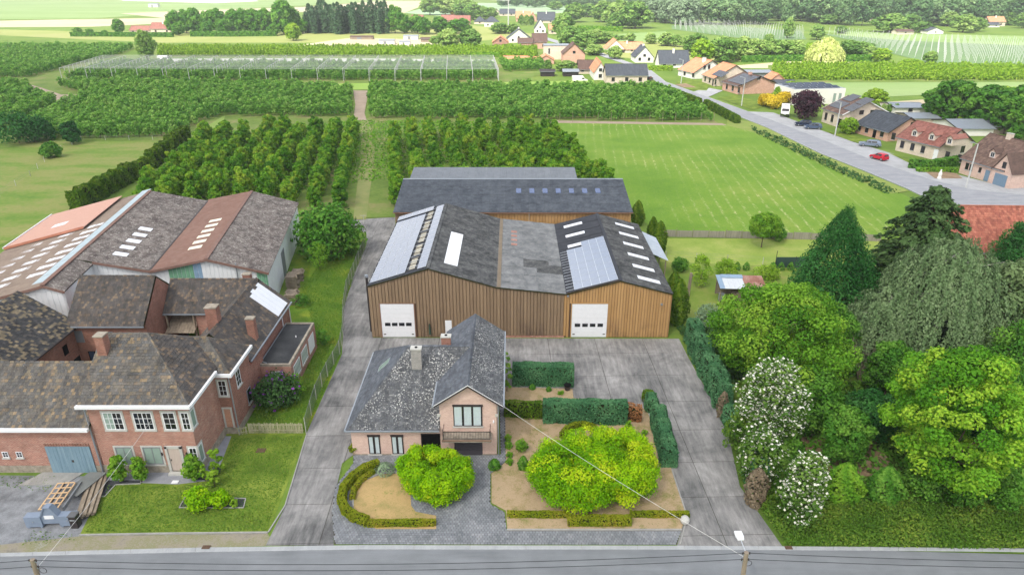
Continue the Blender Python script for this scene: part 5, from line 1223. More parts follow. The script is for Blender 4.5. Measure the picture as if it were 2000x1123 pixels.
# farm shrubs
for k, (px, yb, wd, yt, lm, n_, lab) in enumerate((
  (230, 940, 31, 892, 'walnut', 1500, 'upright green shrub under the left ground floor window'), (271, 940, 31, 896, 'walnut', 1500, 'upright green shrub under the second ground floor window'),
  (376, 937, 34, 890, 'walnut', 1700, 'upright green shrub right of the farmhouse door'), (421, 925, 28, 876, 'young', 900, 'slender green shrub at the farmhouse corner'), (398, 940, 14, 906, 'young', 350, 'thin sapling between two farmhouse shrubs'), (416, 950, 26, 918, 'young', 600, 'small leaning shrub in the slate bed corner'),
  (388, 990, 52, 957, 'globe', 2600, 'broad yellow-green shrub in the lawn bed'), (430, 988, 36, 960, 'globe', 1800, 'rounded yellow-green shrub beside the broad lawn shrub'), (456, 990, 16, 974, 'young', 300, 'small sprig of a shrub in the lawn bed'),
  (640, 500, 118, 412, 'mid', 5200, 'big dense green bush behind the white hall'), (622, 528, 44, 474, 'walnut', 1200, 'young bush before the big dense one'), (628, 675, 28, 643, 'mid', 700, 'small bush against the flat-roofed annex'),
  (555, 745, 44, 715, 'young', 900, 'ivy bush climbing the annex front'), (578, 775, 40, 735, 'walnut', 900, 'light shrub right of the rhododendron'), (585, 598, 40, 578, 'mid', 600, 'weedy bush at the corner of the side barn'),
  (690, 885, 20, 868, 'box', 450, 'small clipped yellowish bush at the villa corner'), (98, 262, 36, 282, 'mid', 10, ''))):
    if lab: bush('shrub', lab, px, yb, wd, yt, lf[lm], 140+k, n_, .13)
bush('rhododendron', 'dark rhododendron with purple blossom behind the paling fence', 538, 792, 80, 738, lf['rhodo'], 170, 3600, .15, flower=(lf['purple'], 110, .26, .05))
# villa garden shrubs
for k, (px, yb, wd, yt, kind, lab) in enumerate(((966, 915, 24, 896, 'ball', 'round clipped box ball at the edge of the cobbles'), (1022, 915, 22, 890, 'ball', 'tall clipped box ball in the villa bed'), (1020, 882, 24, 862, 'c', 'loose green shrub behind the tall box ball'), (992, 862, 14, 850, 'c', 'small green cushion nearest the villa corner'), (993, 876, 15, 864, 'c', 'second small green cushion along the villa path'), (995, 893, 14, 882, 'c', 'third small green cushion along the villa path'), (996, 906, 14, 896, 'c', 'fourth small green cushion along the villa path'), (1040, 760, 13, 750, 'ball', 'tiny box ball below the rear villa hedge'), (1072, 764, 11, 755, 'ball', 'tiny box ball near the black pot'), (1095, 771, 12, 764, 'c', 'low tuft beside the parking slab'), (1228, 838, 14, 822, 'c', 'small shrub at the end of the long villa hedge'), (1258, 850, 12, 840, 'c', 'small shrub under the clipped drive hedge'), (990, 765, 22, 690, 'c', 'upright shrub against the villa rear corner'))):
    bush('garden_shrub', lab, px, yb, wd, yt, lf['mid' if kind == 'ball' else 'walnut'], 180+k, 500 if wd < 20 else 1100, .09, kind='ball' if kind == 'ball' else 'clump')
bush('lavender', 'low grey-green lavender patch below the villa windows', 752, 922, 40, 905, lf['silver'], 199, 900, .08, kind='ball')

# ------------------------------------------------------------------ hedges
def hpx(name, label, base, pyt, w, leafm, shift=None, **k):
    """base: survey points on the hedge's camera-side foot; pyt: image row of its near top edge at the first point"""
    q = P(*base); h = zat(pyt, q[0][1]); s = shift if shift is not None else (0, w/2)
    return hedge(name, label, [(x+s[0], y+s[1]) for x, y in q], w, h, leafm, **k)
hpx('cypress_hedge', 'clipped blue-green cypress hedge behind the villa garden', [(1004,755),(1118,757)], 719, 1.5, lf['cypress'], size=.13, dens=190, seed=1)
hpx('cypress_hedge', 'long clipped cypress hedge across the villa garden', [(1064,829),(1222,832)], 790, 1.25, lf['cypress'], size=.13, dens=190, seed=2)
hpx('cypress_hedge', 'thin browning cypress hedge joining the villa wall', [(988,817),(1056,820)], 790, 1.0, lf['thuja'], size=.13, dens=110, seed=3, hvar=.05)
hpx('dead_hedge', 'brown dying hedge piece at the end of the long hedge', [(1228,826),(1250,827)], 795, .9, lf['redleaf'], size=.13, dens=110, seed=4, hvar=.08)
hpx('clipped_hedge', 'tapering clipped hedge between villa garden and right drive', [(1283,823),(1290,850),(1300,890),(1306,912)], 790, 1.35, lf['cypress'], shift=(.0,0), size=.12, dens=200, seed=5, wob=.05)
hpx('clipped_hedge', 'short clipped hedge block at the head of the drive hedge', [(1272,806),(1270,790)], 782, 1.1, lf['cypress'], shift=(0,0), size=.12, dens=200, seed=6)
hpx('clipped_hedge', 'lowest clipped hedge block beside the parking slab', [(1266,785),(1265,778)], 768, 1.0, lf['thuja'], shift=(0,0), size=.12, dens=200, seed=7)
hpx('cypress_hedge', 'tall blue-green cypress hedge lining the warehouse forecourt', [(1342,668),(1358,708),(1385,765),(1402,800)], 625, 1.6, lf['cypress'], shift=(.5,.2), size=.14, dens=170, seed=8, wob=.15, hvar=.04)
hpx('cypress_hedge', 'ragged blue-green cypress hedge with gaps beside the drive curve', [(1412,822),(1424,850)], 790, 1.2, lf['cypress'], shift=(.4,.2), size=.14, dens=150, seed=9, hvar=.12)
hpx('cypress_hedge', 'last blue-green cypress before the street verge', [(1452,930),(1465,965)], 870, 1.4, lf['cypress'], shift=(.5,.2), size=.14, dens=150, seed=10, hvar=.1)
loc, r, h = size_px(1478, 985, 42, 915); plant('dead_conifer', 'brown dead conifer at the end of the drive hedge', 'shrub', loc, mk_column(11, r, h, 1400, .15), M_leaf('grey_brown_needles', [L(112,100,82), L(136,122,100), L(150,138,116)]))
loc, r, h = size_px(1412, 815, 20, 765); plant('dead_conifer', 'bare brown gap plant inside the drive hedge', 'shrub', loc, mk_column(12, r, h, 500, .15), bpy.data.materials['grey_brown_needles'])
for k, (px, yb, wd, yt, lab) in enumerate(((1326, 632, 40, 545, 'bright green thuja against the right warehouse corner'), (1316, 600, 34, 530, 'thuja behind the warehouse corner thuja'), (1288, 500, 30, 432, 'green thuja column beside the lean-to canopy'), (1275, 470, 22, 424, 'narrow thuja column behind the canopy'), (1246, 440, 26, 392, 'thuja column at the corner of the rear warehouse'))):
    loc, r, h = size_px(px, yb, wd, yt); plant('thuja', lab, 'conifer', loc, mk_column(20+k, r, h, 2200, .2, .5), lf['thuja'])
# low box hedges round the villa lawn
hedge('box_hedge', 'curved box hedge sweeping round the villa lawn', P((738,912),(712,922),(690,938),(672,960),(668,985),(676,1003),(694,1016),(716,1024)), .62, .7, lf['box'], size=.09, dens=330, seed=30, wob=.03)
hedge('box_hedge', 'low inner box hedge behind the curved one', P((728,926),(706,940),(692,960),(689,975)), .4, .4, lf['box'], size=.09, dens=330, seed=31, wob=.03)
hedge('box_hedge', 'straight low box hedge along the cobbled footway', P((722,1026),(848,1025)), .5, .45, lf['box'], size=.09, dens=330, seed=32, wob=.03)
hedge('box_hedge', 'low box hedge left of the taller box block', P((994,1008),(1108,1009)), .5, .4, lf['box'], size=.09, dens=330, seed=33, wob=.03)
hedge('box_hedge', 'taller box block before the wide globe maple', P((1112,1022),(1228,1022)), .8, .6, lf['box'], size=.09, dens=330, seed=34, wob=.03)
hedge('box_hedge', 'low box hedge right of the taller box block', P((1234,1008),(1342,1008)), .5, .4, lf['box'], size=.09, dens=330, seed=35, wob=.03)
hedge('box_hedge', 'half-round box hedge behind the globe maples', P((1098,856),(1108,845),(1124,838),(1142,837),(1158,842),(1168,852)), .5, .7, lf['box'], size=.09, dens=300, seed=36, wob=.03)

# ------------------------------------------------------------------ street verge growth, weeds, grass tufts (uncountable)
def growth(name, polys, dens, hmin, hmax, leafm, seed, size=.16):
    rs = np.random.RandomState(seed); C, Nn, A = [], [], []
    for poly in polys:
        xs = [p[0] for p in poly]; ys = [p[1] for p in poly]; n = int(dens*abs(area(poly))*1.6)
        X = rs.uniform(min(xs), max(xs), n); Y = rs.uniform(min(ys), max(ys), n); k = np.array([inside(a, b, poly) for a, b in zip(X, Y)])
        X, Y = X[k], Y[k]; n = len(X); big = .5+.5*np.sin(X*.9+np.cos(Y*.7)*2)*np.cos(Y*.8+X*.3); hh = hmin+(hmax-hmin)*np.clip(big+.35*rs.normal(size=n), 0, 1)
        C.append(np.stack([X, Y, hh*(.25+.75*rs.random(n))], 1)); Nn.append(np.stack([.9*rs.normal(size=n), .9*rs.normal(size=n)-.35, .9+0*X], 1)); A.append(np.clip(.25+.35*big+.4*rs.random(n), .01, .99))
    C, Nn, A = map(np.concatenate, (C, Nn, A)); V, Q = leaves(C, Nn, size, rs, 1.9)
    return tag(put(name, mesh_np(name, V, Q, A), leafm), kind='stuff')
growth('verge_growth', [P((1536,1066),(1470,975),(1500,950),(1600,985),(2100,985),(2100,1076))], 240, .12, .75, lf['nettle'], 1, .10)
growth('undergrowth', [P((1420,800),(1700,740),(2100,760),(2100,985),(1600,985),(1470,975))], 14, .1, .5, lf['mid'], 2, .26)
growth('weeds', [P((1320,640),(1430,640),(1460,740),(1400,760))], 40, .1, .8, lf['rhodo'], 3, .2)
growth('lawn_grass', [P((165,1040),(212,948),(345,950),(412,942),(440,900),(455,856),(592,850),(520,1036))], 150, .02, .06, lf['nettle'], 4, .07)
growth('back_lawn_grass', [P((484,846),(486,800),(500,760),(590,755),(612,640),(590,560),(640,500),(712,478),(672,600),(665,690),(598,846))], 110, .03, .14, lf['nettle'], 5, .085)
growth('bed_weeds', [BED_R, ISLE] + [P((992,845),(1050,838),(1072,875),(1045,915),(1000,930),(988,880))]*3, 24, .02, .07, lf['nettle'], 6, .07)
growth('yard_weeds', [P((0,930),(120,930),(90,960),(0,950)), P((70,1035),(150,1045),(150,1056),(30,1066)), P((195,942),(188,960),(200,935))], 26, .01, .08, lf['nettle'], 7, .08)

# ------------------------------------------------------------------ fences, props
def chain_fence(name, label, pts, h=1.5, step=2.2):
    q = P(*pts); t = thing(name, label, 'fence', (*q[0], 0)); ox, oy = q[0]; tot = 0
    n = N('wire_mesh') if 'wire_mesh' not in bpy.data.materials else None
    if n:
        co = n.n('ShaderNodeTexCoord'); sp = n.n('ShaderNodeSeparateXYZ'); n.l(co.outputs['Object'], sp.inputs[0]); a = n.math('ADD', sp.outputs[0], sp.outputs[1])
        w1 = n.math('PINGPONG', n.math('ADD', a, sp.outputs[2]), .05); w2 = n.math('PINGPONG', n.math('SUBTRACT', a, sp.outputs[2]), .05)
        f = n.math('LESS_THAN', n.math('MINIMUM', w1, w2), .014); b = n.n('ShaderNodeBsdfPrincipled'); b.inputs['Base Color'].default_value = L(96,108,100); b.inputs['Roughness'].default_value = .5
        tr = n.n('ShaderNodeBsdfTransparent'); mx = n.n('ShaderNodeMixShader'); n.l(f, mx.inputs[0]); n.l(tr.outputs[0], mx.inputs[1]); n.l(b.outputs[0], mx.inputs[2]); n.l(mx.outputs[0], n.out.inputs[0])
    wm = bpy.data.materials['wire_mesh']
    for (a, b) in zip(q, q[1:]):
        ln = math.dist(a, b); k = max(1, round(ln/step))
        for i in range(k):
            p0, p1 = lerp(a, b, i/k), lerp(a, b, (i+1)/k); x0, y0, x1, y1 = p0[0]-ox, p0[1]-oy, p1[0]-ox, p1[1]-oy
            MB().face([(x0,y0,.03),(x1,y1,.03),(x1,y1,h),(x0,y0,h)]).build('mesh_panel', wm, t); MB().tube((x0,y0,0),(x0,y0,h+.08),.03,.03,6).build('post', m_lime, t)
            MB().tube((x0,y0,h),(x1,y1,h),.012,.012,5).build('top_wire', m_grey, t)
chain_fence('chain_link_fence', 'chain-link fence between back lawn and left drive', [(598,846),(618,780),(640,735),(664,692),(671,660),(672,610),(678,570),(692,535),(714,480)], 1.55)
def paling(name, label, pts, h, step, mat, w=.09, cat='fence', post=2.0, lean=.03):
    q_ = random.Random(len(label)); q = P(*pts); t = thing(name, label, cat, (*q[0], 0)); ox, oy = q[0]
    for a, b in zip(q, q[1:]):
        ln = math.dist(a, b); k = int(ln/step)
        for i in range(k):
            x, y = lerp(a, b, (i+.5)/k); x -= ox; y -= oy; d = q_.uniform(-lean, lean); hh = h*q_.uniform(.93, 1.04)
            MB().bar((x, y, .02), (x+d, y+.02, hh), w*q_.uniform(.75, 1), .03).build('paling', mat, t)
        for z in (.3*h, .82*h): MB().bar((a[0]-ox, a[1]-oy+.04, z), (b[0]-ox, b[1]-oy+.04, z), .05, .06).build('rail', mat, t)
    return t
m_paling = M_noise('mossy_paling', [L(150,148,116), L(176,172,142), L(126,128,92)], 1.5, 9)
paling('paling_fence', 'weathered wooden paling fence between farm lawn and back lawn', [(486,846),(593,846)], 1.05, .115, m_paling)
paling('paling_fence', 'short leaning paling gate at the farmhouse corner', [(466,850),(484,847)], .8, .11, m_paling, lean=.12)
m_reed = M_noise('reed_screen', [L(120,116,104), L(146,142,130), L(164,160,146)], 1, 12, stretch=(6,6,.4))
def reed(name, label, pts, h, wid=2.4):
    q = P(*pts); t = thing(name, label, 'fence', (*q[0], 0)); ox, oy = q[0]
    for a, b in zip(q, q[1:]):
        k = max(1, round(math.dist(a, b)/wid))
        for i in range(k):
            p0, p1 = lerp(a, b, i/k+.002), lerp(a, b, (i+1)/k-.002); hh = h*rnd.uniform(.92, 1.05)
            MB().bar((p0[0]-ox, p0[1]-oy, hh/2), (p1[0]-ox, p1[1]-oy, hh/2), .04, hh).build('screen_panel', m_reed, t); MB().tube((p0[0]-ox, p0[1]-oy-.06, 0), (p0[0]-ox, p0[1]-oy-.06, h+.25), .04, .04, 6).build('post', m_timber, t)
reed('reed_fence', 'long grey reed screen fence along the mown meadow', [(1288,462),(1480,466),(1720,472)], 1.1)
def wire_fence(name, label, pts, h=1.1, step=4.0):
    q = P(*pts); t = thing(name, label, 'fence', (*q[0], 0)); ox, oy = q[0]
    for a, b in zip(q, q[1:]):
        k = max(1, round(math.dist(a, b)/step))
        for i in range(k+1): p = lerp(a, b, i/k); MB().tube((p[0]-ox, p[1]-oy, 0), (p[0]-ox, p[1]-oy, h), .045, .04, 6).build('post', m_lime, t)
        for z in (.4, .75, 1.0): MB().tube((a[0]-ox, a[1]-oy, z*h), (b[0]-ox, b[1]-oy, z*h), .008, .008, 4).build('wire', m_grey, t)
wire_fence('wire_fence', 'thin wire fence with white posts behind the kitchen garden', [(1300,505),(1420,512),(1560,522)])
wire_fence('wire_fence', 'wire fence with pale posts crossing the long grass meadow', [(0,385),(60,345),(100,305),(160,275),(345,274)], 1.2, 6)
# tin shed of the kitchen garden
x, y, _ = G(1405, 590); t = thing('tin_shed', 'open tin shed with white and rusty roof sheets and stacked firewood', 'shed', (x, y, 0), R(-3))
m_wht = M_plain('pale_tin', L(206,212,216), .5, .4, .2, var=.12); m_bl = M_plain('blue_tin', L(140,164,186), .5, .4, .2, var=.15); m_ru = M_noise('rusty_tin', [L(120,82,70), L(150,108,94), L(174,152,140)], 1, 8)
for i in range(9): MB().slab([(-.2+i*.62,-.3,1.95),(.41+i*.62,-.3,1.95),(.41+i*.62,2.6,2.5),(-.2+i*.62,2.6,2.5)], .03).build('roof_sheet', m_bl if i in (0,) else (m_wht if i < 5 else m_ru), t)
MB().slab([(.4,1.9,2.42),(3.0,1.9,2.42),(3.0,2.65,2.56),(.4,2.65,2.56)], .03).build('roof_sheet', m_bl, t)
for px_ in (0, 2.4, 5.0):
    for py_ in (0, 2.4): MB().bar((px_, py_, 0), (px_, py_, 1.95+py_*.19), .1).build('post', m_timber, t)
MB().box(0,5.1,2.35,2.42,0,2.2).build('back_wall', m_timber, t)
q = random.Random(3); lt = thing('firewood_stack', 'stack of split grey firewood under the tin shed roof', 'firewood', (x, y, 0), R(-3))
for i in range(16):
    for j in range(7): MB().tube((1.7+i*.17,.15+q.uniform(0,.1),.1+j*.16),(1.7+i*.17,1.2,.1+j*.16), .075*q.uniform(.8,1.1), None, 6).build('log', m_timber, lt)
x, y, _ = G(1405, 588); t = thing('water_barrel', 'pale metal water barrel under the left end of the tin shed', 'barrel', (x+.2, y+.1, 0)); MB().tube((0,0,0),(0,0,.95),.36,.36,14).build('drum', m_zinc, t); MB().tube((0,0,.93),(0,0,.98),.38,.38,14).build('rim', m_grey, t)
x, y, _ = G(1343, 580); tag(MB().tube((0,0,0),(.12,0,3.2),.22,.17,9).tube((.1,0,2.6),(.45,.1,2.9),.08,.05,6).build('tree_stump', m_timber), 'tall bare dead trunk standing in the kitchen garden', 'tree stump').location = (x, y, 0)
x, y, _ = G(1530, 525); t = thing('windbreak', 'dark green windbreak netting on posts beside the dark maple', 'windbreak', (x-1.2, y, 0)); MB().box(0,5.5,-.02,.02,.2,1.7).build('netting', M_plain('green_netting', L(52,76,70)), t)
for px_ in (0, 2.7, 5.4): MB().tube((px_,0,0),(px_,0,2.6 if px_ == 0 else 1.8),.04,.04,6).build('post', m_dark, t)
# pallets and boards stacked beside the white hall
q = random.Random(9)
for k, (px, py, n_, lab) in enumerate(((574, 560, 9, 'tall stack of grey boards beside the white hall wall'), (572, 590, 7, 'lower stack of grey boards behind the side barn'), (582, 545, 6, 'stack of weathered pallets at the edge of the back lawn'))):
    x, y, _ = G(px, py); t = thing('board_stack', lab, 'timber stack', (x, y, 0), R(8)); z = 0
    for i in range(n_):
        for j in range(4): MB().box(-.7+q.uniform(-.1,.1), .7+q.uniform(-.15,.15), -.9+j*.46, -.9+j*.46+.38, z, z+.12).build('board', m_timber, t)
        for j in (-.5, .5): MB().box(j-.05, j+.05, -.9, .9, z+.12, z+.2).build('batten', m_timber, t)
        z += .2
# builder's heap before the blue gate
x0, y0, _ = G(102, 1030)
t = thing('steel_barrier', 'blue-grey steel barrier with raised gabled middle in the gravel yard', 'barrier', (x0-1.75, y0-.1, 0), R(3))
for a in (0, 2.35): MB().box(a, a+1.15, 0, .55, .12, 1.0).build('side_box', m_steelblue, t); MB().box(a+.05, a+.2, .02, .5, 0, .12).box(a+.95, a+1.1, .02, .5, 0, .12).build('foot', m_steelblue, t); MB().tube((a+.57,-.03,.6),(a+.57,.0,.6),.06,.06,8).build('lug', m_zinc, t)
MB().face([(1.15,.1,.3),(2.35,.1,.3),(2.35,.1,1.0),(1.95,.1,1.75),(1.55,.1,1.75),(1.15,.1,1.0)]).face([(2.35,.45,.3),(1.15,.45,.3),(1.15,.45,1.0),(1.55,.45,1.75),(1.95,.45,1.75),(2.35,.45,1.0)]).build('middle_plate', m_steelblue, t)
for a, b in (((1.15,1.0),(1.55,1.75)), ((1.55,1.75),(1.95,1.75)), ((1.95,1.75),(2.35,1.0))): MB().bar((a[0],.28,a[1]), (b[0],.28,b[1]), .5, .08).build('rim', m_steelblue, t)
MB().box(1.4,2.05,.06,.09,.75,1.05).build('name_plate', m_white, t)
x, y, _ = G(148, 1030); t = thing('letter_box', 'dark stone letter box pillar beside the steel barrier', 'letter box', (x-.25, y-.1, 0)); MB().box(0,.5,0,.5,0,1.05).build('pillar', m_dark, t); MB().box(-.04,.54,-.04,.54,1.05,1.13).build('cap', M_plain('slate_grey', L(92,94,96)), t); MB().box(.08,.42,-.02,0,.72,.8).build('slot', m_alu, t)
ang = R(-28)
xg, yg, _ = G(76, 1018); t = thing('lattice_crate', 'fresh timber lattice rack leaning on the steel barrier', 'lattice', (xg, yg+.3, .55), 0)
la, lb, lc = G(76,1018), G(112,962), G(146,960); dv = (lb[0]-la[0], lb[1]-la[1]); sv = (lc[0]-lb[0], lc[1]-lb[1])
for i in range(4): o = (sv[0]*i/3, sv[1]*i/3); MB().bar((o[0], o[1], .25), (o[0]+dv[0], o[1]+dv[1], .05), .10, .05).build('long_lath', m_fresh, t)
for i in range(6): o = (dv[0]*i/5, dv[1]*i/5); MB().bar((o[0], o[1], .31-.2*i/5), (o[0]+sv[0], o[1]+sv[1], .31-.2*i/5), .09, .04).build('cross_lath', m_fresh, t)
for i in range(2): MB().bar((.3+i*1.3, .3, .1), (.3+i*1.3+dv[0], .3+dv[1], -.1), .12, .3).build('bearer', m_grey, t)
for k in range(11):
    a = G(150+k*3.6, 1020-k*1.2); b = G(176+k*3.4, 934-k*.5); z = .12+.10*(k % 3)
    tag(MB().bar((a[0], a[1], z+.1), (b[0], b[1], z), .2, .08).build('plank', m_timber), 'long grey plank in the pile beside the farm lawn', 'plank', 'planks piled beside the lawn')
x, y, _ = G(165, 950); tag(MB().slab([(-.9,-1.6,.5),(.5,-1.6,.5),(1.2,1.2,.42),(-.2,1.2,.42)], .04).build('board', M_noise('grey_sheet_board', [L(104,108,106), L(124,128,126)], 1, 7)), 'dark grey sheet board lying on the plank pile', 'board').location = (x, y, 0)
x, y, _ = G(98, 935); tag(MB().slab([(-2.0,-.8,.06),(1.6,-.7,.06),(2.3,.8,.06),(-1.0,.8,.06)], .06).build('concrete_plate', m_kerb), 'concrete plate lying before the blue gate', 'concrete plate').location = (x, y, 0)
x, y, _ = G(1108, 762); t = thing('plant_pot', 'black plant pot at the end of the rear villa hedge', 'pot', (x, y, .07)); MB().tube((0,0,0),(0,0,.55),.24,.33,12).build('pot', m_dark, t); MB().tube((0,0,.5),(0,0,.57),.35,.35,12).build('rim', m_black, t)
x, y, _ = G(1337, 1022); o = MB()
for i in range(6):
    a0, a1 = -math.pi/2+math.pi*i/6, -math.pi/2+math.pi*(i+1)/6; o.tube((0,0,.34+.36*math.sin(a0)), (0,0,.34+.36*math.sin(a1)), max(.02,.34*math.cos(a0)), max(.02,.34*math.cos(a1)), 12, cap=False)
tag(o.build('stone_ball', m_lime, smooth=True), 'pale round boulder at the garden corner by the drive', 'boulder').location = (x, y, 0)
# washing line frame behind the left drive
for nm, px, py in (('left', 665, 450), ('right', 712, 448)):
    x, y, _ = G(px, py); tag(MB().tube((0,0,0),(0,0,2.3),.04,.04,6).tube((-.5,0,2.25),(.5,0,2.25),.03,.03,6).build('washing_line_post', m_lime), 'white washing line post beside the left drive' , 'post', 'washing line posts').location = (x, y, 0)

# ------------------------------------------------------------------ overhead line in the street
def wire(name, label, a, b, r, mat, sag=.4, group=None):
    mb = MB(); n = 14; pts = [(*lerp(a, b, i/n)[:2], lerp(a, b, i/n)[2]-sag*4*(i/n)*(1-i/n)) for i in range(n+1)]
    for i in range(n): mb.tube(pts[i], pts[i+1], r, r, 5, .5, False)
    return tag(mb.build(name, mat), label, 'cable', group)
def pole(px, py, label, lamp):
    x, y, _ = G(px, py, 7.6); t = thing('utility_pole', label, 'pole', (x, y, 0))
    MB().tube((.12 if lamp else -.1, -.25, 0), (0, 0, 7.6), .17, .12, 12).build('shaft', m_timber, t)
    for z in (7.45, 7.0):
        MB().bar((-.18, 0, z), (.18, 0, z), .08, .08).build('bracket', m_zinc, t)
        for s_ in (-.18, .18): MB().tube((s_, 0, z), (s_, 0, z+.14), .035, .045, 8).build('insulator', m_dark, t)
    rg = MB()
    for i in range(12): a, b = 2*math.pi*i/12, 2*math.pi*(i+1)/12; rg.tube((.25+.2*math.cos(a), .1, 6.7+.2*math.sin(a)), (.25+.2*math.cos(b), .1, 6.7+.2*math.sin(b)), .015, .015, 5, .5, False)
    rg.build('cable_coil', m_dark, t)
    if lamp:
        MB().tube((0,0,7.5),(-.1,.75,7.75),.025,.025,8).build('lamp_arm', m_alu, t)
        h = MB(); h.prism([(-.26,.72),(.06,.72),(.12,1.0),(.1,1.35),(-.3,1.35),(-.32,1.0)], 7.72, 7.82).build('lamp_head', m_white, t)
    return x, y
pr = pole(1458, 1078, 'wooden utility pole with street lamp across from the right drive', True)
pl = pole(63, 1092, 'wooden utility pole with cable coil across from the gravel yard', False)
m_cable = M_plain('black_cable', L(34,36,40), .6, .3); m_cablew = M_plain('pale_cable', L(206,206,202), .6, .3)
for z, lab in ((7.55, 'upper black cable'), (7.1, 'lower black cable')):
    wire('street_cable', lab + ' between the two utility poles', (*pl, z), (*pr, z), .016, m_cable, .55, 'street cables')
    wire('street_cable', lab + ' leaving the lamp pole along the verge', (*pr, z), (pr[0]+42, pr[1]-.5, z), .016, m_cable, .5, 'street cables')
    wire('street_cable', lab + ' leaving the coil pole past the gravel yard', (pl[0]-40, pl[1]-2, z), (*pl, z), .016, m_cable, .5, 'street cables')
wire('service_cable', 'pale cable from the lamp pole to the villa gable', (*pr, 7.2), (-.72, 45.25, 5.1), .012, m_cablew, .25)
wire('service_cable', 'pale cable from the coil pole to the farmhouse wall', (*pl, 6.9), (-27.6, 43.3, 5.1), .012, m_cablew, .2)
# ------------------------------------------------------------------ orchards
GA = R(9.5); gu = (math.cos(GA), math.sin(GA)); gv = (-math.sin(GA), math.cos(GA))      # the land lies in strips turned nine degrees
cherry = [dup(mk_broad(300+k, 1.32, 4.8, 34, 110, .21, base=.35, cr=.44, jit=.75, nup=.5, trunk_r=.09, low=-.9, shell=.4, power=3.2), lf['cherry']) for k in range(4)]
# rows: trunk line crosses the section at Y=110 every 4.2 m
p0 = G(720, 405); cnt = 0; q = random.Random(12)
for k in range(-9, 11):
    if k == 0: continue
    off = k*4.15 - (2.0 if k < 0 else -2.0)*.4
    for j in range(0, 21):
        s_ = j*3.6 + q.uniform(-.3, .3); x = p0[0] + gu[0]*off + gv[0]*s_ + q.uniform(-.25, .25); y = p0[1] + gu[1]*off*.4 + gv[1]*s_
        if y > 171 or (k < -6 and y > 160) or (y < 111.5 and -17.5 < x < 18) or (x < -28 and y < 104): continue
        if q.random() < .05: continue
        cnt += 1; sc = q.uniform(.72, 1.2)
        plant('cherry_tree', 'leafy cherry tree in the orchard rows behind the warehouses', 'tree', (x, y, 0), cherry[cnt % 4], None, rz=q.uniform(0, 6.28), sc=(sc, sc, sc*q.uniform(.9, 1.12)), group='cherry trees in orchard rows')
apple = [dup(mk_broad(320+k, .78, 2.9, 11, 26, .30, base=.25, cr=.4, trunk_r=.05, jit=.8, nup=.7, shell=.6), lf['apple']) for k in range(4)]
pale = [dup((mk_column(330+k, .7, 2.6, 120, .5, .55, .7)[0], None), lf['young']) for k in range(3)]
BLK = [  # survey polygon, row spacing, tree spacing, which
 ([(85,273),(345,271),(388,240),(430,228),(688,230),(688,180),(480,168),(150,168),(115,172),(190,190),(140,206),(60,245)], 3.4, 1.25, 0),
 ([(-350,165),(55,170),(62,188),(120,203),(30,242),(-350,262)], 3.4, 1.25, 0),
 ([(-350,90),(262,96),(228,110),(150,127),(60,152),(-350,164)], 3.6, 1.35, 0),
 ([(722,232),(1392,238),(1290,178),(722,174)], 3.3, 1.2, 0),
 ([(130,158),(970,158),(962,130),(215,130)], 3.4, 1.4, 0),
 ([(985,142),(1062,140),(1062,124),(975,126)], 3.4, 1.4, 0),
 ([(310,111),(1048,113),(1048,98),(310,97)], 3.6, 1.5, 1),
 ([(1512,158),(2250,158),(2250,138),(1510,132)], 3.6, 1.5, 1),
]
ap, pp = [], []
for po, rs_, ts_, wh in BLK:
    poly = P(*po); us = [x*gu[0]+y*gu[1] for x, y in poly]; vs = [x*gv[0]+y*gv[1] for x, y in poly]; v = min(vs)
    while v < max(vs):
        u = min(us)+q.uniform(0, ts_)
        while u < max(us):
            x, y = u*gu[0]+v*gv[0]+q.uniform(-.12, .12), u*gu[1]+v*gv[1]+q.uniform(-.2, .2)
            if inside(x, y, poly): (pp if wh else ap).append((x, y, 0))
            u += ts_*q.uniform(.85, 1.15)
        v += rs_
ap.sort(key=lambda p: p[1]); near_, rest = ap[:300], ap[300:]
for i, p in enumerate(near_):
    sc = q.uniform(.85, 1.2); plant('apple_tree', 'small trellised fruit tree at the front edge of the low orchard', 'tree', p, apple[i % 4], None, rz=q.uniform(0, 6.28), sc=sc, group='small trellised fruit trees at the orchard front')
pr_ = [o for o in bpy.data.objects if o.name.startswith('apple_tree')][:4]
protos = [c for o in pr_ for c in o.children if c.name.startswith('crown')]
scatter('orchard_trees', rest, protos, .7, 1.3, 3)
pl_o = plant('young_fruit_tree', 'pale green young fruit tree at the end of the sunlit orchard strip', 'tree', pp[0], pale[0], None)
pl_1 = plant('young_fruit_tree', 'pale green young fruit tree beside the end of the sunlit strip', 'tree', pp[1], pale[1], None)
scatter('sunlit_orchard_trees', pp[2:], [c for o in (pl_o, pl_1) for c in o.children if c.name.startswith('crown')], .9, 1.3, 5)
growth('orchard_weeds', [P((300,410),(420,260),(700,236),(1050,240),(1170,350),(1000,345),(800,345))], 3, .05, .35, lf['cherry'], 8, .35)
# trellis posts and front-row posts of the right block
for k in range(14):
    x, y, _ = G(1068+k*25, 238.5); tag(MB().tube((0,0,0),(0,0,2.6),.06,.05,6).build('trellis_post', m_timber), 'trellis post at the meadow edge of the low orchard', 'post', 'trellis posts at the orchard edge').location = (x, y-.3, 0)
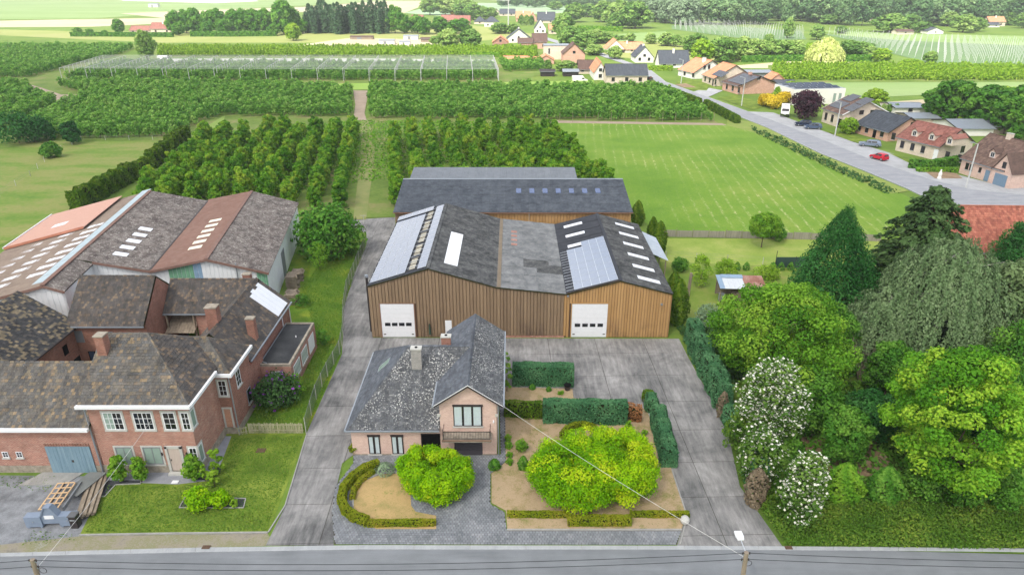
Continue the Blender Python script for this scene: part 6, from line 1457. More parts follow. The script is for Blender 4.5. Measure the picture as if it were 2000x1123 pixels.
# left thuja hedge pieces
for k, (a, b, yt, w_, lab) in enumerate(((( 150,412),(262,350), 350, 2.2, 'long dark thuja hedge piece nearest the orange roof'), ((268,352),(288,336), 305, 1.9, 'short dark thuja hedge piece in the gap'), ((296,330),(326,306), 292, 2.0, 'middle dark thuja hedge piece along the meadow'), ((334,300),(366,276), 258, 2.2, 'last dark thuja hedge piece beside the cherry rows'))):
    A, B = P(a, b); hh = max(2.4, min(4.2, zat(yt, A[1]+ (0 if k else 3))))
    hedge('thuja_hedge', lab, [A, B], w_, (3.3, 3.0, 3.4, 3.6)[k], lf['thuja'], size=.3, dens=42, seed=60+k, hvar=.06, wob=.2)
for k, (px, yb, wd, yt, lab) in enumerate(((98, 308, 34, 280, 'lone shrub on the meadow fence'), (138, 282, 34, 240, 'small dark tree at the meadow fence corner'), (30, 280, 90, 225, 'dark thicket tree at the left meadow edge'), (72, 276, 60, 235, 'dark bushy tree in the left meadow thicket'))):
    tree_px('meadow_tree', lab, px, yb, wd, yt, 340+k, lf['dark'] if k else lf['mid'], 22, 110, .4, base=.05)

# ------------------------------------------------------------------ hail-net frame
m_post = M_plain('concrete_post', L(190,192,190), .8, .2); n = N('hail_net'); tr = n.n('ShaderNodeBsdfTransparent'); df = n.n('ShaderNodeBsdfDiffuse'); df.inputs[0].default_value = L(150,160,158); mx = n.n('ShaderNodeMixShader'); mx.inputs[0].default_value = .06
n.l(tr.outputs[0], mx.inputs[1]); n.l(df.outputs[0], mx.inputs[2]); n.l(mx.outputs[0], n.out.inputs[0]); m_net = n.m
FL, FR, BR, BL = (G(*p) for p in ((122,158),(974,160),(964,130),(205,130)))
t = thing('hail_net_frame', 'long hail-net frame of pale posts over the low orchard', 'net frame', FL); NX, NY, HT = 17, 11, 4.6
def hn(i, j, z): a, b = lerp(FL, FR, i/NX), lerp(BL, BR, i/NX); p = lerp(a, b, j/NY); return (p[0]-FL[0], p[1]-FL[1], z)
for i in range(NX+1):
    for j in range(NY+1): MB().tube(hn(i,j,0), hn(i,j,HT), .11, .10, 5).build('post', m_post, t)
for j in range(NY+1): MB().tube(hn(0,j,HT), hn(NX,j,HT), .05, .05, 4).build('ridge_wire', m_post, t)
for i in range(NX+1): MB().tube(hn(i,0,HT), hn(i,NY,HT), .06, .06, 4).build('cross_wire', m_post, t)
for j in range(NY):
    mb = MB(); f = .5
    for i in range(NX):
        a, b, c, d = hn(i,j,HT-.05), hn(i+1,j,HT-.05), hn(i+1,j+1,HT-.05), hn(i,j+1,HT-.05); e, g_ = lerp(a, d, .5), lerp(b, c, .5); e = (e[0], e[1], HT-.8); g_ = (g_[0], g_[1], HT-.8)
        mb.face([a, b, g_, e]).face([e, g_, c, d])
    mb.build('net', m_net, t)
for lab, po, sp in (('hail-net orchard of white poles beyond the village', [(1312,50),(1400,50),(1565,62),(1575,78),(1480,80),(1312,58)], (6.5, 3.6)), ('large hail-net orchard of white poles at the far right', [(1600,66),(1760,80),(2150,96),(2150,132),(1830,128),(1740,105),(1680,84)], (6.0, 3.6))):
    poly = P(*po); c0 = poly[0]; t = thing('hail_net_frame', lab, 'net frame', (*c0, 0)); pts = []
    us = [x*gu[0]+y*gu[1] for x, y in poly]; vs = [x*gv[0]+y*gv[1] for x, y in poly]; u = min(us); rows = []
    while u < max(us):
        v = min(vs); row = []
        while v < max(vs):
            x, y = u*gu[0]+v*gv[0], u*gu[1]+v*gv[1]
            if inside(x, y, poly): row.append((x-c0[0], y-c0[1], 0))
            v += sp[0]*1.6
        rows.append(row); pts += row; u += sp[1]*1.1
    pts.sort(key=lambda p: p[1]); base = MB().tube((0,0,0),(0,0,5.2),.11,.10,4).mesh('post'); base.materials.append(m_post)
    for p in pts[:300]: put('post', base, None, t, p)
    mb = MB()
    for p in pts[300:]: mb.tube(p, (p[0], p[1], 5.2), .11, .10, 4, .5, False)
    if len(pts) > 300: tag(mb.build('posts', m_post, t), kind='stuff')
    mb = MB()
    for row in rows:
        for a, b in zip(row, row[1:]): mb.face([(a[0]-.3, a[1], 5.1), (a[0]+.3, a[1], 5.1), (b[0]+.3, b[1], 5.1), (b[0]-.3, b[1], 5.1)])
    mb.build('net', m_net, t)
    sheet('orchard_floor', poly, .116, M_noise('net_orchard_floor', [L(88,116,76), L(112,136,94)], .05, .8))

# ------------------------------------------------------------------ houses
def house(name, label, loc, rz, Lx, D, ze, zr, wall, roof, axis='x', front=(), right=(), left=(), chim=(), pv=(), dormers=(), tile=None, cat='house', garage=None, door=None, ov=.35, trim=None, group=None, fm=None, hip=0):
    t = thing(name, label, cat, loc, rz, group)
    if hip:
        MB().box(0, Lx, 0, D, 0, ze).build('wall', wall, t); zc = zr; h_ = min(Lx, D)/2*.9
        A, B, C_, D_ = (-ov,-ov,ze), (Lx+ov,-ov,ze), (Lx+ov,D+ov,ze), (-ov,D+ov,ze); r0, r1 = ((h_,D/2,zc), (Lx-h_,D/2,zc))
        for pl in ([A,B,r1,r0], [B,C_,r1], [C_,D_,r0,r1], [D_,A,r0]): MB().slab(pl, .12).build('roof', roof, t)
    else:
        penta(MB(), 0, Lx, 0, D, ze, zr, axis).build('wall', wall, t)
        if axis == 'x': sl = (zr-ze)/(D/2); q1 = [(-ov,-ov,ze-ov*sl),(Lx+ov,-ov,ze-ov*sl),(Lx+ov,D/2,zr),(-ov,D/2,zr)]; q2 = [(Lx+ov,D+ov,ze-ov*sl),(-ov,D+ov,ze-ov*sl),(-ov,D/2,zr),(Lx+ov,D/2,zr)]
        else: sl = (zr-ze)/(Lx/2); q1 = [(-ov,D+ov,ze-ov*sl),(-ov,-ov,ze-ov*sl),(Lx/2,-ov,zr),(Lx/2,D+ov,zr)]; q2 = [(Lx+ov,-ov,ze-ov*sl),(Lx+ov,D+ov,ze-ov*sl),(Lx/2,D+ov,zr),(Lx/2,-ov,zr)]
        up = lambda q_: [(a, b, c+.14) for a, b, c in q_]
        for k, qd in enumerate((q1, q2)):
            if tile and (k == 0 or axis == 'y'): tile_roof(up(qd), tile, tile, roof, t, seed=int(Lx*10)+k, slabm=roof)
            else: MB().slab(up(qd), .14).build('roof', roof, t)
        a, b = ((-ov,D/2,zr+.16),(Lx+ov,D/2,zr+.16)) if axis == 'x' else ((Lx/2,-ov,zr+.16),(Lx/2,D+ov,zr+.16)); MB().bar(a, b, .3, .08).build('ridge_cap', roof, t)
        if axis == 'x':
            for x in (-ov, Lx+ov):
                for y_ in (-ov, D+ov): MB().bar((x, y_, ze-ov*sl+.06), (x, D/2, zr+.06), .08, .22).build('barge_board', trim or m_dark, t)
            MB().bar((-ov,-ov-.06,ze-ov*sl+.06),(Lx+ov,-ov-.06,ze-ov*sl+.06),.12,.12).build('gutter', m_zinc, t)
        nv = norm((0,-sl,1)) if axis == 'x' else norm((-sl,0,1)); s_ = norm((0,1,sl)) if axis == 'x' else norm((1,0,sl)); u_ = (1,0,0) if axis == 'x' else (0,-1,0)
        o0 = (0,0,ze+.14) if axis == 'x' else (0,D,ze+.14)
        for (a, b, nx_, ny_, w_, h_) in pv:
            me = MB().box(0,w_-.04,0,h_-.04,0,.06).mesh('solar_panel'); me.materials.append(m_pvd)
            for i in range(nx_):
                for j in range(ny_): place('solar_panel', me, None, t, add(add(o0, mul(u_, a+i*w_)), add(mul(s_, b+j*h_), mul(nv, .09))), u_, s_, nv)
        for (x, w_, yb_, h_) in dormers:
            zb = ze+sl*yb_; d = penta(MB(), x, x+w_, yb_, D/2-.2, zb+h_, zb+h_+w_*.42, 'y', zb-.1).build('dormer', wall, t); zt = zb+h_
            for sx, ex in ((x-.2, x+w_/2), (x+w_+.2, x+w_/2)): MB().slab([(sx,yb_-.25,zt-.1),(sx,D/2,zt-.1),(ex,D/2,zt+w_*.42+.1),(ex,yb_-.25,zt+w_*.42+.1)], .1).build('dormer_roof', roof, d)
            window(t, (x+w_*.2, yb_-.02, zb+.25), 0, w_*.6, h_-.3, 2, 1, m_white, m_glass, .07, .05)
    for (u, z, w_, h_) in front: window(t, (u, -.005, z), 0, w_, h_, 2 if w_ > .9 else 1, 1, fm or m_dark, m_glass, .08, .06, sill=m_lime)
    for (u, z, w_, h_) in right: window(t, (Lx+.005, u, z), R(90), w_, h_, 2 if w_ > .9 else 1, 1, fm or m_dark, m_glass, .08, .06, sill=m_lime)
    for (u, z, w_, h_) in left: window(t, (-.005, u+w_, z), R(-90), w_, h_, 2 if w_ > .9 else 1, 1, fm or m_dark, m_glass, .08, .06, sill=m_lime)
    if garage: u, w_, h_, mt = garage; g_ = MB().box(u, u+w_, -.05, 0, 0, h_).build('garage_door', mt, t); [MB().box(u+.05, u+w_-.05, -.08, -.05, .06+k*h_/5, (k+1)*h_/5).build('door_section', mt, g_) for k in range(5)]
    if door: u, w_, h_, mt = door; d = MB().box(u, u+w_, -.05, 0, .1, h_).build('door', mt, t); MB().box(u+.08, u+.14, -.09, -.05, 1.0, 1.2).build('handle', m_zinc, d)
    for (x, y_, w_, h_, mt) in chim: chimney(t, x, y_, (ze+zr)/2-.5, zr+h_, w_, w_*.8, mt)
    return t
def street(name, label, pL, pR, D, eave, ridge, wall, roof, **k):
    """house on the side road: pL, pR survey points of the facade's foot"""
    a, b = G(*pL), G(*pR); d = (b[0]-a[0], b[1]-a[1]); Lx = math.hypot(*d); rz = math.atan2(d[1], d[0]); ze = zat(eave, a[1]); n_ = (-d[1]/Lx, d[0]/Lx)
    zr = zat(ridge, a[1]+n_[1]*D/2); return house(name, label, a, rz, Lx, D, ze, zr, wall, roof, **k), Lx
m_blued = M_plain('blue_grey_door', L(110,134,154), .5, .4)
t, Lx = street('street_house', 'buff brick house with brown tiles, pointed gable and blue arched garage', (1872,338), (1952,364), 10.5, 308, 262, m_pink, m_browntile, tile=.42, front=[(1.2,1.1,.75,1.3),(2.2,1.1,.75,1.3),(4.4,1.3,.6,1.0)], door=(6.0,1.0,2.2,m_blued), garage=(8.4,2.7,2.3,m_blued), right=[(3.5,1.3,1.6,.6)], chim=[(4.2,5.2,1.0,.9,m_cream)], dormers=[(4.6,1.5,1.2,1.3)])
x0_, w_ = 7.6, 4.3; zg = zat(308, G(1872,338)[1]); d = penta(MB(), x0_, x0_+w_, -.25, 4, zg-.1, zg+3.1, 'y').build('front_gable', m_pink, t)
for sx in (x0_-.25, x0_+w_+.25): MB().slab([(sx,-.5,zg-.35),(sx,5,zg-.35),(x0_+w_/2,5,zg+3.2),(x0_+w_/2,-.5,zg+3.2)], .12).build('gable_roof', m_browntile, d)
window(t, (x0_+1.75,-.26,zg+.3), 0, .8, 1.2, 2, 1, m_dark, m_glass, .08, .05); MB().box(8.4,11.1,-.31,-.25,0,2.3).build('garage_door', m_blued, t)
street('street_house', 'pale brick house with russet tiles and three dormers', (1748,294), (1828,314), 10.5, 268, 237, m_cream, m_rosetile, tile=.42, front=[(1.0,.9,.95,1.5),(3.6,.9,.95,1.5),(6.2,.9,.95,1.5),(12.0,.9,.95,1.5),(14.8,.9,.95,1.5)], door=(9.3,1.0,2.3,m_white), right=[(7.0,1.0,1.2,1.5)], dormers=[(2.4,1.5,.9,1.4),(6.6,1.5,.9,1.4),(10.8,1.5,.9,1.4)])
street('street_house', 'long pink brick bungalow with plain dark slate roof', (1669,260), (1732,277), 11, 242, 216, m_pinkb, m_darktile, tile=.5, front=[(.8,.8,1.0,1.6),(3.2,.8,1.0,1.6),(8.0,.8,1.1,1.6),(11.5,.8,1.1,1.6)], door=(5.8,1.0,2.2,m_black), right=[(6.0,3.3,1.0,.9)])
street('street_house', 'brick house with black solar panels on its brown roof', (1604,238), (1641,251), 13, 212, 188, m_cream, m_browntile, tile=.5, front=[(1.2,.8,1.1,1.9),(4.2,.8,1.1,1.9)], garage=(7.6,2.4,2.3,m_black), right=[(4.5,3.4,1.2,1.1),(7.5,3.4,1.2,1.1)], pv=[(.4,1.2,5,2,1.0,1.6),(.6,5.0,4,2,1.0,1.6),(6.4,1.6,4,2,1.0,1.6),(6.2,5.0,4,2,1.0,1.6)], trim=m_white)
street('street_house', 'salmon brick house with pale solar panels on its grey roof', (1410,176), (1440,185), 15, 160, 142, m_pinkb, m_browntile, front=[(2.5,.7,1.2,1.7),(6.5,.7,1.2,1.7),(10.5,.7,1.2,1.7)], right=[(6.5,4.6,1.3,1.1)], pv=[(1.5,.8,10,4,1.0,1.6)], chim=[(5,7,1.1,.8,m_pinkb)])
street('street_house', 'cream house with orange tiles and a strip of solar panels', (1371,161), (1394,169), 15, 146, 122, m_cream, m_orangetile, front=[(2,.7,1.3,1.7),(6,.7,1.3,1.7),(11,.7,1.3,1.7)], pv=[(6,1.0,8,2,1.0,1.6)], door=(9,1.1,2.2,m_dark))
street('street_house', 'white house with wide orange roof beside the hedge lawn', (1324,148), (1354,155), 15, 136, 113, m_render, m_orangetile, front=[(4,.7,1.4,1.5),(10,.7,1.4,1.5)], right=[(4,3.5,1.0,1.6),(6,3.5,1.0,1.6)], chim=[(8,6,1.2,.8,m_render)])
x, y, _ = G(1552, 208); t = thing('modern_house', 'white cubic house with flat solar roof', 'house', (x, y+2, 0), R(9)); MB().box(0,17,0,12,0,4.6).build('wall', m_render, t); MB().box(.2,16.8,.2,11.8,4.6,4.7).build('flat_roof', m_zinc, t)
for i in range(6):
    for j in range(3): MB().slab([(1+i*2.5,1+j*3.6,4.8),(3.2+i*2.5,1+j*3.6,4.8),(3.2+i*2.5,3.2+j*3.6,5.2),(1+i*2.5,3.2+j*3.6,5.2)], .05).build('solar_panel', m_pvd, t)
for u in (13.2, 15): window(t, (u, -.005, .4), 0, .9, 2.8, 1, 1, m_zinc, m_blindg)
# red-roofed house behind the spruce
x, y, _ = G(1850, 545); house('red_roofed_house', 'house with red pantiles and a dormer behind the weeping birch', (x, y, 0), R(-2), 15.5, 10.5, zat(489, y), zat(403, y+5.25), m_pink, m_redtile, tile=.36, front=[(2,1,1.2,1.4),(8.5,1.0,1.4,1.4)], door=(12.4,1.1,2.2,m_grey), chim=[(13.8,4,.5,.4,m_dark)], dormers=[(7.2,2.2,.2,1.6)], fm=m_white)
def fh(label, xl, xr, yb, ye, yr, wall, roof, axis='x', D=9, name='village_house', win=3, pv=(), chim=0, hip=0, cat='house', rz=0, up2=False):
    a = G(xl, yb); W = (xr-xl)*mpp(a[1]); ze = max(1.8, zat(ye, a[1])); zr = max(ze+.6, zat(yr, a[1]+(D/2 if axis == 'x' else 0))); fr = []
    for k in range(win): fr.append((W*(k+.5)/win-.6, .9, 1.2, min(1.3, ze-1.1)))
    if axis == 'y' and zr-ze > 2.4: fr.append((W/2-.6, ze+.2, 1.2, 1.1))
    return house(name, label, a, rz, W, D, ze, zr, wall, roof, axis=axis, front=fr, pv=pv, chim=[(W*.5, D*.4, .8, .8, m_render)] if chim else (), hip=hip, cat=cat)
ORA, DRK, BRN, RST = m_orangetile, m_darktile, m_browntile, m_rosetile
VILL = [
 ('stone house with dark slate roof and two skylights at the orchard edge', 1184,1263,164,147,126, m_cream, DRK, 'x', 9, 3, 0),
 ('white barn gable with orange roof beside the slate-roofed house', 1160,1184,157,141,122, m_render, ORA, 'y', 16, 1, 0),
 ('low brown-roofed house behind the black garden fence', 1130,1162,145,136,118, m_cream, BRN, 'x', 8, 2, 0),
 ('white house with steep dark solar roof', 1288,1345,133,124,99, m_render, DRK, 'x', 10, 3, 1),
 ('white gabled house with grey-blue roof', 1240,1276,123,112,92, m_render, DRK, 'y', 12, 2, 1),
 ('long farmhouse with pale orange roof and chimneys', 1196,1256,104,98,83, m_cream, ORA, 'x', 11, 4, 1),
 ('white gable end of the long orange farmhouse', 1184,1220,104,96,79, m_render, ORA, 'y', 12, 2, 0),
 ('tall salmon gable with blank wall beside the road', 1099,1142,125,106,86, m_pinkb, BRN, 'y', 11, 0, 0),
 ('salmon garage gable beside the blank wall', 1050,1082,126,118,109, m_pinkb, ORA, 'y', 9, 1, 0),
 ('long low orange-roofed stable row', 984,1030,125,118,110, m_pinkb, ORA, 'x', 7, 3, 0),
 ('white garage beside the orange stables', 1030,1052,124,116,112, m_render, ORA, 'x', 7, 1, 0),
 ('small red brick gable house with white windows', 962,993,95,83,72, m_brick, ORA, 'y', 10, 2, 0),
 ('buff house with lower brown-roofed extension', 1012,1040,97,84,75, m_pinkb, BRN, 'x', 9, 2, 0),
 ('tall buff house with brown roof joined to the extension', 1040,1068,96,82,66, m_pinkb, BRN, 'x', 9, 2, 0),
 ('wide white gabled house behind the buff houses', 990,1036,84,76,58, m_render, DRK, 'y', 12, 2, 1),
 ('pale house with small orange solar roof by the lane', 1072,1098,67,58,48, m_cream, ORA, 'x', 9, 2, 0),
 ('white house with grey roof beside the tall trees', 1044,1066,66,56,38, m_render, DRK, 'y', 10, 2, 0),
 ('house with steep dark roof and two chimneys', 1050,1084,46,40,24, m_cream, DRK, 'x', 10, 2, 1),
 ('manor with orange roof behind three cypresses', 1008,1036,43,36,23, m_pinkb, ORA, 'x', 10, 3, 1),
 ('orange gabled annex beside the manor', 1034,1048,43,36,25, m_pinkb, ORA, 'y', 9, 1, 0),
 ('pale house with grey roof at the top of the village', 962,976,30,25,18, m_cream, BRN, 'y', 10, 1, 0),
 ('house with dark roof beside the mast', 976,1006,32,27,18, m_cream, DRK, 'x', 9, 2, 0),
 ('long red-roofed farm behind the dark hedge', 888,918,48,43,31, m_pinkb, RST, 'x', 10, 2, 0),
 ('red-roofed farm wing beside the golden tree', 862,888,46,40,30, m_pinkb, RST, 'x', 10, 2, 0),
 ('dark shed before the red-roofed farm', 848,874,46,41,34, m_cream, DRK, 'x', 8, 1, 0),
 ('pale barn with pinkish roof at the poplar end', 804,826,43,38,30, m_render, RST, 'x', 9, 1, 0),
 ('low pale house with brown roof by the far trees', 1086,1112,48,44,39, m_cream, BRN, 'x', 8, 2, 0),
 ('white flat outbuildings among the far trees', 1148,1180,30,24,20, m_render, BRN, 'x', 9, 2, 0),
 ('long red-roofed farmhouse in the fields', 254,294,66,60,51, m_cream, RST, 'x', 9, 3, 0),
 ('gabled farmhouse with brown roof in the fields', 294,338,66,57,45, m_cream, RST, 'x', 11, 2, 1),
 ('pale far house at the wood edge', 1702,1724,42,37,31, m_cream, BRN, 'x', 9, 2, 0),
 ('small dark-roofed shed in the far pasture', 1811,1842,67,62,55, m_render, DRK, 'y', 9, 1, 0),
 ('low barn with dark roof in the far pasture', 1752,1784,68,64,58, m_cream, BRN, 'x', 8, 1, 0),
 ('far house with red roof at the right edge of the village', 1930,1962,52,43,33, m_cream, ORA, 'x', 9, 2, 1),
 ('far white bungalow with grey roof before the red roof', 1910,1952,54,50,44, m_render, DRK, 'x', 8, 3, 0),
 ('far pale house with brown roof left of the red roof', 1902,1926,46,41,35, m_cream, BRN, 'y', 9, 1, 0),
 ('white bungalow behind the street houses', 1746,1806,225,211,207, m_render, m_zinc, 'x', 9, 1, 0),
 ('grey barn with white gable behind the dormer house', 1868,1938,266,258,234, m_render, m_zinc, 'x', 11, 0, 0),
 ('small grey-roofed shed at the tall dark tree', 1838,1866,240,236,229, m_cream, BRN, 'y', 6, 0, 0),
 ('grey shed roof before the right-hand wood', 1934,1972,262,256,242, m_timber, m_zinc, 'x', 8, 0, 0),
 ('flat grey shed between the bungalow and the dormer house', 1778,1832,245,238,233, m_cream, m_zinc, 'x', 8, 0, 0),
 ('black garden shed on the bright lawn', 1056,1083,150,143,136, m_dark, m_dark, 'x', 5, 0, 0),
 ('small solar-roofed shed beside the black shed', 1100,1130,150,142,137, m_dark, m_zinc, 'x', 6, 0, 0),
 ('tiny pale-roofed cabin behind the lawn', 1505,1530,165,158,145, m_pinkb, ORA, 'y', 7, 1, 0),
 ('dark-roofed carport before the cabin', 1516,1552,173,167,160, m_timber, DRK, 'x', 6, 0, 0),
 ('long grey carport with white van bay', 1448,1506,152,144,140, m_grey, m_zinc, 'x', 7, 0, 0),
 ('low sheds in the far vegetable plot', 822,850,83,79,74, m_timber, BRN, 'x', 6, 0, 0),
]
for lab, xl, xr, yb, ye, yr, wl, rf, ax, D, wn, ch in VILL: fh(lab, xl, xr, yb, ye, yr, wl, rf, ax, D, win=wn, chim=ch)
fh('white house with pyramid dark roof behind the round bush', 946,974,53,44,33, m_render, DRK, D=10, win=2, hip=1); fh('house with low blue-grey pyramid roof', 926,948,48,43,33, m_cream, DRK, D=10, win=1, hip=1)
x, y, _ = G(1062, 117); t = thing('modern_house', 'beige cubic house in the village', 'house', (x, y, 0)); MB().box(0,12,0,9,0,6.2).build('wall', m_cream, t); MB().box(-.2,12.2,-.2,9.2,6.2,6.4).build('flat_roof', m_zinc, t); window(t, (2,-.005,2.5), 0, 1.0, 2.6); window(t, (10.4,-.005,3.4), 0, 1.0, 1.3)
for lab, px, py, w_, d_, h_ in (('white field shed with grey end far out in the crops', 290, 15, 12, 6, 4.5), ('white caravan shed among the vegetable plots', 740, 87, 9, 5, 2.6), ('pale greenhouse among the vegetable plots', 788, 78, 9, 6, 2.6), ('pale container by the stubble', 780, 89, 6, 4, 2.4), ('brown log pile roof at the stubble edge', 684, 78, 14, 5, 2.2)):
    x, y, _ = G(px, py); t = thing('field_shed', lab, 'shed', (x, y, 0)); penta(MB(), 0, w_, 0, d_, h_*.75, h_, 'x').build('wall', m_render if 'brown' not in lab else m_timber, t); MB().box(w_*.3, w_*.5, -.05, 0, 0, h_*.6).build('door', m_grey, t); MB().slab([(-.2,-.2,h_*.75),(w_+.2,-.2,h_*.75),(w_+.2,d_/2,h_+.05),(-.2,d_/2,h_+.05)], .08).slab([(w_+.2,d_+.2,h_*.75),(-.2,d_+.2,h_*.75),(-.2,d_/2,h_+.05),(w_+.2,d_/2,h_+.05)], .08).build('roof', m_zinc if 'brown' not in lab else m_browntile, t)

# ------------------------------------------------------------------ side road with forecourts
RL = [(1040,70),(1082,84),(1160,106),(1250,136),(1290,166),(1300,171),(1370,199),(1440,227),(1496,249),(1604,301),(1685,333),(1769,368),(1840,402),(2100,470)]
RR = [(1052,69),(1098,83),(1172,103),(1268,136),(1300,161),(1320,168),(1405,199),(1460,219),(1500,233),(1597,270),(1709,316),(1825,354),(1900,372),(2100,392)]
rl, rr = P(*RL), P(*RR); mb = MB()
for i in range(len(rl)-1): mb.face([(*rl[i], .132), (*rr[i], .132), (*rr[i+1], .132), (*rl[i+1], .132)])
mb.build('side_road', m_road2)['kind'] = 'structure'
for e, nm in ((rl, 'left'), (rr, 'right')):
    mb = MB()
    for a, b in zip(e[3:], e[4:]): mb.bar((*a, .07), (*b, .07), .3, .15)
    mb.build('road_edge_strip', m_gutter)['kind'] = 'structure'
sheet('forecourt', P((1460,219),(1500,233),(1597,270),(1709,316),(1825,354),(1900,372),(2100,392),(2100,360),(1960,366),(1880,345),(1820,330),(1745,302),(1664,278),(1610,258),(1510,221)), .116, m_park)
sheet('front_lawn', P((1612,258),(1660,262),(1700,276),(1690,283),(1662,277)), .124, m_lawn); sheet('front_lawn', P((1735,300),(1800,316),(1860,330),(1842,336),(1780,322)), .124, m_lawn); sheet('flower_bed', P((1800,332),(1868,340),(1880,350),(1826,350)), .128, m_soil)
sheet('front_lawn', P((1400,192),(1440,186),(1500,206),(1470,216)), .124, m_lawn); sheet('front_lawn', P((1320,162),(1345,155),(1390,166),(1380,178),(1340,176)), .124, m_lawn)
sheet('forecourt', P((1350,182),(1380,172),(1412,178),(1380,192)), .120, m_park); sheet('bare_plot', P((1318,166),(1340,164),(1360,172),(1335,172)), .128, m_soil)
sheet('ditch_verge', P((1420,232),(1470,240),(1500,252),(1604,303),(1700,342),(1775,374),(1740,380),(1600,318),(1480,262),(1420,246)), .120, M_noise('road_verge_grass', [L(112,138,56), L(146,152,86)], .3, 3))
growth('ditch_growth', [P((1462,250),(1500,262),(1600,308),(1700,352),(1760,380),(1735,382),(1600,322),(1480,264))], 9, .2, .9, lf['rhodo'], 9, .4)
for lab, a, b, w_, h_ in (('clipped green hedge along the side road, long piece', (1378,208),(1440,242), 1.6, 2.0), ('clipped green hedge along the side road, far piece', (1306,182),(1366,206), 1.6, 2.0)):
    hedge('roadside_hedge', lab, P(a, b), w_, h_, lf['thuja'], size=.34, dens=34, seed=71+len(lab))
hedge('front_hedge', 'dark clipped hedge between dormer house and gothic house', P((1775,328),(1812,332),(1870,322)), 1.8, 1.8, lf['mid'], size=.3, dens=40, seed=80)
hedge('front_hedge', 'low hedge line before the dark clipped hedge', P((1792,336),(1868,336)), 1.2, .8, lf['walnut'], size=.3, dens=40, seed=81)
hedge('far_hedge', 'long dark clipped hedge round the farm in the fields', P((140,72),(200,72),(338,73)), 2, 2.6, lf['mid'], size=.7, dens=9, seed=82); hedge('far_hedge', 'dark hedge continuing towards the poplars', P((374,72),(450,72),(540,71)), 2.5, 3, lf['mid'], size=.7, dens=9, seed=83)
hedge('far_hedge', 'green hedge before the sunlit strip in the village', P((904,112),(975,112)), 2, 2, lf['walnut'], size=.6, dens=11, seed=84); hedge('far_hedge', 'low hedge under the weeping willow', P((1450,122),(1560,120),(1700,120)), 2.4, 2.6, lf['mid'], size=.6, dens=11, seed=85)
hedge('far_hedge', 'square green hedge before the steep solar roof', P((1268,138),(1312,138)), 2, 1.8, lf['young'], size=.5, dens=14, seed=86); hedge('far_hedge', 'brownish hedge by the far lawn', P((1128,60),(1215,62)), 3, 3, lf['cherry'], size=.8, dens=7, seed=87)

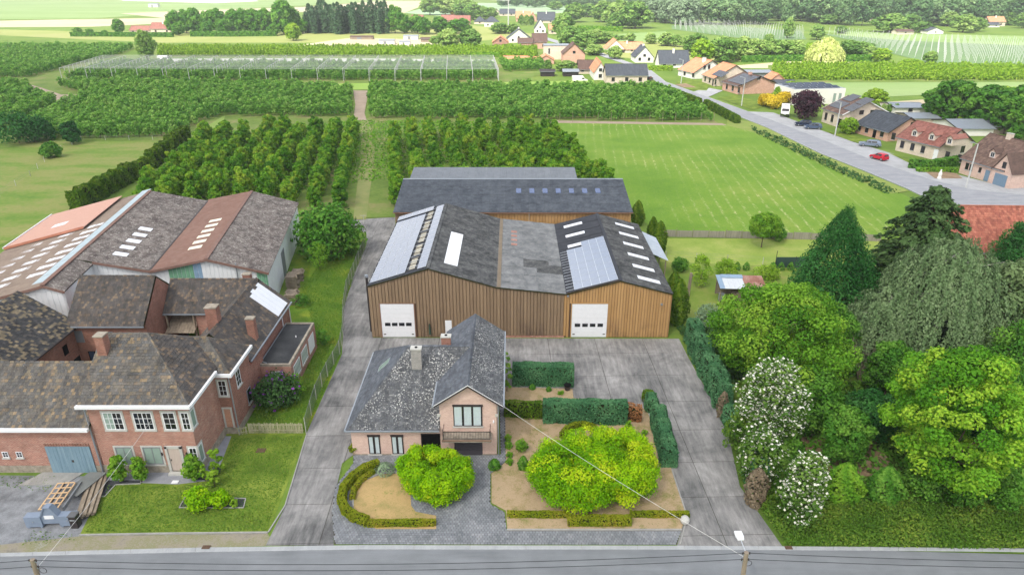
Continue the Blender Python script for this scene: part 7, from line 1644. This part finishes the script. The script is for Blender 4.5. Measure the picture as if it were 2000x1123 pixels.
# ------------------------------------------------------------------ vehicles
m_tyre = M_plain('tyre', L(30,30,32), .8, .2); m_rim = M_plain('rim', L(170,174,178), .35, .5, .6); m_lamp = M_plain('lamp_glass', L(226,226,220), .2, .6); m_tail = M_plain('tail_lamp', L(150,24,20), .3, .5)
def car(label, px, py, heading, paint, kind='hatch', group=None):
    x, y, _ = G(px, py); t = thing('parked_car' if kind != 'camper' else 'camper_van', label, 'car' if kind != 'camper' else 'camper van', (x, y, .135), heading)
    Lc, W, H_ = {'hatch': (4.2, .86, 1.48), 'small': (3.6, .8, 1.45), 'estate': (4.6, .9, 1.46), 'camper': (6.6, 1.1, 2.8), 'van': (5.6, 1.0, 2.5)}[kind]
    if kind in ('camper', 'van'):
        low = [(-.5,.35),(.5,.35),(.5,.42),(.46,.46),(.36,.55),(-.5,.55)]; top = [(-.5,.55),(.36,.55),(.27,.80),(.20,1.0),(-.5,1.0)]
    else: low = [(-.5,.22),(.5,.22),(.5,.42),(.46,.54),(.22,.62),(-.47,.64),(-.5,.5)]; top = [(-.46,.63),(.22,.61),(.06,.96),(-.05,1.0),(-.36,.99),(-.45,.9)]
    def loft(prof, w0, w1, zlo, zhi):
        mb = MB(); pts = []
        for a, b in prof: f = (b-zlo)/max(zhi-zlo, .01); pts.append((a*Lc, b*H_, W*(w0+(w1-w0)*max(0, min(1, f)))))
        n_ = len(pts)
        mb.face([(a, -w_, b) for a, b, w_ in pts]).face([(a, w_, b) for a, b, w_ in pts][::-1])
        for i in range(n_): (a, b, w1_), (c, d, w2_) = pts[i], pts[(i+1) % n_]; mb.face([(a,-w1_,b),(a,w1_,b),(c,w2_,d),(c,-w2_,d)])
        return mb
    pm = M_plain('paint_'+str(len(bpy.data.materials)), paint, .25, .6, .2 if sum(paint[:3]) < 1.2 else 0, var=.04)
    b = loft(low, 1, .97, .2, .62).build('body', pm, t)
    c = loft(top, .96 if kind != 'camper' else 1, .74 if kind not in ('camper', 'van') else .97, .6, 1.0).build('cabin', pm, t)
    if kind in ('camper', 'van'):
        MB().face([(.365*Lc,-W*.85,.57*H_),(.365*Lc,W*.85,.57*H_),(.278*Lc,W*.82,.79*H_),(.278*Lc,-W*.82,.79*H_)]).build('windscreen', m_glass, t)
        for s_ in (-1, 1): MB().face([(.12*Lc,s_*W*1.005,.58*H_),(.30*Lc,s_*W*1.005,.58*H_),(.24*Lc,s_*W*1.005,.76*H_),(.12*Lc,s_*W*1.005,.76*H_)]).build('side_window', m_glass, t)
        if kind == 'camper': MB().box(-.1*Lc,.0,-.5,.5,H_,H_+.08).build('roof_hatch', m_glass, t)
    else:
        for s_ in (-1, 1):
            for a0, a1, a2, a3 in ((-.02,.18,.06,-.02), (-.28,-.04,-.04,-.28)): MB().face([(a0*Lc,s_*W*.955,.65*H_),(a1*Lc,s_*W*.955,.65*H_),(a2*Lc,s_*W*.80,.94*H_),(a3*Lc,s_*W*.80,.94*H_)]).build('side_window', m_glass, t)
            MB().box(.14*Lc,.17*Lc,s_*W*.97,s_*W*1.12,.62*H_,.70*H_).build('mirror', pm, t)
        MB().face([(.215*Lc,-W*.86,.635*H_),(.215*Lc,W*.86,.635*H_),(.075*Lc,W*.72,.945*H_),(.075*Lc,-W*.72,.945*H_)]).build('windscreen', m_glass, t).location = (.03, 0, .02)
        MB().face([(-.462*Lc,W*.8,.68*H_),(-.462*Lc,-W*.8,.68*H_),(-.44*Lc,-W*.7,.92*H_),(-.44*Lc,W*.7,.92*H_)]).build('rear_window', m_glass, t).location = (-.03, 0, .02)
    for s_ in (-1, 1):
        MB().box(.47*Lc,.502*Lc,s_*W*.55,s_*W*.93,.40*H_,.48*H_).build('headlight', m_lamp, t); MB().box(-.504*Lc,-.48*Lc,s_*W*.6,s_*W*.95,.46*H_,.58*H_).build('tail_light', m_tail, t)
        for a in (-.31, .32): w_ = MB().tube((a*Lc, s_*W*.80, .32), (a*Lc, s_*W*1.01, .32), .32, .32, 14).build('tyre', m_tyre, t); MB().tube((a*Lc, s_*W*1.0, .32), (a*Lc, s_*W*1.03, .32), .2, .19, 10).build('rim', m_rim, w_)
    MB().box(.495*Lc,.506*Lc,-.26,.26,.3*H_,.37*H_).build('number_plate', m_white, t); return t
car('red small hatchback parked on the forecourt edge', 1716, 313, R(115), L(196,24,44), 'small')
car('grey-blue estate car before the dormer house', 1698, 287, R(160), L(120,134,152), 'estate')
car('dark blue hatchback parked side by side with a greyer one', 1568, 247, R(170), L(40,52,74), 'hatch')
car('slate blue hatchback beside the darker one', 1587, 253, R(172), L(78,94,118), 'hatch')
car('white camper van beside the copper beech', 1532, 227, R(-110), L(232,232,230), 'camper')
car('white delivery van before the slate-roofed stone house', 1132, 163, R(5), L(234,234,232), 'van')
car('white box truck beside the lone tree', 322, 121, R(3), L(234,234,234), 'van')
car('dark car at the corner of the slate-roofed stone house', 1268, 158, R(60), L(38,42,48), 'hatch')
for k, (px, py, lab) in enumerate(((1448,208,'concrete street lamp pole before the golden shrubs'), (1630,268,'concrete street lamp pole beside the solar house'), (1886,368,'concrete street lamp pole before the gothic house'), (1330,164,'concrete lamp pole at the bare plot'))):
    x, y, _ = G(px, py); t = thing('street_lamp', lab, 'street lamp', (x, y, .1)); MB().tube((0,0,0),(0,0,8.2),.16,.10,8).build('shaft', m_post, t); MB().tube((0,0,8.1),(-1.0,-.1,8.5),.05,.05,6).build('arm', m_post, t); MB().box(-1.6,-.9,-.18,.05,8.42,8.55).build('lamp_head', m_alu, t)
x, y, _ = G(1834, 350); t = thing('statue', 'white garden statue on the corner bed', 'statue', (x, y, .13))
for z0, z1, r0, r1 in ((0,.3,.4,.36),(.3,.9,.26,.34),(.9,1.35,.34,.22),(1.35,1.45,.12,.12),(1.45,1.75,.15,.13)): MB().tube((0,0,z0),(0,0,z1),r0,r1,10).build('body', m_render, t)
x, y, _ = G(993, 66); t = thing('mast', 'tall white steel mast with arms above the village', 'mast', (x, y, 0)); hh = zat(-14, y); MB().tube((0,0,0),(0,0,hh),.45,.28,8).build('shaft', m_post, t); MB().bar((-12,0,hh*.83),(1,0,hh*.80),.35,.3).build('arm', m_post, t)

# ------------------------------------------------------------------ trees of the village and the woods
def proto_set(n, r, h, leafm, seed, ncl=32, per=110, size=.5, base=.08):
    return [dup(mk_broad(seed+k, r, h, ncl, per, size, base=base*h, trunk_r=.22, cr=.34*r, low=-.9), leafm) for k in range(n)]
PR = dict(v=proto_set(4, 3.5, 8, lf['village'], 400), w=proto_set(4, 5.5, 14, lf['wood'], 410, 40, 110, .75), m=proto_set(3, 3.5, 8, lf['mid'], 420), g=proto_set(1, 3, 4, lf['gold'], 430), c=proto_set(1, 4, 7, lf['copper'], 431, 30, 90, .5), y=proto_set(2, 3.5, 8, lf['young'], 433), s=proto_set(2, 5.5, 14, lf['silver'], 436, 40, 110, .75), d=proto_set(2, 4, 12, lf['mid'], 438, 30, 90, .7))
DIM = dict(v=(3.5,8), w=(5.5,14), m=(3.5,8), g=(3,4), c=(4,7), y=(3.5,8), s=(5.5,14), d=(4,12))
NMS = dict(v=('village_tree', 'rounded green tree among the village gardens', 'trees among the village gardens'), w=('woodland_tree', 'tall tree of the wood beyond the village', 'trees of the wood beyond the village'), m=('field_tree', 'dark green tree around the farm in the fields', 'trees around the field farm'), y=('pale_tree', 'pale yellow-green sunlit tree behind the side road houses', 'pale sunlit trees'), s=('silver_willow', 'silvery tall willow at the wood edge', 'silver willows at the wood edge'), d=('dark_tree', 'tall dark green tree in the right-hand grove', 'tall dark grove trees'))
kk = 0
def vt(kind, px, yb, wd, yt, label=None, name=None):
    global kk; kk += 1; x, y, _ = G(px, yb); h = max(2.0, zat(yt, y)); r = wd*mpp(y, h/2)/2; R0, H0 = DIM[kind]; nm = NMS.get(kind)
    plant(name or nm[0], label or nm[1], 'tree', (x, y, 0), PR[kind][kk % len(PR[kind])], None, rz=kk*1.3, sc=(r/R0, r/R0, h/H0), group=None if label else nm[2])
vt('c', 1571, 232, 54, 180, 'dark purple copper beech beside the camper van', 'copper_beech')
vt('g', 1495, 208, 34, 186, 'golden yellow shrub beside the lamp pole', 'golden_shrub'); vt('g', 1530, 203, 32, 182, 'golden yellow shrub behind the copper beech', 'golden_shrub'); vt('g', 1512, 213, 30, 190, 'yellow-green shrub between the golden shrubs', 'golden_shrub'); vt('g', 890, 30, 20, 23, 'golden yellow tree above the red-roofed farm', 'golden_tree')
vt('y', 1655, 262, 36, 232, 'bright green young tree on the bungalow lawn', 'young_tree'); vt('y', 1708, 208, 40, 174, 'bright green young tree behind the solar house', 'young_tree'); vt('v', 289, 118, 36, 64, 'lone dark green tree at the end of the hail net', 'lone_tree'); vt('y', 573, 80, 32, 46, 'round pale green tree before the poplars', 'round_tree')
vt('m', 234, 66, 24, 40, 'blue-grey spruce beside the field farm', 'blue_spruce')
for a in ((345,66,34,24),(365,66,30,22),(382,66,34,20),(405,66,30,26),(425,66,36,20),(440,68,26,40),(460,66,36,22),(480,66,38,20),(500,66,34,22),(520,66,34,20),(535,70,24,48),(555,68,44,6),(570,66,40,14),(405,70,24,45),(350,70,24,47),(592,66,24,40),(772,66,34,14),(152,66,16,55),(176,66,14,57),(205,68,10,60),(790,66,30,32),(815,66,34,32),(830,68,30,36),(860,66,34,36),(890,66,36,40),(905,66,30,38)): vt('m', *a)
for a in ((840,30,40,-6),(870,30,50,-10),(905,34,44,0),(925,40,36,8),(945,38,30,14),(960,36,24,16),(875,96,44,60),(918,94,46,60),(880,94,16,62),(848,88,18,72),(975,66,40,46),(1000,66,30,48),(1018,50,12,30),(1028,50,12,30),(1038,50,12,32),(1100,70,40,30),(1120,44,44,8),(1085,20,30,4),(1150,34,40,10),(1180,44,50,6),(1210,50,60,4),(1240,56,60,6),(1205,56,44,26),(1100,90,30,48),(1118,92,50,54),(1140,96,40,66),(1160,86,44,60),(1180,84,36,64),(1195,84,30,66),(1160,108,40,88),(1130,106,26,94),(1200,116,30,92),(1215,78,20,70),(1230,82,22,66),(1270,86,26,66),(1300,90,36,66),(1320,92,24,70),(1356,108,44,68),(1412,122,56,76),(1108,140,40,120),(1130,140,40,126),(1070,140,18,118),(1450,118,46,76),(1475,118,50,80),(1500,116,50,78),(1525,116,50,80),(1550,114,46,82),(1660,112,50,82),(1685,112,44,84),(1700,114,30,92),(1500,86,20,68),(1538,76,20,38),(1594,78,30,50),(1642,66,24,52),(1815,124,26,102),(1735,64,60,30),(1775,60,40,30),(1800,64,40,44),(1830,40,40,10),(1850,52,36,26),(1880,64,44,30),(1905,62,30,36),(1970,50,30,24),(1995,56,30,28),(1620,48,40,30),(1600,40,50,6)): vt('v', *a)
loc, r, h = size_px(1612, 130, 72, 76); plant('weeping_willow', 'pale yellow weeping willow behind the side road', 'tree', loc, mk_weeping(450, r, h, 420, 14, .9), lf['willow'])
for a in ((1370,124,46,78),(1440,112,40,82),(1580,112,30,84),(1720,122,34,96),(1780,128,40,116),(1545,176,30,160),(1480,180,24,164),(1520,196,24,170),(1560,196,26,172),(1600,200,20,182)): vt('y', *a)
for a in ((1300,46,44,-10),(1325,48,44,-12),(1345,50,40,-6),(1365,46,40,-8),(1280,44,40,-4)): vt('s', *a)
qq = random.Random(4)
for k in range(70): px = 1370 + k*9.2; vt('w', px, 46+qq.uniform(-16, 4) + (px-1370)*.004, 38+qq.uniform(-6, 14), qq.uniform(-16, 2))
for k in range(44): px = 980 + k*7.2; vt('w', px, 14+qq.uniform(-6, 2), 20+qq.uniform(-3, 6), qq.uniform(-8, -4))
for a in ((1838,240,60,158),(1862,236,70,160),(1905,250,60,175),(1940,246,70,178),(1985,242,70,170),(1960,262,60,190),(1990,275,50,205),(1930,228,60,168),(1880,222,60,170),(1820,232,50,175),(1995,232,60,165)): vt('d', *a)
for a in ((1922,235,44,195),(1880,246,24,226),(1965,225,60,172),(1945,215,50,170)): vt('y', *a)
for k in range(5): vt('v', 1700+k*12, 222, 12, 204)
q = random.Random(8); pop = [dup((mk_column(460+k, 2.6, 24, 520, 1.25, .35, .6)[0], trunk_mesh('trunk', 10, .3, None, seed=k)), lf['poplar']) for k in range(3)]
for k in range(23):
    px = 601+k*7.0; x, y, _ = G(px, 66+q.uniform(-1.5, 2)); h = zat(q.uniform(-6, 16) + (8 if k < 3 else 0), y); plant('poplar', 'tall dark poplar in the dense row', 'tree', (x, y, 0), pop[k % 3], None, rz=k, sc=(q.uniform(.9,1.2), q.uniform(.9,1.2), h/24), group='poplars in the dense row')
scatter('far_wood', [G(px, py) for px, py in [(qq.uniform(-500, 2600), qq.uniform(-22, -14)) for _ in range(1500)]], [c for o in bpy.data.objects if o.name in ('woodland_tree', 'woodland_tree.001', 'woodland_tree.002') for c in o.children if c.name.startswith('crown')], .8, 1.4, 9)
# ------------------------------------------------------------------ the passing cloud whose shadow lies over the foreground
CZ = 620.0
def cloud():
    e0, e1 = (-260.0, 372.0), (150.0, 214.0)          # shadow edge on the ground, read from the photograph
    ex = norm((e1[0]-e0[0], e1[1]-e0[1], 0)); rz = math.atan2(ex[1], ex[0]); k = CZ/SUNDIR[2]
    loc = ((e0[0]+e1[0])/2 + SUNDIR[0]*k, (e0[1]+e1[1])/2 + SUNDIR[1]*k, CZ)
    nx, ny, W, D = 40, 34, 1500.0, 1050.0; V = []; F = []; q = random.Random(2)
    def hgt(u, v): return 1-max(abs(2*u-1), abs(2*v-1))**4
    for top in (0, 1):
        for j in range(ny+1):
            for i in range(nx+1):
                u, v = i/nx, j/ny; x, y = (u-.5)*W, 130-v*D; th = 90*hgt(u, v)*(.5+.5*abs(math.sin(u*17)*math.cos(v*13)))
                V.append((x, y, (th+.5 if top else -.25*th-.5)))
    n0 = (nx+1)*(ny+1)
    for j in range(ny):
        for i in range(nx):
            a = j*(nx+1)+i; F.append((a, a+1, a+nx+2, a+nx+1)); b = a+n0; F.append((b+nx+1, b+nx+2, b+1, b))
    for i in range(nx):
        for a in (i, ny*(nx+1)+i): F.append((a, a+n0, a+n0+1, a+1))
    for j in range(ny):
        for a in (j*(nx+1), j*(nx+1)+nx): F.append((a, a+nx+1, a+n0+nx+1, a+n0))
    me = bpy.data.meshes.new('cloud'); me.from_pydata(V, [], F); me.update()
    n = N('cloud_vapour'); co = n.n('ShaderNodeTexCoord'); sp = n.n('ShaderNodeSeparateXYZ'); n.l(co.outputs['Object'], sp.inputs[0])
    f = n.noise(co.outputs['Object'], .006, 4, .6)
    d = n.math('ADD', n.math('MULTIPLY', sp.outputs[1], -1/170.0), n.math('MULTIPLY', n.math('SUBTRACT', f, .5), .6))
    dens = n.ramp(n.math('ADD', n.math('MULTIPLY', d, .5), .25), [(.0, (0,)*3), (.62, (CLOUD_A,)*3)])
    tr = n.n('ShaderNodeBsdfTransparent'); tl = n.n('ShaderNodeBsdfTranslucent'); tl.inputs[0].default_value = (CLOUD_R, CLOUD_R*1.0, CLOUD_R*1.02, 1); mx = n.n('ShaderNodeMixShader')
    n.l(dens, mx.inputs[0]); n.l(tr.outputs[0], mx.inputs[1]); n.l(tl.outputs[0], mx.inputs[2]); n.l(mx.outputs[0], n.out.inputs[0])
    o = put('cloud', me, n.m, None, loc, (0, 0, rz)); o['kind'] = 'structure'
CLOUD_A, CLOUD_R = .58, 1.0
cloud()
# ------------------------------------------------------------------ the air
m = MB(); m.box(-1400, 1400, -60, 1700, -1, 42); n = N('haze'); v = n.n('ShaderNodeVolumePrincipled'); v.inputs['Color'].default_value = (.93, .96, 1, 1); v.inputs['Density'].default_value = .00024; v.inputs['Anisotropy'].default_value = .2
n.l(v.outputs[0], n.out.inputs['Volume']); tag(m.build('haze', n.m), kind='stuff')
